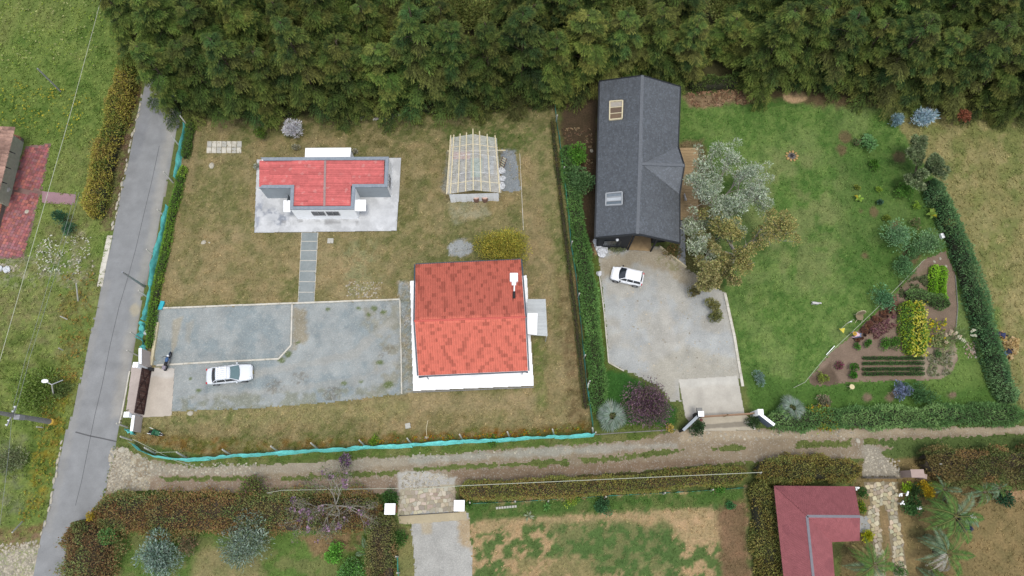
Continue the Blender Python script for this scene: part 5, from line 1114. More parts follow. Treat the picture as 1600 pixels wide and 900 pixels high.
for u in (.03, .97): mb = MB(); mb.bar(spt(u, .02), spt(u, .97), .12); mb.obj('beam', MWOOD, SH)
mb = MB(); q0, q1 = spt(.05, .97), spt(.95, .97)
for k in range(9):
    a = q0.lerp(q1, k / 9); b = q0.lerp(q1, (k + 1) / 9); a.z = b.z = 0; dz = Vector((0, .06 * (k % 2), 0)); mb.add([a + dz, b + dz, b + Vector((0, 0, 2.0)), a + Vector((0, 0, 2.0))], [(0, 1, 2, 3)])
mb.obj('white_sheeting', MWHITE, SH)
mb = MB(); a = G(699, 236, 1.2); b = G(790, 235, 1.2); mb.bar(a, b, .12, .08); mb.obj('rail', MWOOD, SH)
mt = {'orange': mat('terracotta_pots', A(196, 120, 80), .8), 'green': mat('green_cloth', A(110, 160, 130), .8), 'dark': mat('dark_soil_box', A(80, 74, 60), .9), 'grey': mat('grey_tarp', A(140, 150, 150), .7)}
for x, y, dx, dy, dz, m_, l in ((722, 248, 1.8, .9, .8, 'orange', 'orange workbench seen through the shelter roof'), (745, 268, 1.2, 2.2, .9, 'green', 'green bench seen through the shelter roof'), (728, 280, 1.6, 1.2, .6, 'dark', 'dark planting box under the shelter roof'), (764, 262, 1.0, 2.0, .7, 'grey', 'grey covered table under the right side of the shelter')):
    q = G(x, y); mb = MB(); mb.box((q.x, q.y, dz - .05), (dx, dy, .1))
    for sx in (-1, 1):
        for sy in (-1, 1): mb.box((q.x + sx * dx * .42, q.y + sy * dy * .42, dz / 2 - .05), (.08, .08, dz - .1))
    tag(mb.obj('work_table', mt[m_]), l, 'table')
for x, l in ((744.5, 'left pink-lidded barrel at the foot of the shelter'), (758, 'right pink-lidded barrel at the foot of the shelter')):
    q = G(x, 313); t = thing('barrel', l, 'barrel', (q.x, q.y, 0), group='barrels'); mb = MB(); mb.tube([(q.x, q.y, .0), (q.x, q.y, .3), (q.x, q.y, .7), (q.x, q.y, .92)], [.30, .34, .34, .30], 16); mb.obj('barrel_body', mat('barrel_brown', A(160, 124, 112), .6), t)
    mb = MB(); mb.cyl((q.x, q.y), .33, .924, 1.0, 16); mb.obj('lid', mat('barrel_lid', A(228, 190, 170), .6), t)
q = G(731.5, 311); mb = MB(); mb.tube([(q.x, q.y, 0), (q.x, q.y, .45), (q.x, q.y, .6), (q.x, q.y, .75)], [.2, .2, .1, .07], 10); tag(mb.obj('plastic_jug', MWHITE, smooth=True), 'white plastic jug left of the two barrels', 'jug')
# ladder leaning on the shelter's right side
q = G(782, 266); LAD = thing('ladder', 'short wooden ladder leaning on the right side of the shelter', 'ladder', (q.x, q.y, 0)); a = Vector((q.x, q.y, .05)); dr = (G(789, 246, 1.5) - a); sd2 = Vector((-dr.y, dr.x, 0)).normalized() * .24
for s_ in (-1, 1): mb = MB(); mb.bar(a + sd2 * s_, a + dr + sd2 * s_, .07); mb.obj('rail', mat('dark_timber', A(126, 100, 84), .8), LAD)
for k in range(6): mb = MB(); c = a + dr * (k + .5) / 6; mb.bar(c - sd2, c + sd2, .06); mb.obj('rung', MWOOD, LAD)
def lump(name, x, y, s, m_, label, cat, z=0, seed=0, sq=(1, 1, .6)):
    r = random.Random(seed + int(x * 7)); q = G(x, y, z); mb = MB(); mb.sphere((0, 0, 0), .5, 10, 7); V = []
    for v in mb.v: k = 1 + r.uniform(-.22, .22); V.append((q.x + v[0] * s * sq[0] * k, q.y + v[1] * s * sq[1] * k, z + max(0.0, (v[2] + .42) * s * sq[2] * k)))
    mb.v = V; return tag(mb.obj(name, m_), label, cat)
MBAG = mat('white_plastic_bag', A(236, 238, 240), .5, .06, 5)
for i, (x, y, s, l) in enumerate(((784, 268, .8, 'white crumpled bag right of the shelter, nearest the ladder'), (785, 280, .7, 'white bag in the middle beside the shelter'), (784, 292, .8, 'white bag at the lower right corner of the shelter'), (933, 379, .9, 'white sack against the charcoal wall, topmost of the pile'), (935, 385, .9, 'white sack second from the wall in the pile by the dark hedge'), (938, 391, 1.0, 'white sack in the middle of the pile beside the gravel drive'), (943, 392, .9, 'white sack on the right of the pile beside the gravel drive'), (940, 397, .9, 'lowest white sack of the pile beside the gravel drive'), (936, 428, .55, 'small white stone-like bag on the left edge of the gravel drive'), (2, 420, .6, 'white rubble lump at the left edge below the brick terrace'), (12, 422, .7, 'white rubble lump second from the left edge'), (229, 520, .5, 'white rag caught on the roadside teal net'))): lump('sack', x, y, s, MBAG, l, 'sack', seed=i)
# ------------------------------------------------------------------ dark shingled house
ZE2, ZR2 = 4.1, 5.75
MSHIN = mat_attr('asphalt_shingle', .9, 11., .22, 1.0, .08, .5, speck=A(150, 158, 166), vscale=6.5, specamt=.35, specthr=.2, spec=.15)
A1, A2, A3, A4 = G(936.5, 127, ZE2), G(1063.3, 135.5, ZE2), G(1062.3, 380, ZE2), G(929.5, 371.5, ZE2)
R1, R2, RJ = G(1003.5, 118, ZR2), G(996, 365.5, ZR2), G(1002, 256, ZR2)
VB1, VB2 = G(1059.8, 229, ZE2), G(1062, 304, ZE2); PK = G(1069.3, 258.5, ZR2 - .05)
c_ = (A1 + A3) / 2; DH = thing('dark_house', 'large house with a charcoal shingled gable roof and two skylights', 'house', (c_.x, c_.y, 0))
def shingle(name, quad, nu, nv):
    q = [np.array(x, float) for x in quad]
    return wave_sheet(name, q[0], q[1], q[2], q[3], nu, nv, 0.0, MSHIN, DH, (120, 124, 128), .04, 1, None, var=.10)
shingle('roof_slope', (R1, RJ, A4.lerp(A1, 1 - (RJ - R1).length / (R2 - R1).length), A1), 24, 34)
shingle('roof_slope', (RJ, R2, A4, A4.lerp(A1, 1 - (RJ - R1).length / (R2 - R1).length)), 24, 34)
def cutpoly(name, pts):   # shingle courses on an irregular face
    mb = MB(); mb.slab(pts, .04); o = mb.obj(name, MSHIN, DH); setcol(o.data, np.array(A(120, 124, 128))); return o
shingle('roof_slope', (R1, RJ, VB1, A2), 24, 30)
cutpoly('dormer_slope', [RJ, VB1, PK]); cutpoly('dormer_slope', [RJ, PK, VB2]); shingle('roof_slope', (RJ, R2, A3, VB2), 24, 30)
MEDG = mat('black_trim', (.012, .014, .016), .5, .1)
def edge(pts, w=.14, nm='roof_edge', m_=MEDG):
    for a, b in zip(pts, pts[1:]): mb = MB(); mb.bar(a + Vector((0, 0, -.05)), b + Vector((0, 0, -.05)), w, .2); mb.obj(nm, m_, DH)
edge([A1, A4, R2, A3, VB2, PK, VB1, A2, R1, A1])
MCAP = mat('ridge_shingle', A(116, 120, 124), .9, .15, 6, .3)
for a, b in ((R1, R2), (RJ, PK)): mb = MB(); mb.bar(a + Vector((0, 0, .02)), b + Vector((0, 0, .02)), .3, .05); mb.obj('ridge_cap', MCAP, DH)
mb = MB(); wl = inset([(A1.x, A1.y), (A2.x, A2.y), (A3.x, A3.y), (A4.x, A4.y)], .55)
# plan with a porch recess at the front
a1, a2, a3, a4 = [Vector((w_[0], w_[1])) for w_ in wl]
fx = lambda t: a4.lerp(a3, t); dep = (a1 - a4).normalized() * 2.6
plan = [tuple(a1), tuple(a2), tuple(a2.lerp(a3, .93)), tuple(fx(.80) + dep * .35), tuple(fx(.80) + dep), tuple(fx(.44) + dep), tuple(fx(.44)), tuple(a4)]
mb.prism(plan, -.02, ZE2 - .22); mb.obj('wall', MDARK, DH)
mb = MB(); V3 = lambda p, z: Vector((p[0], p[1], z)); mb.add([V3(a4, ZE2 - .2), V3(a3, ZE2 - .2), V3(a4.lerp(a3, .5), ZR2 - .25)], [(0, 1, 2)]); mb.obj('gable', MDARK, DH)
mb = MB(); pf = [tuple(fx(.445)), tuple(fx(.795)), tuple(fx(.795) + dep * .98), tuple(fx(.445) + dep * .98)]; mb.prism(pf, 0, .10); mb.obj('porch_floor', MDECK, DH)
for t_ in (.46, .79): mb = MB(); q = fx(t_); mb.bar((q.x, q.y, 0), (q.x, q.y, ZE2 - .25), .14); mb.obj('porch_post', MDARK, DH)
q = fx(.25); mb = MB(); mb.sphere((q.x, q.y - .12, 2.9), .16, 10, 6); mb.obj('wall_lamp', MWHITE, DH)
q = fx(.2); rect_window(DH, (q.x, q.y - .02, 1.7), (1, 0, 0), (0, 0, 1), 1.6, 1.2, 2, MEDG, MGLASS)
q = (fx(.62) + dep); rect_window(DH, (q.x, q.y - .02, 1.15), (1, 0, 0), (0, 0, 1), 1.7, 2.0, 2, MEDG, MGLASS)
def on_roofL(px, py):   # point on the left slope
    z = 4.9
    for _ in range(6):
        p = G(px, py, z); xr = R1.x + (R2.x - R1.x) * (R1.y - p.y) / (R1.y - R2.y); xe = A1.x + (A4.x - A1.x) * (A1.y - p.y) / (A1.y - A4.y); z = ZE2 + (ZR2 - ZE2) * (p.x - xe) / (xr - xe)
    return G(px, py, z)
def skylight(pts, fm, gm, nb, pm=None, lift=.14):
    P = [on_roofL(*q) + Vector((0, 0, lift)) for q in pts]; mb = MB()
    for i in range(4): mb.bar(P[i], P[(i + 1) % 4], .12, .18)
    for k in range(1, nb): mb.bar(P[0].lerp(P[3], k / nb), P[1].lerp(P[2], k / nb), .07, .08)
    sk = mb.obj('skylight', fm, DH)
    for k in range(nb):
        g = MB(); a = P[0].lerp(P[3], (k + .06) / nb); b = P[1].lerp(P[2], (k + .06) / nb); c = P[1].lerp(P[2], (k + .94) / nb); d = P[0].lerp(P[3], (k + .94) / nb); o = Vector((0, 0, -.05)); g.add([x + o - Vector(DH.location) for x in (a, b, c, d)], [(0, 1, 2, 3)]); g.obj('pane', (pm or [gm] * nb)[k], sk, rel=False)
skylight([(952.5, 160), (972.5, 158.5), (971.5, 186.5), (952, 188.5)], MWOOD, MGLASS, 3, [mat('pale_room', A(190, 182, 170), .6), mat('brown_room', A(120, 100, 84), .6), mat('brown_shelf', A(134, 112, 90), .6)])  # panes carry flat tones of the room and shelf below
skylight([(946.5, 303.5), (971.5, 301), (971.5, 320.5), (946, 322)], mat('zinc_frame', A(178, 182, 184), .5, .08), MGLASS, 3, [mat('skylight_glass', A(140, 150, 158), .15), mat('skylight_glass_pale', A(206, 212, 216), .15), mat('skylight_glass_grey', A(120, 132, 140), .15)])
# deck of boards
dk = G(1078, 290); DK = thing('timber_deck', 'pale plank deck along the right side of the dark house', 'deck', (dk.x, dk.y, 0)); n = 26
for k in range(n):
    y0_, y1_ = 231 + 113 * k / n, 231 + 113 * (k + .95) / n; P = wz([(1056, y0_), (1091.3, y0_), (1091, y1_), (1056, y1_)], .42); mb = MB(); mb.prism(P, .36, .42 + random.uniform(-.006, .006))
    me_ = mb.obj('plank', MDECK, DK)
mb = MB(); mb.prism(wz([(1057, 232), (1090, 232), (1090, 343), (1057, 343)], .3), .0, .355); mb.obj('deck_frame', MDARK, DK)
mb = MB(); a, b = G(1031, 386, .25), G(1072, 418, .25); mb.bar(a, b, .12, .5); tag(mb.obj('retaining_board', MWOOD), 'long pale timber board edging the planted corner beside the side walk', 'edging board')
plant('corner_plants', 'small planted triangle between porch and side walk', 'plant', 1048, 392, 1.0, .6, [(112, 104, 64), (92, 104, 56), (150, 120, 80)], .14)
mb = MB(); a, b = G(944, 381, .5), G(982, 384, .5); mb.bar(a, b, .06); 
for t_ in (0, .5, 1): q = a.lerp(b, t_); mb.bar((q.x, q.y, 0), (q.x, q.y, .55), .06)
tag(mb.obj('low_rail', MWOOD), 'low pale rail in front of the charcoal wall', 'rail')
plant('wall_weeds', 'grey-green weeds along the foot of the charcoal wall', 'plant', 966, 388, 1.3, .4, [(150, 156, 120), (120, 132, 90)], .12, ry=.4)
# ------------------------------------------------------------------ red L-shaped roof, lower right
ZE3, ZR3 = 2.8, 3.55
TL, TR, RR3, E1, IN, SB = G(1209, 759, ZE3), G(1335, 760, ZE3), G(1343.6, 807, ZR3), G(1343, 845, ZE3), G(1299.6, 847, ZE3), G(1309, 965, ZE3)
J3, RD3, LD3 = G(1260.5, 806.5, ZR3), G(1277, 965, ZR3), G(1231, 965, ZE3)
c_ = G(1270, 830); RH = thing('red_roof_house', 'house with a faded red L-shaped roof and grey ridge strips', 'house', (c_.x, c_.y, 0))
MPINK = mat_attr('faded_red_roof', .7, 1.6, .10, 8., .08, .08, speck=A(110, 60, 72), vscale=1.2, specamt=.16, specthr=.12)
PKC = (182, 110, 112)
wave_sheet('roof_slope', J3, RR3, TR, TL, 32, 14, .03, MPINK, RH, PKC, .02, 4, None, var=.05)
wave_sheet('roof_slope', J3, RD3, LD3, TL, 46, 14, .03, MPINK, RH, PKC, .02, 4, None, var=.05)
wave_sheet('roof_slope', J3, RR3, E1, IN, 26, 12, .03, MPINK, RH, PKC, .02, 4, None, var=.05)
wave_sheet('roof_slope', J3, RD3, SB, IN, 44, 12, .03, MPINK, RH, PKC, .02, 4, None, var=.05)
MRS = mat('grey_ridge_strip', A(134, 132, 138), .7, .1, 3)
for a, b in ((J3, RR3), (J3, RD3)): mb = MB(); mb.bar(a + Vector((0, 0, .05)), b + Vector((0, 0, .05)), .22, .05); mb.obj('ridge_strip', MRS, RH)
wp = inset([tuple(TL[:2]), tuple(TR[:2]), tuple(E1[:2]), tuple(IN[:2]), tuple(SB[:2]), tuple(LD3[:2])], .4); mb = MB(); mb.prism(wp, 0, ZE3 - .08); mb.obj('wall', mat('cream_wall', A(206, 190, 160), .8), RH)
mb = MB(); mb.add([RR3 + Vector((-.4, 0, -.12)), E1 + Vector((-.4, .3, -.05)), TR + Vector((-.4, -.3, -.05))], [(0, 1, 2)]); mb.obj('gable', mat('cream_gable', A(206, 190, 160), .8), RH)
# ------------------------------------------------------------------ terracotta house, left edge
c_ = G(-10, 260); BH = thing('terracotta_house', 'old house with a weathered clay tile roof at the left edge', 'house', (c_.x, c_.y, 0))
MCLAY = mat_attr('weathered_clay', .85, 4., .25, 14., .12, .3)
a, b, c, d = G(-70, 196, 4.0), G(24.5, 199, 2.7), G(-2, 306, 2.7), G(-95, 306, 4.0)
wave_sheet('roof_slope', b, c, d, a, 17, 9, .09, MCLAY, BH, (172, 138, 122), .05, 6, lambda r_, w_: rng.uniform(.7, 1.3, (r_, w_)), smooth=False, var=.15)
wp = [tuple((b + Vector((-.9, -.3, 0)))[:2]), tuple((c + Vector((-.9, 0, 0)))[:2]), tuple(G(-70, 306)[:2]), tuple(G(-60, 205)[:2])]; mb = MB(); mb.prism(wp, 0, 2.5); mb.obj('wall', mat('pale_green_wall', A(176, 178, 156), .8, .15, 3), BH)
for y0_ in (238, 262, 285):
    q = G(20 - (y0_ - 238) * .28, y0_, 2.4); mb = MB(); mb.bar((q.x - .9, q.y + .3, 2.5), (q.x + .2, q.y - .1, 2.3), .09); mb.obj('rafter_end', MBLK, BH)
MBRK = mat('brick_red', A(176, 120, 96), .85, .2, 5, .3)
def brickwall(label, pts, h, w):
    P = [G(x, y) for x, y in pts]; t = thing('low_brick_wall', label, 'wall', tuple(P[0]))
    for a, b in zip(P, P[1:]):
        L = (b - a).length; n = max(2, int(L / .38)); core = MB(); core.bar(a + Vector((0, 0, h / 2 - .03)), b + Vector((0, 0, h / 2 - .03)), w * .92, h - .06); core.obj('wall_core', mat('grey_render', A(120, 112, 104), .9), t)
        for k in range(n): c = MB(); c.bar(a.lerp(b, (k + .04) / n) + Vector((0, 0, h)), a.lerp(b, (k + .96) / n) + Vector((0, 0, h)), w, .09); c.obj('brick', MBRK, t)
brickwall('low brick-capped wall along the terrace beside the clay roof', [(27, 216), (36, 219), (26, 262), (16, 300)], .55, .3)
brickwall('lower brick-capped wall of the terrace at the left edge', [(10, 306), (4, 335), (-4, 365)], .55, .3)
lump('stone_post', 14, 297, .5, mat('pale_stone_post', A(210, 206, 196), .9), 'pale stone block between the two low brick walls', 'stone', z=.5)
def tilefield(name, poly, size, z, cols, m_, gap=.06, jit=0, rot=0, parent=None, h=.02, var=.15, sink=None, warpok=True):
    w = poly_w(poly); P = np.array(w); mn = P.min(0); mx = P.max(0); Vs = []; Fs = []; Cs = []; b = 0; co, si = math.cos(rot), math.sin(rot); ctr = (mn + mx) / 2; R_ = np.linalg.norm(mx - mn) / 2; n = int(2 * R_ / size) + 2
    gj = rng.uniform(-jit, jit, (n + 2, n + 2, 2)) * size
    for i in range(n):
        for j in range(n):
            q = []
            cc = None
            for di, dj in ((0, 0), (1, 0), (1, 1), (0, 1)):
                off = (j % 2) * .5 if jit else 0
                x = (i + di + off - n / 2) * size + gj[i + di, j + dj, 0]; y = (j + dj - n / 2) * size * (1 if not jit else .9) + gj[i + di, j + dj, 1]; q.append((ctr[0] + x * co - y * si, ctr[1] + x * si + y * co))
            q = np.array(q); c = q.mean(0); X, Y = Pn(c[0], c[1]); 
            if sdist(poly, np.array([X]), np.array([Y]))[0] < (.4 * size * 15 if not jit else 1.5): continue
            q = c + (q - c) * (1 - gap * rng.uniform(.8, 1.4)); zz = z + rng.uniform(-.2, .2) * h
            if jit:   # knock the corners off so that each stone has six sides
                e = [];
                for k in range(4): p0, p1 = q[k], q[(k + 1) % 4]; tt = rng.uniform(.1, .26); e.append(p0 * (1 - tt) + p1 * tt); e.append(p0 * tt * .7 + p1 * (1 - tt * .7))
                q = np.array(e)
            k = len(q); V = [(x, y, zz) for x, y in q] + [(x, y, z - h) for x, y in (c + (q - c) * 1.02)]; Vs += V
            Fs.append(([b + i2 for i2 in range(k)], [[b + i2, b + k + i2, b + k + (i2 + 1) % k, b + (i2 + 1) % k] for i2 in range(k)])); Cs += [tuple(pal(cols, 1, var)[0])] * (2 * k); b += 2 * k
    F = []
    for t_, s_ in Fs: F.append(t_ if True else t_); F += s_
    me = bpy.data.meshes.new(name); me.from_pydata(Vs, [], F); me.materials.append(m_); me.update(); setcol(me, np.array(Cs)); o = link(name, me, parent); o['kind'] = 'stuff'; return o
brk = sheet('brick_terrace', PATIO, .012, (150, 120, 112), [(PATIO, (120, 96, 88), 4, 2, .8, (10, .5, .1, 3))], MCONC, .16, .5)
tf = tilefield('terrace_tiles', [(37, 230), (79, 225), (71, 270), (66, 296), (60, 298), (17, 297)], .32, .035, [(174, 104, 104), (160, 108, 110), (186, 116, 104), (150, 92, 90)], MTILE, .08, 0, -.22); tag(tf, 'red clay tiles of the upper brick terrace', 'floor tiles')
tf = tilefield('terrace_tiles', [(16, 300), (64, 300), (37, 404), (-40, 404), (-30, 345), (0, 345)], .32, .035, [(178, 108, 106), (164, 110, 112), (190, 118, 106), (152, 92, 90)], MTILE, .08, 0, -.22); tag(tf, 'red clay tiles of the lower brick terrace', 'floor tiles')
FS = [(206, 190, 152), (190, 176, 140), (216, 202, 168), (176, 166, 140), (196, 184, 156)]
sheet('mortar_bed', [(625, 764), (710, 756), (712, 798), (622, 806)], .012, (184, 174, 150), [], MCONC, .14, 1.)
tf = tilefield('entrance_flagstones', [(625, 766), (710, 760), (712, 797), (623, 805)], .40, .05, [(196, 186, 162), (184, 172, 146), (204, 194, 170), (172, 158, 136)], MTILE, .08, .3, .1, h=.04, var=.12); tag(tf, 'irregular flagstones between the two white gate pillars', 'flagstones')
D1 = [(1348, 752), (1402, 752), (1402, 790), (1412, 850), (1424, 960), (1400, 960), (1392, 850), (1386, 800), (1380, 790), (1374, 790), (1372, 800), (1386, 900), (1392, 960), (1368, 960), (1364, 860), (1354, 800), (1360, 785)]
sheet('mortar_bed', D1, .010, (150, 138, 112), [], MCONC, .16, 1.)
tf = tilefield('drive_flagstones', D1, .38, .05, FS, MTILE, .07, .3, .3, h=.04, var=.12); tag(tf, 'pale flagstones of the twin-track drive beside the red roof', 'flagstones')
# ------------------------------------------------------------------ slab path between white house and gravel yard
gp = link('garden_path', None); gp['kind'] = 'structure'
MSLAB = mat('path_slab', A(150, 158, 156), .9, .12, 6, .3, 25, dirt=A(176, 180, 176), damt=.5)
ys_ = [363.5, 377.5, 392, 407.5, 424, 440.5, 457, 473.5]
for i in range(7):
    y0_, y1_ = ys_[i] + .3, ys_[i + 1] - .7; f = lambda y_: (472 - (y_ - 363) * .052, 496.5 - (y_ - 363) * .052)
    mb = MB(); mb.prism(poly_w([(f(y0_)[0], y0_), (f(y0_)[1], y0_), (f(y1_)[1], y1_), (f(y1_)[0], y1_)]), -.03, .06); mb.obj('slab', MSLAB, gp, rel=False)
mb = MB(); mb.prism(poly_w([(471, 363.5), (497.5, 363.5), (491.3, 474), (465.5, 474)]), -.04, .045); mb.obj('edging', MKERB, gp, rel=False)
pd = link('stepping_pad', None); pd['kind'] = 'structure'
for i in range(7):
    for j in range(2):
        x0 = 324 + i * 7.8; y0_ = 221 + j * 9.6; mb = MB(); mb.prism(poly_w([(x0 - j * .6, y0_), (x0 + 7.0 - j * .6, y0_), (x0 + 6.8 - j * .6, y0_ + 8.8), (x0 - .2 - j * .6, y0_ + 8.8)]), -.02, .05 + random.uniform(0, .02)); mb.obj('slab', MKERB if (i + j) % 3 else MPOST, pd, rel=False)
stone(331, 259, .75, 'pale boulder on the dry lawn below the slab pad'); stone(318, 379, .55, 'pale stone on the dry lawn left of the garden path'); stone(327, 379, .22, 'tiny pebble right of the pale stone on the dry lawn')
mb = MB(); q = G(516.5, 376.5); mb.box((q.x, q.y, .04), (.62, .55, .1)); tag(mb.obj('inspection_cover', MPOST, bevel=.02), 'square pale concrete cover on the lawn right of the path', 'cover')
mb = MB(); q = G(637.5, 665.5); mb.box((q.x, q.y, .08), (.5, .5, .2), .2); tag(mb.obj('concrete_block', MPOST, bevel=.03), 'pale concrete block on the dry grass below the yard', 'block')
stone(297, 646, .6, 'sandy stone at the lower edge of the entrance slab'); stone(667, 684, .5, 'grey stone inside the bottom net fence')
stone(924, 236, .5, 'pale stone in the brown soil left of the dark house'); stone(1340, 689, .55, 'pale stone at the edge of the dirt track right of centre'); stone(1485, 659, .35, 'white stone in the low garden hedge'); stone(190, 703, .7, 'large pale stone at the mouth of the dirt track'); stone(42, 331, .5, 'white scrap on the brick terrace'); stone(1525, 558, .3, 'white stone at the foot of the right hedge')
mb = MB(); q = G(1470, 370); mb.box((q.x, q.y, .2), (.32, .5, .4), .2); tag(mb.obj('white_box', MWHITE, bevel=.03), 'small white box against the right hedge', 'box')
for i, (x, y) in enumerate(((1460, 409), (1478, 416), (1469, 404))): stone(x, y, .32, ('white stone at the tip of the garden, leftmost', 'white stone at the tip of the garden, lowest', 'white stone at the tip of the garden, topmost')[i])
q = G(1237, 244); FP = thing('fire_pit', 'ring of stones round a blackened hearth on the green lawn', 'fire pit', (q.x, q.y, 0))
STO = [m_.copy() for m_ in STM[:3]]
for m_ in STO: m_.materials.clear(); m_.materials.append(mat('sandstone', A(200, 164, 108), .9, .3, 3))
for i in range(10): a = 2 * PI * i / 10; o = link('stone', STO[i % 3], FP); o.location = (.58 * math.cos(a), .52 * math.sin(a), .08); s_ = random.uniform(.26, .38); o.scale = (s_, s_, s_); o.rotation_euler = (0, 0, a)
mb = MB(); mb.cyl((q.x, q.y), .42, -.01, .05, 12); mb.obj('ash', mat('grey_ash', A(120, 114, 108), .95, .4, 8), FP)
mb = MB()
for k in range(3): mb.bar((q.x - .25 * math.cos(k), q.y - .25 * math.sin(k), .08), (q.x + .25 * math.cos(k), q.y + .25 * math.sin(k), .12), .07)
mb.obj('charred_log', MBLK, FP)
# ------------------------------------------------------------------ net fences
def netfence(name, label, pts, hnet, posts, hpost, m, lean=(0, 0), group=None, postm=None, pr=.06, wrinkle=.07, flare=0.):
    P = [G(x, y) for x, y in pts]; t = thing(name, label, 'fence', tuple(P[0]), 0, group)
    for a, b in zip(P, P[1:]):
        L = (b - a).length; n = max(4, int(L / .3)); V = []; F = []; d = (b - a).normalized(); nv = Vector((-d.y, d.x, 0)); ph = random.uniform(0, 9)
        for i in range(n + 1):
            s_ = i / n; sag = -.10 * math.sin(PI * s_) * hnet
            for k in range(5):
                v = k / 4; q = a.lerp(b, s_) + nv * (wrinkle * 2.6 * (float(vn(np.array([i * .55 + ph * 10]), np.array([k * .6]), 3)[0]) - .5) * (.3 + v) * (0 if i in (0, n) else 1) + random.uniform(-.02, .02) - flare * (1 - v) * (.85 + .25 * math.sin(i * .22 + ph))) + Vector((0, 0, .02 + v * (hnet + sag * v + random.uniform(-.03, .03) * v))); V.append(q)
        F = [(i * 5 + k, (i + 1) * 5 + k, (i + 1) * 5 + k + 1, i * 5 + k + 1) for i in range(n) for k in range(4)]
        mb = MB(); mb.add(V, F); mb.obj('net_panel', m, t, smooth=True)
    for x, y, *r_ in posts:
        q = G(x, y); h = r_[0] if r_ else hpost; mb = MB(); mb.bar(q + Vector((0, 0, -.1)), q + Vector((lean[0], lean[1], h)), pr * 2); mb.obj('post', postm or MPOST, t)
    return t
netfence('net_fence', 'upper roadside run of bright teal netting on white posts', [(294, 200), (289, 228), (284, 250), (279, 284)], 1.25, [(283, 231), (271, 286), (296, 200)], 1.9, MTEAL, (-.2, .35))
netfence('net_fence', 'middle roadside run of teal netting beside the dry lawn', [(267, 326), (262, 345), (257, 372), (249, 398), (243, 420), (241, 450), (239, 468), (233, 492), (229, 503)], 1.25, [(262, 343), (246, 404), (234, 467)], 1.9, MTEAL, (-.2, .3))
netfence('net_fence', 'short torn roadside run of teal netting above the gate', [(229, 506), (227, 520), (222, 532)], 1.25, [(222, 531)], 1.9, MTEAL, (-.2, .3), wrinkle=.25)
netfence('net_fence', 'little tail of teal netting ending at the upper gate wall', [(222, 532), (228, 541), (229, 551)], .7, [(216, 556)], 1.6, MTEAL, (-.3, .2), wrinkle=.3)
netfence('net_fence', 'long teal net fence along the dirt track below the dry lawn', [(212, 692), (226, 704), (243, 711), (290, 718), (330, 715), (380, 711), (436, 708), (500, 703), (571, 699), (645, 695), (724, 689), (799, 686), (866, 682), (927, 679)], 1.5, [(243, 709), (292, 716), (362, 712), (436, 707), (497, 702), (571, 698), (644, 695), (724, 689), (797, 685), (866, 681), (927, 679)], 1.7, MTEAL, (-.25, .45), flare=.24)
netfence('net_fence', 'frayed teal net end at the lower gate wall by the road', [(202, 671), (210, 676), (213, 680)], .9, [(206, 688), (200, 668)], 1.7, MTEAL, (-.2, .2), wrinkle=.3)
netfence('wire_fence', 'thin teal net and wire fence between dry lawn and hedge', [(867, 166), (869, 190), (873, 215), (880, 270), (887, 330), (892, 385), (899, 430), (903, 465), (908, 515), (912, 560), (917, 610), (922, 640), (928, 679)], .85, [(869, 190), (880, 270), (892, 385), (903, 465), (912, 560), (919, 600), (928, 679)], 1.2, MTEALD, (.05, .1), wrinkle=.04)
netfence('wire_fence', 'thin green wire fence with small posts above the patchy field', [(730, 787), (805, 784), (900, 778), (1000, 772), (1080, 768), (1163, 762)], .35, [(735, 787), (805, 785), (856, 784), (945, 778), (1036, 772), (1110, 767)], 1.0, MTEALD, (0, .1), wrinkle=.02)
netfence('wire_fence', 'green net fence beside the lower gravel drive', [(622, 870), (625, 935)], .8, [(622, 870), (624, 895)], 1.3, MTEALD, (0, .1), wrinkle=.02)
q = G(253, 478); mb = MB(); mb.add([q + Vector(v) for v in ((-.25, -.45, .25), (.15, -.45, .25), (.35, .4, .3), (-.05, .45, .3))], [(0, 1, 2, 3)]); mb.box((q.x + .05, q.y, .12), (.34, .7, .22), -.2); tag(mb.obj('teal_bag', mat('bright_teal_plastic', A(60, 200, 214), .5)), 'bright turquoise plastic bag at the corner of the gravel yard', 'bag')
mb = MB(); mb.bar(G(246.5, 504, .12), G(236.5, 571, .12), .26, .26); tag(mb.obj('timber_beam', MWOOD), 'long pale timber beam along the hedge by the motorbike', 'beam')
mb = MB(); mb.bar(G(243.5, 504, .08), G(233.5, 571, .08), .12, .16); tag(mb.obj('timber_plank', mat('brown_board', A(150, 128, 96), .85)), 'thinner brown plank beside the long timber beam', 'plank')
# ------------------------------------------------------------------ left entrance: walls, pillars, sliding gate
for (a, b, h, l) in (((236, 551), (236, 575), 2.0, 'white entrance wall above the brown sliding gate'), ((222, 652), (219, 676), 1.5, 'white entrance wall below the brown sliding gate')):
    A_, B_ = G(*a), G(*b); t = thing('entrance_wall', l, 'wall', tuple(A_)); mb = MB(); mb.bar(A_ + Vector((0, 0, h / 2)), B_ + Vector((0, 0, h / 2)), .16, h); mb.obj('wall_panel', mat('cream_render', A(214, 200, 190), .8, .05, 2), t)
    mb = MB(); mb.bar(A_ + Vector((0, 0, h + .04)), B_ + Vector((0, 0, h + .04)), .26, .08); mb.obj('coping', MWHITE, t)
for x, y, h, l in ((231, 577, 2.2, 'white square gate pillar at the upper end of the brown gate'), (216, 652, 2.0, 'white square gate pillar at the lower end of the brown gate')):
    q = G(x, y); t = thing('gate_pillar', l, 'pillar', tuple(q)); mb = MB(); mb.box((q.x, q.y, h / 2), (.36, .36, h)); mb.obj('shaft', MWHITE, t); mb = MB(); mb.box((q.x, q.y, h + .06), (.5, .5, .12)); mb.obj('cap', MWHITE, t)
MGATE = mat('brown_gate_steel', A(98, 66, 58), .6, .15, 4)
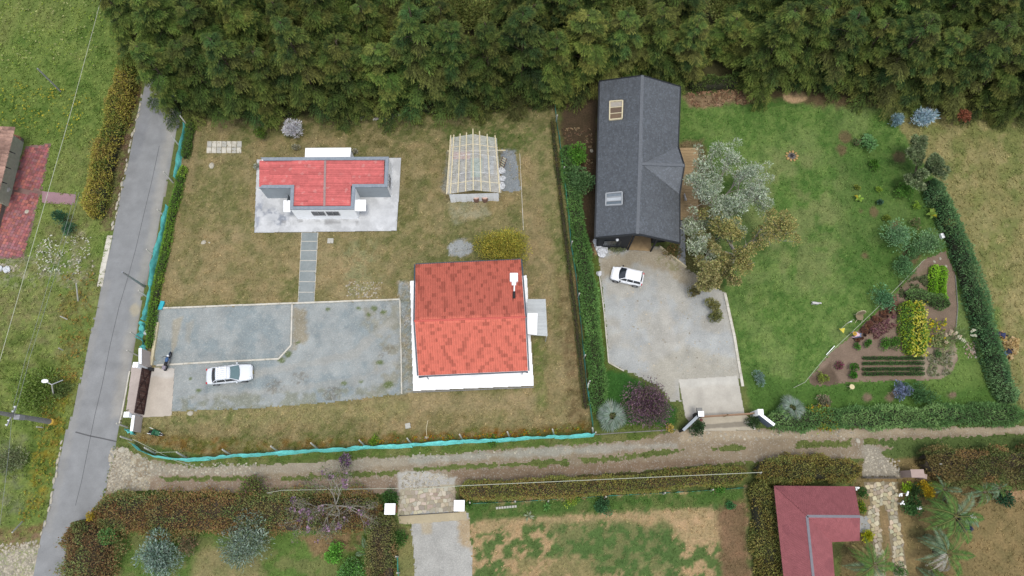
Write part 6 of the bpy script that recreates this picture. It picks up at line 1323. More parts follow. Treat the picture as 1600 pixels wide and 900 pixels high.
a, b = G(236, 580), G(224.5, 648); t = thing('sliding_gate', 'dark brown steel sliding gate with cross bracing at the entrance', 'gate', tuple(a)); hg = 1.75; n = 12
for k in range(n):
    p, r_ = a.lerp(b, k / n), a.lerp(b, (k + .96) / n); mb = MB(); mb.bar((p + r_) / 2 + Vector((0, 0, .08)), (p + r_) / 2 + Vector((0, 0, hg)), .03, (r_ - p).length)
    mb.v = []; mb.f = []; d = (b - a).normalized(); nv = Vector((-d.y, d.x, 0)) * .015
    mb.add([p - nv + Vector((0, 0, .08)), r_ - nv + Vector((0, 0, .08)), r_ + nv + Vector((0, 0, .08)), p + nv + Vector((0, 0, .08)), p - nv + Vector((0, 0, hg)), r_ - nv + Vector((0, 0, hg)), r_ + nv + Vector((0, 0, hg)), p + nv + Vector((0, 0, hg))], [(0, 3, 2, 1), (4, 5, 6, 7), (0, 1, 5, 4), (1, 2, 6, 5), (2, 3, 7, 6), (3, 0, 4, 7)]); mb.obj('gate_board', MGATE, t)
mb = MB(); up = Vector((0, 0, 1)); d = (b - a).normalized(); nv = Vector((-d.y, d.x, 0)) * .05
if (nv.x < 0): nv = -nv
for z in (.1, hg): mb.bar(a + up * z + nv, b + up * z + nv, .07)
for k in (0, 1 / 3, .5, 2 / 3, 1): p = a.lerp(b, k); mb.bar(p + up * .1 + nv, p + up * hg + nv, .06)
for k0, k1 in ((0, .5), (.5, 1)): p, r_ = a.lerp(b, k0), a.lerp(b, k1); mb.bar(p + up * .1 + nv, r_ + up * hg + nv, .05); mb.bar(p + up * hg + nv, r_ + up * .1 + nv, .05)
mb.obj('gate_frame', mat('dark_gate_frame', A(66, 44, 42), .6), t)
q = G(238, 578); mb = MB(); mb.box((q.x, q.y, .25), (.42, .3, .5)); tag(mb.obj('gate_motor', MEDG, bevel=.03), 'dark gate motor box at the upper end of the brown gate', 'gate motor')
# ------------------------------------------------------------------ right entrance: pillars, splayed wing walls, timber gate
for x, y, h, m_, l in ((1086, 651, 2.1, MWHITE, 'grey and white gate pillar left of the timber gate'), (1176, 648, 2.1, MWHITE, 'white gate pillar right of the timber gate')):
    q = G(x, y); t = thing('gate_pillar', l, 'pillar', tuple(q)); mb = MB(); mb.box((q.x, q.y, h / 2), (.46, .46, h)); mb.obj('shaft', MDARK if x < 1100 else MWHITE, t); mb = MB(); mb.box((q.x, q.y, h + .06), (.52, .5, .12)); mb.obj('cap', MWHITE, t)
    if x < 1100: mb = MB(); mb.box((q.x - .05, q.y + .42, h - .25), (.5, .34, .3)); mb.obj('post_box', MGREYC, t); mb = MB(); mb.sphere((q.x + .1, q.y - .5, h - .4), .16, 8, 6); mb.obj('lamp', mat('red_lamp_shade', A(120, 70, 60), .6), t)
MSL = mat('slate_blue_wall', A(112, 124, 138), .7, .1, 3)
for a, b, l in (((1084, 653), (1061, 675), 'slate grey wing wall splayed left of the right entrance'), ((1178, 650), (1200, 667), 'slate blue wing wall splayed right of the right entrance')):
    A_, B_ = G(*a), G(*b); t = thing('wing_wall', l, 'wall', tuple(A_)); mb = MB(); mb.bar(A_ + up * .8, B_ + up * .8, .18, 1.6); mb.obj('wall_panel', MDARK if a[0] < 1100 else MSL, t); mb = MB(); mb.bar(A_ + up * 1.65, B_ + up * 1.65, .26, .1); mb.obj('coping', MGREYW if a[0] < 1100 else MWHITE, t)
a, b = G(1090, 653), G(1172, 648); t = thing('timber_gate', 'low timber double gate between the right entrance pillars', 'gate', tuple(a))
for k0, k1 in ((.01, .49), (.5, .98)):
    for z in (.35, .8, 1.25): mb = MB(); mb.bar(a.lerp(b, k0) + up * z, a.lerp(b, k1) + up * z, .08, .2); mb.obj('gate_board', mat('brown_gate_timber', A(176, 142, 112), .8, .15, 5), t)
    for k in (k0, k1): mb = MB(); mb.bar(a.lerp(b, k) + up * .1, a.lerp(b, k) + up * 1.35, .12); mb.obj('gate_stile', MDECK, t)
# lower entrance pillars
for x, y, l in ((615, 795, 'white-capped square pillar left of the lower gravel drive'), (720, 790, 'white-capped square pillar right of the lower gravel drive')):
    q = G(x, y); h = 1.9; t = thing('gate_pillar', l, 'pillar', tuple(q)); mb = MB(); mb.box((q.x, q.y, h / 2), (.7, .7, h)); mb.obj('shaft', mat('brick_shaft', A(170, 112, 84), .85, .15, 5), t); mb = MB(); mb.box((q.x, q.y, h + .05), (.95, .95, .14)); mb.obj('cap', MWHITE, t)
mb = MB(); mb.bar(G(623, 806, .06), G(716, 800, .06), .06, .06); tag(mb.obj('gate_rail', MEDG), 'thin dark gate rail across the lower stone entrance', 'rail')
mb = MB(); mb.bar(G(1350, 747, .5), G(1406, 747, .5), .05, 1.0); tag(mb.obj('low_gate', mat('grey_gate', A(110, 104, 98), .7)), 'thin dark gate across the top of the flagstone drive', 'gate')
mb = MB(); q = G(1416, 741); mb.box((q.x, q.y, .9), (1.1, .6, 1.8)); mb.box((q.x, q.y, 1.84), (1.2, .72, .1)); q = G(1431, 744); mb.box((q.x, q.y, .6), (.7, .4, 1.2), -.3); tag(mb.obj('gate_block', mat('pale_pink_block', A(190, 166, 154), .8, .08)), 'pale pink square masonry pillar right of the flagstone drive gate', 'pillar')
# ------------------------------------------------------------------ poles and cables
def pole(name, label, base, top_px, h, r0, r1, m=MGREYC, extra=None, cat='pole'):
    b = G(*base); tp = G(top_px[0], top_px[1], h) if top_px else b + up * h; t = thing(name, label, cat, tuple(b)); mb = MB(); mb.tube([b, b.lerp(tp, .5), tp], [r0, (r0 + r1) / 2, r1], 10); mb.obj('shaft', m, t)
    if extra: extra(t, b, tp)
    return t
def rack(t, b, tp):
    c = G(18, 650, 5.6); mb = MB(); d = Vector((.25, 1, 0)).normalized()
    mb.bar(c - d * .9, c + d * .9, .1); mb.obj('cross_arm', MCHR, t)
    for k in (-.8, -.4, 0, .4, .8): mb = MB(); q = c + d * k; mb.tube([q, q + up * .12, q + up * .22], [.05, .08, .04], 6); mb.obj('insulator', MWHITE, t)
    mb = MB(); mb.box((c.x + .5, c.y - .1, 5.3), (.5, .4, .7)); mb.obj('junction_box', MCHR, t)
pole('power_pole', 'thick grey concrete power pole with insulators at the left edge', (84, 660), None, 9.0, .26, .15, MGREYC, rack)
mb = MB(); q = G(86, 660); mb.tube([(q.x, q.y, 0), (q.x, q.y, .7)], .3, 12); tag(mb.obj('warning_band', mat('yellow_paint', A(214, 176, 70), .6)), 'yellow painted sleeve around the foot of the power pole', 'sleeve')
def lampx(t, b, tp): 
    mb = MB(); mb.bar(tp, tp + Vector((.9, .45, -.1)), .07); mb.bar(tp, tp + Vector((-.5, .25, .1)), .07); mb.obj('arm', MCHR, t); mb = MB(); q = tp + Vector((-.65, .32, .1)); mb.sphere(q, .28, 10, 6, (1.2, .7, .5)); mb.obj('lamp_head', MWHITE, t)
pole('lamp_post', 'small pale lamp post with two short arms left of the road', (84, 619), (81, 601), 2.6, .07, .06, MPOST, lampx, 'lamp post')
pole('utility_pole', 'slim grey pole leaning out over the middle of the road', (226, 448), (191, 425), 3.9, .13, .08, MCHR)
pole('utility_pole', 'weathered grey pole standing alone in the upper left field', (95, 143), (58.5, 107), 3.3, .09, .08, MCHR)
pole('marker_post', 'thin white post standing on the verge above the lower field', (122, 470), (119, 443), 2.4, .07, .06, MPOST)
for i, (a, b, l) in enumerate((((94, 494), (105, 499), 'white marker stub in the field left of the road, upper'), ((92, 544), (98, 547), 'white marker stub in the field left of the road, lower'), ((57, 667), (67, 668), 'short white stub beside the power pole'), ((416, 770), (435, 773), 'white post lying in the hedge left of the blossom tree'), ((1469, 725), (1493, 725), 'white post lying in the rough hedge on the right'), ((19, 832), (35, 815), 'grey post leaning at the bottom left edge'))): mb = MB(); mb.bar(G(*b, .25), G(*a, .9 if i < 4 else 2.3), .10); tag(mb.obj('marker_stub', MPOST), l, 'post')
pole('hedge_pole', 'thin grey pole with white top in the corner of the olive hedge', (1186, 742), (1190, 738), 3.6, .06, .05, MPOST)
def cable(label, pts, r=.02, sag=.3, n=14, m=MWIRE):
    P = []; 
    for (x0, y0, z0), (x1, y1, z1) in zip(pts, pts[1:]):
        a, b = G(x0, y0, z0), G(x1, y1, z1)
        for i in range(n + 1):
            t_ = i / n; q = a.lerp(b, t_); q.z -= sag * 4 * t_ * (1 - t_); P.append(q)
    mb = MB(); mb.tube(P, r, 4, False); return tag(mb.obj('cable', m), label, 'cable')
cable('long pale overhead cable crossing the field at the upper left', [(168, -40, 6.5), (112, 170, 6.3), (42, 415, 6.0), (-14, 610, 6.0)], .024, .02)
MW2 = mat('grey_wire', A(150, 156, 150), .6)
cable('thin power wire running up from the insulators, left of two', [(16, 650, 5.7), (40, 560, 5.6), (76, 440, 5.6), (118, 300, 5.6)], .016, .05, m=MW2)
cable('thin power wire running up from the insulators, right of two', [(22, 650, 5.8), (46, 560, 5.7), (83, 440, 5.7), (124, 300, 5.7)], .016, .05, m=MW2)
cable('thin power wire running down from the insulators to the left edge', [(18, 652, 5.7), (12, 720, 5.6), (-6, 860, 5.6)], .016, .05, m=MW2)
cable('pale wire strung over the clipped hedge below the track', [(645, 765, 2.6), (720, 759, 2.8), (1190, 738, 3.6)], .025, .06)
cable('pale wire above the brown hedge left of the stone entrance', [(418, 770, 1.6), (440, 766, 2.4), (622, 763, 2.6)], .02, .05)
cable('thin cable from the roadside fence corner out over the track', [(207, 686, 1.5), (272, 719, .3), (310, 731, .05)], .018, .05)
cable('short white cord along the top of the netting near the road', [(243, 707, .9), (276, 706, .9)], .02, .02)
cable('wire bounding the vegetable garden from its tip down to the left', [(1445, 405, .7), (1370, 482, .7), (1330, 520, .6), (1290, 558, .6), (1258, 597, .5), (1240, 606, .1)], .02, .04)
mb = MB(); mb.bar(G(1304, 540.5, .4), G(1291, 554.5, .4), .06); tag(mb.obj('white_rod', MWHITE), 'white rod lying along the garden wire', 'rod')
cable('pale cord from the round-backed chair to the yellow pennant', [(1334, 499, .5), (1325, 504, .6), (1314, 514, .8)], .02, .02)
# ------------------------------------------------------------------ vehicles
MCAR2 = mat('silver_car_paint', (.56, .58, .60), .25, .01, coat=.5, spec=.5)
def car(kind, label, px, py, ang, L, Wd, Hh):
    p = G(px, py); t = thing('car', label, 'car', (p.x, p.y, 0), ang); hw = Wd / 2; PAINT = MCAR2 if kind == 'sedan' else MCAR; sed = kind == 'sedan'
    # stations: x fraction(0 rear..1 front), half width factor, deck height
    if sed: st = [(0, .72, .62), (.02, .86, .82), (.07, .95, .92), (.2, .99, .94), (.35, 1, .95), (.6, 1, .93), (.70, 1, .90), (.82, .98, .86), (.92, .93, .78), (.98, .84, .66), (1, .70, .52)]
    else: st = [(0, .70, .66), (.02, .86, .86), (.08, .96, .98), (.2, 1, 1.0), (.4, 1, .98), (.62, 1, .96), (.74, .99, .93), (.86, .96, .86), (.94, .88, .76), (.985, .76, .62), (1, .62, .5)]
    zs = Hh / 1.48; V = []; F = []; K = 12
    for xf, wf, zd in st:
        x = (xf - .5) * L; w = hw * wf; zd *= zs; z0 = .22 if .04 < xf < .96 else .32
        prof = [(-.86, z0), (-.97, z0 + .1), (-1.0, zd * .55), (-.985, zd * .80), (-.93, zd * .93), (-.75, zd * .985), (0, zd + .03), (.75, zd * .985), (.93, zd * .93), (.985, zd * .80), (1.0, zd * .55), (.97, z0 + .1), (.86, z0)]
        V += [(x, y * w, z) for y, z in prof]
    m = 13; n = len(st); F = [(i * m + k, i * m + k + 1, (i + 1) * m + k + 1, (i + 1) * m + k) for i in range(n - 1) for k in range(m - 1)]
    F += [tuple(range(m)), tuple(range((n - 1) * m, n * m))[::-1]] + [(i * m, (i + 1) * m, (i + 1) * m + m - 1, i * m + m - 1) for i in range(n - 1)]
    mb = MB(); mb.add(V, F); o = mb.obj('body', PAINT, t, smooth=True, rel=False)
    e = o.modifiers.new('sub', 'SUBSURF'); e.levels = 1; e.render_levels = 1
    # greenhouse: glass volume with roof above and pillars
    if sed: bx = [(-.35, .93), (-.23, 1.40), (.05, 1.46), (.10, 1.44), (.245, .93)]; rf = (-.235, .095); wx = (.10, .248); rx = (-.235, -.36)
    else: bx = [(-.455, .98), (-.40, 1.42), (.02, 1.48), (.08, 1.45), (.26, .96)]; rf = (-.40, .085); wx = (.085, .265); rx = (-.40, -.46)
    zt = 1.44 * zs; zbelt = .93 * zs; bw, tw = hw * .90, hw * .70
    def ring(x, w, z): return [(x, -w, z), (x, w, z)]
    # roof
    mb = MB(); V = []; nn = 7
    for i in range(nn):
        x = (rf[0] + (rf[1] - rf[0]) * i / (nn - 1)) * L; c = math.sin(PI * (i + .5) / nn) * .035
        for y in (-1, -.85, -.4, 0, .4, .85, 1): V.append((x + (abs(y) > .9) * 0 - .06 * abs(y) ** 2 * (1 if i == nn - 1 else (-.6 if i == 0 else 0)), y * tw * 1.02, zt + c + .03 * (1 - y * y) - (.05 if abs(y) == 1 else 0)))
    mb.add(V, [(i * 7 + k, (i + 1) * 7 + k, (i + 1) * 7 + k + 1, i * 7 + k + 1) for i in range(nn - 1) for k in range(6)]); o = mb.obj('roof', PAINT, t, smooth=True, rel=False); s_ = o.modifiers.new('thick', 'SOLIDIFY'); s_.thickness = .05; s_.offset = -1
    def glass(nm, pts, m_=MGLASS): g = MB(); g.add(pts, [tuple(range(len(pts)))]); return g.obj(nm, m_, t, rel=False)
    def curved(nm, x0, x1, z0, z1, w0, w1, bow, m_):
        V = []; 
        for i in range(4):
            f = i / 3
            for k in range(7): y = -1 + k / 3; V.append(((x0 + (x1 - x0) * f) * L + bow * (1 - y * y) * (1 - .3 * f) - bow, y * (w0 + (w1 - w0) * f), z0 + (z1 - z0) * f + .02 * math.sin(PI * f)))
        g = MB(); g.add(V, [(i * 7 + k, i * 7 + k + 1, (i + 1) * 7 + k + 1, (i + 1) * 7 + k) for i in range(3) for k in range(6)]); return g.obj(nm, m_, t, smooth=True, rel=False)
    curved('windshield', wx[1] + .01, wx[0], zbelt + .01, zt + .0, bw * .97, tw * .96, .14, MGLG if sed else MGLASS)
    curved('rear_window', rx[1], rx[0], zbelt + (.0 if sed else .02), zt + .0, bw * .92, tw * .96, -.10, MGLASS)
    for s_ in (-1, 1):
        cut = [-.33, -.225, -.04, .21] if sed else [-.44, -.20, .0, .22]
        a0 = [(rx[1] + .015), rx[0] + .01]; lo = lambda u: (u * L, s_ * bw, zbelt); hi = lambda u: (u * L, s_ * tw * 1.0, zt - .06)
        span = [(rx[1] + .03, rx[0] + .02, cut[1] - .008, cut[1] - .008), (cut[1] + .008, cut[1] + .008, cut[2] - .008, cut[2] - .008), (cut[2] + .008, cut[2] + .008, wx[0] - .02, wx[1] - .03)]
        for (b0, t0, t1, b1) in span: 
            if b1 - b0 < .02: continue
            g = glass('side_window', [lo(b0), lo(b1), hi(t1 if t1 < wx[0] else wx[0] - .02), hi(t0)])
        mb = MB()   # pillars and door sill line
        for (ub, ut) in ((rx[1] + .01, rx[0]), (cut[1], cut[1]), (cut[2], cut[2]), (wx[1] - .005, wx[0])): mb.bar(lo(ub), hi(ut), .055, .05)
        mb.bar(hi(rx[0]), hi(wx[0]), .06, .06); mb.bar(lo(rx[1] + .01), lo(wx[1]), .05, .05); mb.obj('pillar', PAINT, t, rel=False)
        mb = MB(); mb.sphere((wx[1] * L - .22, s_ * (hw + .07), zbelt + .05), .11, 8, 6, (.7, 1, .7)); mb.obj('mirror', PAINT if sed else MBLK, t, smooth=True, rel=False)
        for xx in (L * .31, -L * .30):
            mb = MB(); mb.disc((xx, s_ * (hw - .09), .31), (0, 1, 0), .31, .2, 20); w_ = mb.obj('wheel', MBLK, t, rel=False); mb = MB(); mb.disc((xx, s_ * (hw + .015), .31), (0, 1, 0), .19, .03, 12); mb.obj('rim', MCHR, w_, rel=False)
        mb = MB(); mb.sphere((L * .462, s_ * hw * .68, .66 * zs), .15, 8, 6, (.8, 1.1, .7)); mb.obj('headlight', MLAMP, t, smooth=True, rel=False)
        mb = MB(); mb.sphere((-L * .475, s_ * hw * .76, .78 * zs), .12, 8, 6, (.6, 1, .9)); mb.obj('tail_light', MRED, t, smooth=True, rel=False)
        for xx in (-.02, .14): mb = MB(); mb.box((xx * L - .25, s_ * (hw + .005), .74 * zs), (.16, .03, .03)); mb.obj('door_handle', PAINT, t, rel=False)
    mb = MB(); mb.box((L * .488, 0, .46), (.06, Wd * .5, .12)); mb.obj('grille', MBLK, t, rel=False)
    for s_, nm in ((1, 'number_plate'), (-1, 'number_plate')): mb = MB(); mb.box((s_ * L * .503, 0, .40), (.02, .36, .12)); mb.obj(nm, mat('plate', A(214, 190, 90), .5), t, rel=False)
    mb = MB(); mb.bar((L * .25, -.35, zbelt + .03), (L * .22, .1, zbelt + .06), .02); mb.obj('wiper', MBLK, t, rel=False)
    if sed:
        rk = thing_part = MB()
        for x in (-.19, -.115, .0): rk.bar((x * L, -tw * .96, zt + .15), (x * L, tw * .96, zt + .15), .045)
        for y in np.linspace(-.8, .8, 6): rk.bar((-.20 * L, y * tw, zt + .17), (.02 * L, y * tw, zt + .17), .06, .04)
        for x in (-.19, 0):
            for y in (-.95, .95): rk.bar((x * L, y * tw, zt - .02), (x * L, y * tw, zt + .15), .04)
        rk.obj('roof_rack', MWHITE, t, rel=False)
    return t
car('sedan', 'white sedan with a roof rack parked on the grey gravel yard', 362, 586.5, math.radians(6.5), 4.4, 1.72, 1.45)
car('hatch', 'small white hatchback with black windows on the right gravel drive', 978.5, 434.5, math.radians(180 - 14), 3.25, 1.55, 1.5)
# motorbike
def motorbike():
    p = G(264, 566); t = thing('motorbike', 'blue and black motorbike parked on the white kerb by the gate slab', 'motorbike', (p.x, p.y, 0), math.radians(80))
    lean = Matrix.Rotation(math.radians(10), 4, 'X')
    def ob(mb, nm, m_, sm=False): mb.v = [tuple(lean @ Vector(v)) for v in mb.v]; return mb.obj(nm, m_, t, smooth=sm, rel=False)
    for x in (.66, -.62): 
        mb = MB(); R_ = .31
        mb.tube([(x + R_ * .82 * math.cos(a), 0, R_ + R_ * .82 * math.sin(a)) for a in np.linspace(0, 2 * PI, 19)], .06, 6, False); w_ = ob(mb, 'wheel', MBLK)
        mb = MB(); 
        for k in range(6): a = k * PI / 6; mb.bar((x - .24 * math.cos(a), 0, R_ - .24 * math.sin(a)), (x + .24 * math.cos(a), 0, R_ + .24 * math.sin(a)), .015)
        mb.v = [tuple(lean @ Vector(v)) for v in mb.v]; mb.obj('rim', MCHR, w_, rel=False)
    mb = MB(); mb.tube([(.62, .08, .31), (.42, .08, .85), (.36, .08, 1.0)], .025, 6); mb.tube([(.62, -.08, .31), (.42, -.08, .85), (.36, -.08, 1.0)], .025, 6); ob(mb, 'fork', MCHR)
    mb = MB(); mb.sphere((.14, 0, .84), .25, 10, 8, (1.15, .62, .6)); ob(mb, 'fuel_tank', mat('blue_tank', A(70, 110, 160), .3, .05), True)
    mb = MB(); mb.sphere((-.28, 0, .80), .36, 10, 6, (1.1, .42, .28)); ob(mb, 'seat', MBLK, True)
    mb = MB(); mb.box((.0, 0, .45), (.5, .3, .38)); mb.tube([(.1, .14, .3), (-.3, .18, .28), (-.75, .2, .38)], [.04, .05, .06], 8); ob(mb, 'engine', MCHR)
    mb = MB(); mb.tube([(.25, .38, 1.02), (.36, .26, 1.06), (.36, 0, 1.02), (.36, -.26, 1.06), (.25, -.38, 1.02)], .022, 6); ob(mb, 'handlebar', MBLK)
    mb = MB(); mb.sphere((.5, 0, .88), .12, 8, 6); ob(mb, 'headlight', MLAMP, True)
    mb = MB(); mb.tube([(.95, 0, .52), (.82, 0, .64), (.66, 0, .67), (.5, 0, .62)], .06, 6); mb.tube([(-.9, 0, .55), (-.72, 0, .66), (-.5, 0, .68)], .07, 6); ob(mb, 'mudguard', mat('dark_blue_guard', A(50, 66, 96), .4), True)
    for s_ in (-1, 1): mb = MB(); mb.bar((.3, s_ * .25, 1.05), (.22, s_ * .34, 1.2), .015); mb.sphere((.22, s_ * .36, 1.22), .06, 6, 4, (.4, 1, .7)); ob(mb, 'mirror', MBLK)
    mb = MB(); mb.box((-.68, 0, .92), (.34, .3, .2)); ob(mb, 'tail_box', mat('grey_box', A(150, 140, 150), .6))
motorbike()
# wheelbarrow on the grass
q = G(247, 677); t = thing('wheelbarrow', 'overturned green wheelbarrow on the grass below the gate', 'wheelbarrow', (q.x, q.y, 0), -.3)
mb = MB(); mb.add([(-.4, -.28, .42), (.4, -.22, .42), (.4, .22, .42), (-.4, .28, .42), (-.25, -.16, .16), (.25, -.12, .16), (.25, .12, .16), (-.25, .16, .16)], [(4, 5, 6, 7), (0, 1, 5, 4), (1, 2, 6, 5), (2, 3, 7, 6), (3, 0, 4, 7)]); mb.obj('tray', mat('green_tray', A(60, 120, 84), .5), t, rel=False)
mb = MB(); mb.disc((.55, 0, .18), (0, 1, 0), .18, .08, 12); mb.obj('wheel', MBLK, t, rel=False)
mb = MB()
for s_ in (-1, 1): mb.tube([(.55, s_ * .06, .18), (0, s_ * .2, .2), (-.8, s_ * .28, .4)], .02, 6); mb.bar((-.2, s_ * .2, .2), (-.3, s_ * .22, 0), .03)
mb.obj('handle_frame', MWHITE, t, rel=False)
mb = MB(); mb.sphere((q.x - .55, q.y + .05, .12), .3, 10, 6, (1.2, .8, .5)); tag(mb.obj('dark_tub', MBLK, smooth=True), 'black tub lying left of the green wheelbarrow', 'tub')
# ------------------------------------------------------------------ people and dogs
def skin(name, nodes, edges, m_, parent, sub=1, root=0):
    me = bpy.data.meshes.new(name); me.from_pydata([n_[0] for n_ in nodes], edges, []); o = link(name, me, parent); me.materials.append(m_)
    md = o.modifiers.new('skin', 'SKIN'); md.use_smooth_shade = True
    for i, v in enumerate(me.skin_vertices[0].data): r_ = nodes[i][1]; v.radius = (r_, r_) if not hasattr(r_, '__len__') else r_; v.use_root = (i == root)
    s_ = o.modifiers.new('sub', 'SUBSURF'); s_.levels = sub; s_.render_levels = sub; return o
MSKIN = mat('skin', A(176, 128, 100), .6, .05)
def person(label, px, py, rz, shirt, trous, hatc, hat=True, bend=.9, hgt=1.65):
    p = G(px, py); t = thing('person', label, 'person', (p.x, p.y, 0), rz); b = bend
    pel = Vector((0, 0, .88)); sp = Vector((math.sin(b), 0, math.cos(b))); ch = pel + sp * .34; nk = pel + sp * .52; hd = nk + (sp + Vector((.3, 0, .1))).normalized() * .14
    sh = lambda s_: ch + sp * .12 + Vector((0, s_ * .19, 0)); el = lambda s_: sh(s_) + Vector((.12, s_ * .07, -.25)); wr = lambda s_: el(s_) + Vector((.16, -s_ * .05, -.18)); hp = lambda s_: pel + Vector((0, s_ * .09, -.04)); kn = lambda s_: Vector((.10 + s_ * .06, s_ * .13, .46)); an = lambda s_: Vector((-.02 + s_ * .12, s_ * .15, .08)); to = lambda s_: an(s_) + Vector((.2, 0, -.04))
    N = [(pel, .13), (ch, (.16, .12)), (nk, .05), (hd, .085)]; E = [(0, 1), (1, 2), (2, 3)]
    for s_ in (-1, 1):
        i = len(N); N += [(sh(s_), .06), (el(s_), .042), (wr(s_), .028), (wr(s_) + Vector((.05, 0, -.05)), (.04, .018))]; E += [(1, i), (i, i + 1), (i + 1, i + 2), (i + 2, i + 3)]
        base = wr(s_) + Vector((.05, 0, -.05))
        for k in range(5): j = len(N); off = (k - 2) * .018; tipv = Vector((.045, off + (.03 if k == 0 else 0), -.05 - (.01 if k in (2, 3) else 0))); N += [(base + Vector((.02, off * .8, -.02)), .009), (base + tipv, .008)]; E += [(i + 3, j), (j, j + 1)]
        i = len(N); N += [(hp(s_), .085), (kn(s_), .06), (an(s_), .04), (to(s_), .035)]; E += [(0, i), (i, i + 1), (i + 1, i + 2), (i + 2, i + 3)]
    skin('body', N, E, MSKIN, t)
    N = [(pel + sp * .02, .15), (ch, (.19, .15)), (ch + sp * .14, .09)]; E = [(0, 1), (1, 2)]
    for s_ in (-1, 1): i = len(N); N += [(sh(s_), .078), (el(s_), .06), (wr(s_) * .9 + el(s_) * .1, .045)]; E += [(1, i), (i, i + 1), (i + 1, i + 2)]
    skin('shirt', N, E, shirt, t)
    N = [(pel, .145)]; E = []
    for s_ in (-1, 1): i = len(N); N += [(hp(s_), .105), (kn(s_), .08), (an(s_) + Vector((0, 0, .03)), .06)]; E += [(0, i), (i, i + 1), (i + 1, i + 2)]
    skin('trousers', N, E, trous, t)
    for s_ in (-1, 1): mb = MB(); q = (an(s_) + to(s_)) / 2; mb.sphere(q, .13, 8, 6, (1.05, .42, .4)); mb.obj('shoe', MBLK, t, smooth=True, rel=False)
    mb = MB(); fd = Vector((1, 0, 0)); mb.sphere(hd + Vector((.10, 0, -.0)), .018, 6, 4)
    for s_ in (-1, 1): mb.sphere(hd + Vector((.08, s_ * .035, .02)), .012, 6, 4); mb.sphere(hd + Vector((0, s_ * .088, 0)), .02, 6, 4)
    mb.obj('face', MSKIN, t, rel=False)
    if hat: 
        mb = MB(); c = hd + up * .05; mb.tube([c, c + up * .015], [.21, .20], 18); mb.tube([c + up * .01, c + up * .09, c + up * .12], [.10, .095, .05], 14); mb.obj('hat', hatc, t, rel=False); mb = MB(); c = hd + up * .175; mb.tube([c, c + up * .01], [.04, .03], 10); mb.obj('hat_crown', MBLK, t, rel=False)
    else: mb = MB(); mb.sphere(hd + up * .02 - Vector((.015, 0, 0)), .105, 10, 8); mb.obj('hair', MBLK, t, smooth=True, rel=False)
    return t
C_ = lambda n_, c, r_=.8: mat(n_, A(*c), r_, .1, 6)
person('person in a pink top and straw hat bending over the lettuce bed', 1336.5, 527, math.radians(172), C_('pink_cotton', (238, 204, 216)), C_('blue_jeans', (110, 134, 168)), C_('straw_hat', (214, 170, 70)), True, 1.15)
person('person in dark navy clothes bending over straw, the upper of two at the right hedge', 1552, 525, math.radians(-20), C_('navy_cloth', (60, 66, 104)), C_('navy_trousers', (50, 54, 84)), C_('dark_cap', (40, 44, 70)), False, 1.3)
person('person in a black top and blue-grey trousers bending over straw by the right hedge', 1562, 555, math.radians(30), C_('black_cotton', (44, 48, 70)), C_('slate_trousers', (104, 126, 158)), C_('dark_cap2', (40, 44, 60)), False, 1.25)
def dog(label, px, py, rz, s=1., z0=0):
    p = G(px, py, z0); t = thing('dog', label, 'dog', (p.x, p.y, z0), rz)
    N = [((0, 0, .40), (.11, .12)), ((.2, 0, .41), (.12, .14)), ((.32, 0, .47), .085), ((.42, 0, .56), (.075, .08)), ((.53, 0, .54), .04), ((-.2, 0, .40), (.10, .10)), ((-.3, 0, .42), .07), ((-.42, 0, .52), .025), ((-.5, 0, .6), .015)]
    E = [(0, 1), (1, 2), (2, 3), (3, 4), (0, 5), (5, 6), (6, 7), (7, 8)]
    for s_ in (-1, 1):
        i = len(N); N += [((.22 + .03 * s_, s_ * .09, .3), .05), ((.2 + .05 * s_, s_ * .09, .17), .028), ((.22 + .06 * s_, s_ * .09, .03), .026), ((.26 + .06 * s_, s_ * .09, .02), .022)]; E += [(1, i), (i, i + 1), (i + 1, i + 2), (i + 2, i + 3)]
        i = len(N); N += [((-.18, s_ * .09, .27), .06), ((-.30 + .03 * s_, s_ * .09, .16), .03), ((-.25 + .03 * s_, s_ * .09, .03), .024), ((-.20 + .03 * s_, s_ * .09, .02), .022)]; E += [(5, i), (i, i + 1), (i + 1, i + 2), (i + 2, i + 3)]
        i = len(N); N += [((.40, s_ * .07, .64), .02)]; E += [(3, i)]
    skin('body', N, E, C_('white_fur', (226, 222, 220), .9), t); mb = MB(); mb.sphere((.575, 0, .55), .02, 6, 4); mb.obj('nose', MBLK, t, rel=False); t.scale = (s, s, s); return t
dog('white dog trotting on the green lawn left of the garden', 1272, 475, math.radians(-10), 1.0)
dog('small white dog standing on the timber deck', 1069.5, 311, math.radians(105), .85, .42)
# chair, pennant, round table and rest of the garden furniture
q = G(1340, 498); t = thing('wicker_chair', 'tan round-backed chair standing on the lawn above the lettuces', 'chair', (q.x, q.y, 0)); MWK = mat('tan_wicker', A(150, 134, 104), .85, .2, 12, .5, 30)
mb = MB(); V = []; n = 18
for dy in (0, -.05):
    for i in range(n): a = 2 * PI * i / n; V.append((.40 * math.cos(a), .38 + dy + .10 * math.sin(a), .85 + .48 * math.sin(a)))
mb.add(V, [tuple(range(n)), tuple(range(n, 2 * n))[::-1]] + [(i, (i + 1) % n, n + (i + 1) % n, n + i) for i in range(n)]); mb.obj('backrest', MWK, t, rel=False)
mb = MB(); mb.tube([(0, .1, .42), (0, .1, .47)], .38, 18); mb.obj('seat', MWK, t, rel=False)
mb = MB(); mb.tube([(.41 * math.cos(a), .36 + .1 * math.sin(a), .85 + .49 * math.sin(a)) for a in np.linspace(0, 2 * PI, 25)], .03, 6, False); mb.obj('rim', MWOOD, t, rel=False)
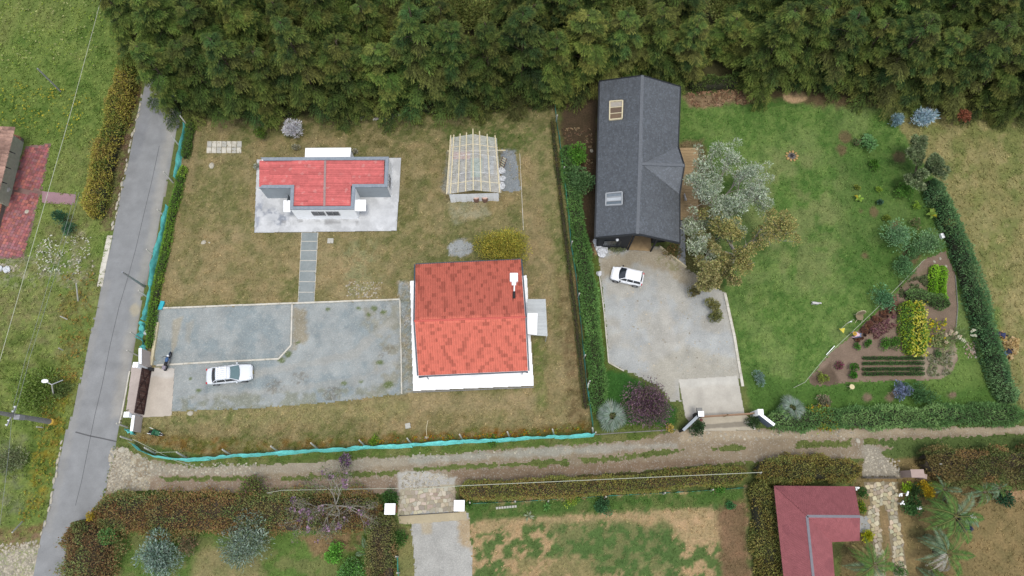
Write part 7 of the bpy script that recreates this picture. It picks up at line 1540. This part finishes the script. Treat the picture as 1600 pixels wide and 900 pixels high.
for sx in (-1, 1):
    for y, y2 in ((-.18, -.42), (.34, .4)): mb = MB(); mb.tube([(sx * .26, y, .44), (sx * .32, y2, 0)], .025, 6); mb.obj('leg', MWOOD, t, rel=False)
q = G(1311, 519); t = thing('pennant', 'yellow triangular pennant on a short stick on the lawn', 'flag', (q.x, q.y, 0)); mb = MB(); mb.tube([(.25, .2, 0), (.25, .2, .75)], .02, 6); mb.obj('stick', MWOOD, t, rel=False)
mb = MB(); mb.slab([(-.3, .18, .72), (.28, .24, .74), (.12, -.28, .66)], .02); mb.obj('cloth', mat('yellow_cloth', A(230, 214, 80), .7), t, rel=False)
q = G(1325, 505); mb = MB(); mb.tube([(q.x, q.y, 0), (q.x, q.y, .6)], .025, 6); mb.box((q.x, q.y, .55), (.2, .05, .2)); tag(mb.obj('white_peg', MWHITE), 'small white peg between pennant and round-backed chair', 'peg')
q = G(1326.5, 606); t = thing('round_table', 'small round cream table on the grass below the garden', 'table', (q.x, q.y, 0)); mb = MB(); mb.tube([(0, 0, .62), (0, 0, .66)], .24, 18); mb.obj('tabletop', mat('cream_top', A(236, 218, 170), .6), t, rel=False)
for k in range(3): a = k * 2.1 + .5; mb = MB(); mb.tube([(.1 * math.cos(a), .1 * math.sin(a), .62), (.24 * math.cos(a), .24 * math.sin(a), 0)], .02, 5); mb.obj('leg', MWOOD, t, rel=False)
# ------------------------------------------------------------------ vegetable garden
def crop(label, pts, w, h, cols, group=None, leaf=.14, dens=170, top=None, name='crop_row', cat='crop row', aspect=.5): return hedge(label, pts, w, h, cols, leaf, dens, aspect, group, MTWIG, name, cat, top, .5, .35)
for i, y in enumerate((560.5, 568.5, 577.5, 585)):
    crop(('topmost', 'second', 'third', 'lowest')[i] + ' of the four dark green planted rows in the garden', [(1346, y), (1395, y - .5), (1443, y - .3)], .26, .3, [(60, 92, 44), (50, 80, 38), (74, 106, 50)], 'dark planted rows in the garden', leaf=.1)
crop('left bright green leafy crop row at the tip of the garden', [(1457, 416), (1456, 450), (1456, 470)], .75, .6, [(112, 156, 36), (94, 138, 30), (132, 170, 50)], 'bright green crop rows')
crop('right bright green leafy crop row at the tip of the garden', [(1468, 418), (1468, 450), (1469, 478)], .75, .6, [(112, 156, 36), (94, 138, 30), (128, 166, 48)], 'bright green crop rows')
crop('grey-green low hedge across the top of the yellow flower block', [(1411, 462), (1440, 465), (1478, 478)], 1.2, .8, [(84, 112, 60), (72, 98, 52), (98, 124, 72)], aspect=.4)
crop('broad block of yellow-flowered plants in the garden, left half', [(1415, 474), (1415, 515), (1418, 556)], 1.25, .8, [(86, 122, 44), (104, 138, 54), (70, 104, 40)], 'yellow flower block', top=[(100, 134, 50), (150, 160, 40)])
crop('broad block of yellow-flowered plants in the garden, right half', [(1431, 474), (1432, 515), (1433, 556)], 1.25, .8, [(94, 128, 46), (110, 144, 54), (74, 108, 40)], 'yellow flower block', top=[(150, 160, 50), (100, 134, 50), (110, 140, 50)])
flowers('garden_blooms', [(1420, 472), (1442, 472), (1442, 560), (1416, 560)], 260, [(206, 196, 60), (216, 210, 96)], 'yellow blooms over the flower block in the garden', 'flowers', (.08, .15), (.75, 1.0), thr=0)
flowers('garden_blooms', [(1443, 500), (1475, 500), (1470, 545), (1443, 545)], 110, [(206, 190, 40), (120, 140, 50)], 'sparse yellow blooms right of the flower block', 'flowers', (.10, .2), (.3, .6))
flowers('crimson_leaves', [(1358, 512), (1375, 505), (1408, 480), (1412, 500), (1365, 532)], 330, [(126, 84, 90), (112, 80, 76), (136, 104, 92)], 'crimson leafed seedlings between lettuces and flower block', 'seedlings', (.12, .22), (.03, .2))
flowers('seedlings', [(1405, 440), (1450, 430), (1452, 462), (1405, 464)], 260, [(104, 112, 76), (86, 100, 60)], 'rows of grey seedlings on bare soil at the garden tip', 'seedlings', (.12, .22), (.03, .15))
flowers('seedlings', [(1448, 555), (1490, 550), (1485, 585), (1448, 588)], 330, [(130, 136, 96), (112, 118, 80), (160, 156, 130)], 'thin weeds on the bare soil right of the dark rows', 'seedlings', (.10, .2), (.03, .12))
LC = [(102, 66, 50), (84, 56, 44), (120, 84, 58)]
lab_l = 'brown lettuce clump in the diagonal row below the garden wire'
for i, (x, y, r_) in enumerate(((1338, 531, .36), (1345, 529, .22), (1349, 517, .42), (1354, 511, .36), (1357, 507, .38), (1366, 499, .4), (1373, 500, .25), (1378, 492, .4), (1383, 488, .38), (1391, 482, .3), (1394, 478, .25))): leafrosette('lettuce', f'brown lettuce clump, {ORD[i]} from the pink-topped person along the wire', x, y, r_, .22, LC, 9, .7, group='large brown lettuces')
for i, (x, y) in enumerate(((1350, 524.5), (1355.5, 520), (1360, 515), (1366, 509.5), (1375.5, 502), (1385, 495), (1390, 489))): leafrosette('lettuce', f'small dark lettuce, {ORD[i]} from the bottom of the second diagonal row', x, y, .2, .16, [(66, 40, 34), (54, 36, 30)], 7, .7, group='small dark lettuces')
def pampas(label, px, py, n, spread, cols):
    q = G(px, py); t = thing('pampas_grass', label, 'plant', (q.x, q.y, 0)); k = 260; P = np.column_stack([rng.normal(0, spread * .3, (k, 2)), np.full(k, .05)]); D = rng.normal(size=(k, 3)); D[:, 2] = abs(D[:, 2]) + .5
    link('blades', leafmesh('blades', P, D, rng.uniform(.5, .95, k), .04, pal([(140, 156, 100), (120, 140, 84)], k), None, .3), t)
    for i in range(n):
        a = rng.uniform(0, 6.3); x, y = spread * .6 * math.cos(a), spread * .6 * math.sin(a); m_ = 70; f = rng.uniform(0, 1, m_); P = np.column_stack([x + f * .25 * math.cos(a) + rng.normal(0, .04, m_), y + f * .25 * math.sin(a) + rng.normal(0, .04, m_), 1.0 + f * .35]); D = rng.normal(size=(m_, 3)) * .6 + np.array([math.cos(a), math.sin(a), .6]); link('plume', leafmesh('plume', P, D, .16, .06, pal(cols, m_, .1)), t)
pampas('pampas clump with creamy white plumes, the right of two', 1496, 524, 8, 1.1, [(236, 232, 206), (216, 214, 184)])
pampas('pampas clump with pinkish beige plumes, the left of two', 1477, 535, 7, .9, [(212, 196, 166), (196, 180, 150)])
flowers('dry_petals', [(1505, 535), (1525, 535), (1525, 560), (1508, 562)], 60, [(220, 200, 190), (200, 170, 150)], 'fallen pale petals on the grass right of the garden', 'petals', (.08, .16), (.02, .05))
flowers('loose_straw', [(1556, 515), (1570, 528), (1588, 532), (1584, 552), (1574, 563), (1566, 545)], 900, [(206, 178, 124), (194, 164, 108), (214, 190, 140)], 'heap of golden straw between the two people at the right hedge', 'straw', (.2, .4), (.02, .16))
flowers('fallen_leaves', [(1070, 146), (1190, 138), (1195, 160), (1085, 168)], 420, [(160, 126, 96), (132, 104, 78), (180, 150, 116)], 'brown fallen leaves under the conifers right of the dark house', 'leaf litter', (.12, .24), (.02, .06))
flowers('fallen_leaves', [(880, 200), (925, 200), (925, 300), (900, 300)], 160, [(130, 104, 80), (150, 130, 100)], 'brown fallen leaves in the shade left of the dark house', 'leaf litter', (.12, .22), (.02, .06))
flowers('small_twigs', [(525, 165), (640, 160), (640, 185), (560, 190)], 90, [(206, 204, 196), (170, 164, 150)], 'pale twigs and litter at the foot of the conifers', 'twigs', (.12, .3), (.02, .06))
mb = MB(); a = G(667, 684, .1); b = G(668.5, 657, .1); mb.tube([a, a.lerp(b, .5) + Vector((-.1, 0, .1)), b], .03, 5); tag(mb.obj('bare_stick', MWOOD), 'thin pale stick lying on the dry grass below the tiled house', 'stick')
mb = MB(); a = G(920, 599, .6); b = G(918, 605, .2); mb.bar(a, b, .16); tag(mb.obj('white_scrap', MWHITE), 'white scrap hanging on the wire fence by the middle hedge', 'scrap')
mb = MB(); a, b = G(775, 794, .1), G(808, 791, .1)
for k in range(8): mb.bar(a.lerp(b, k / 8), a.lerp(b, (k + .8) / 8), .2, .14)
tag(mb.obj('pale_blocks', MPOST), 'row of pale blocks beside the wire fence near the white pillar', 'blocks')
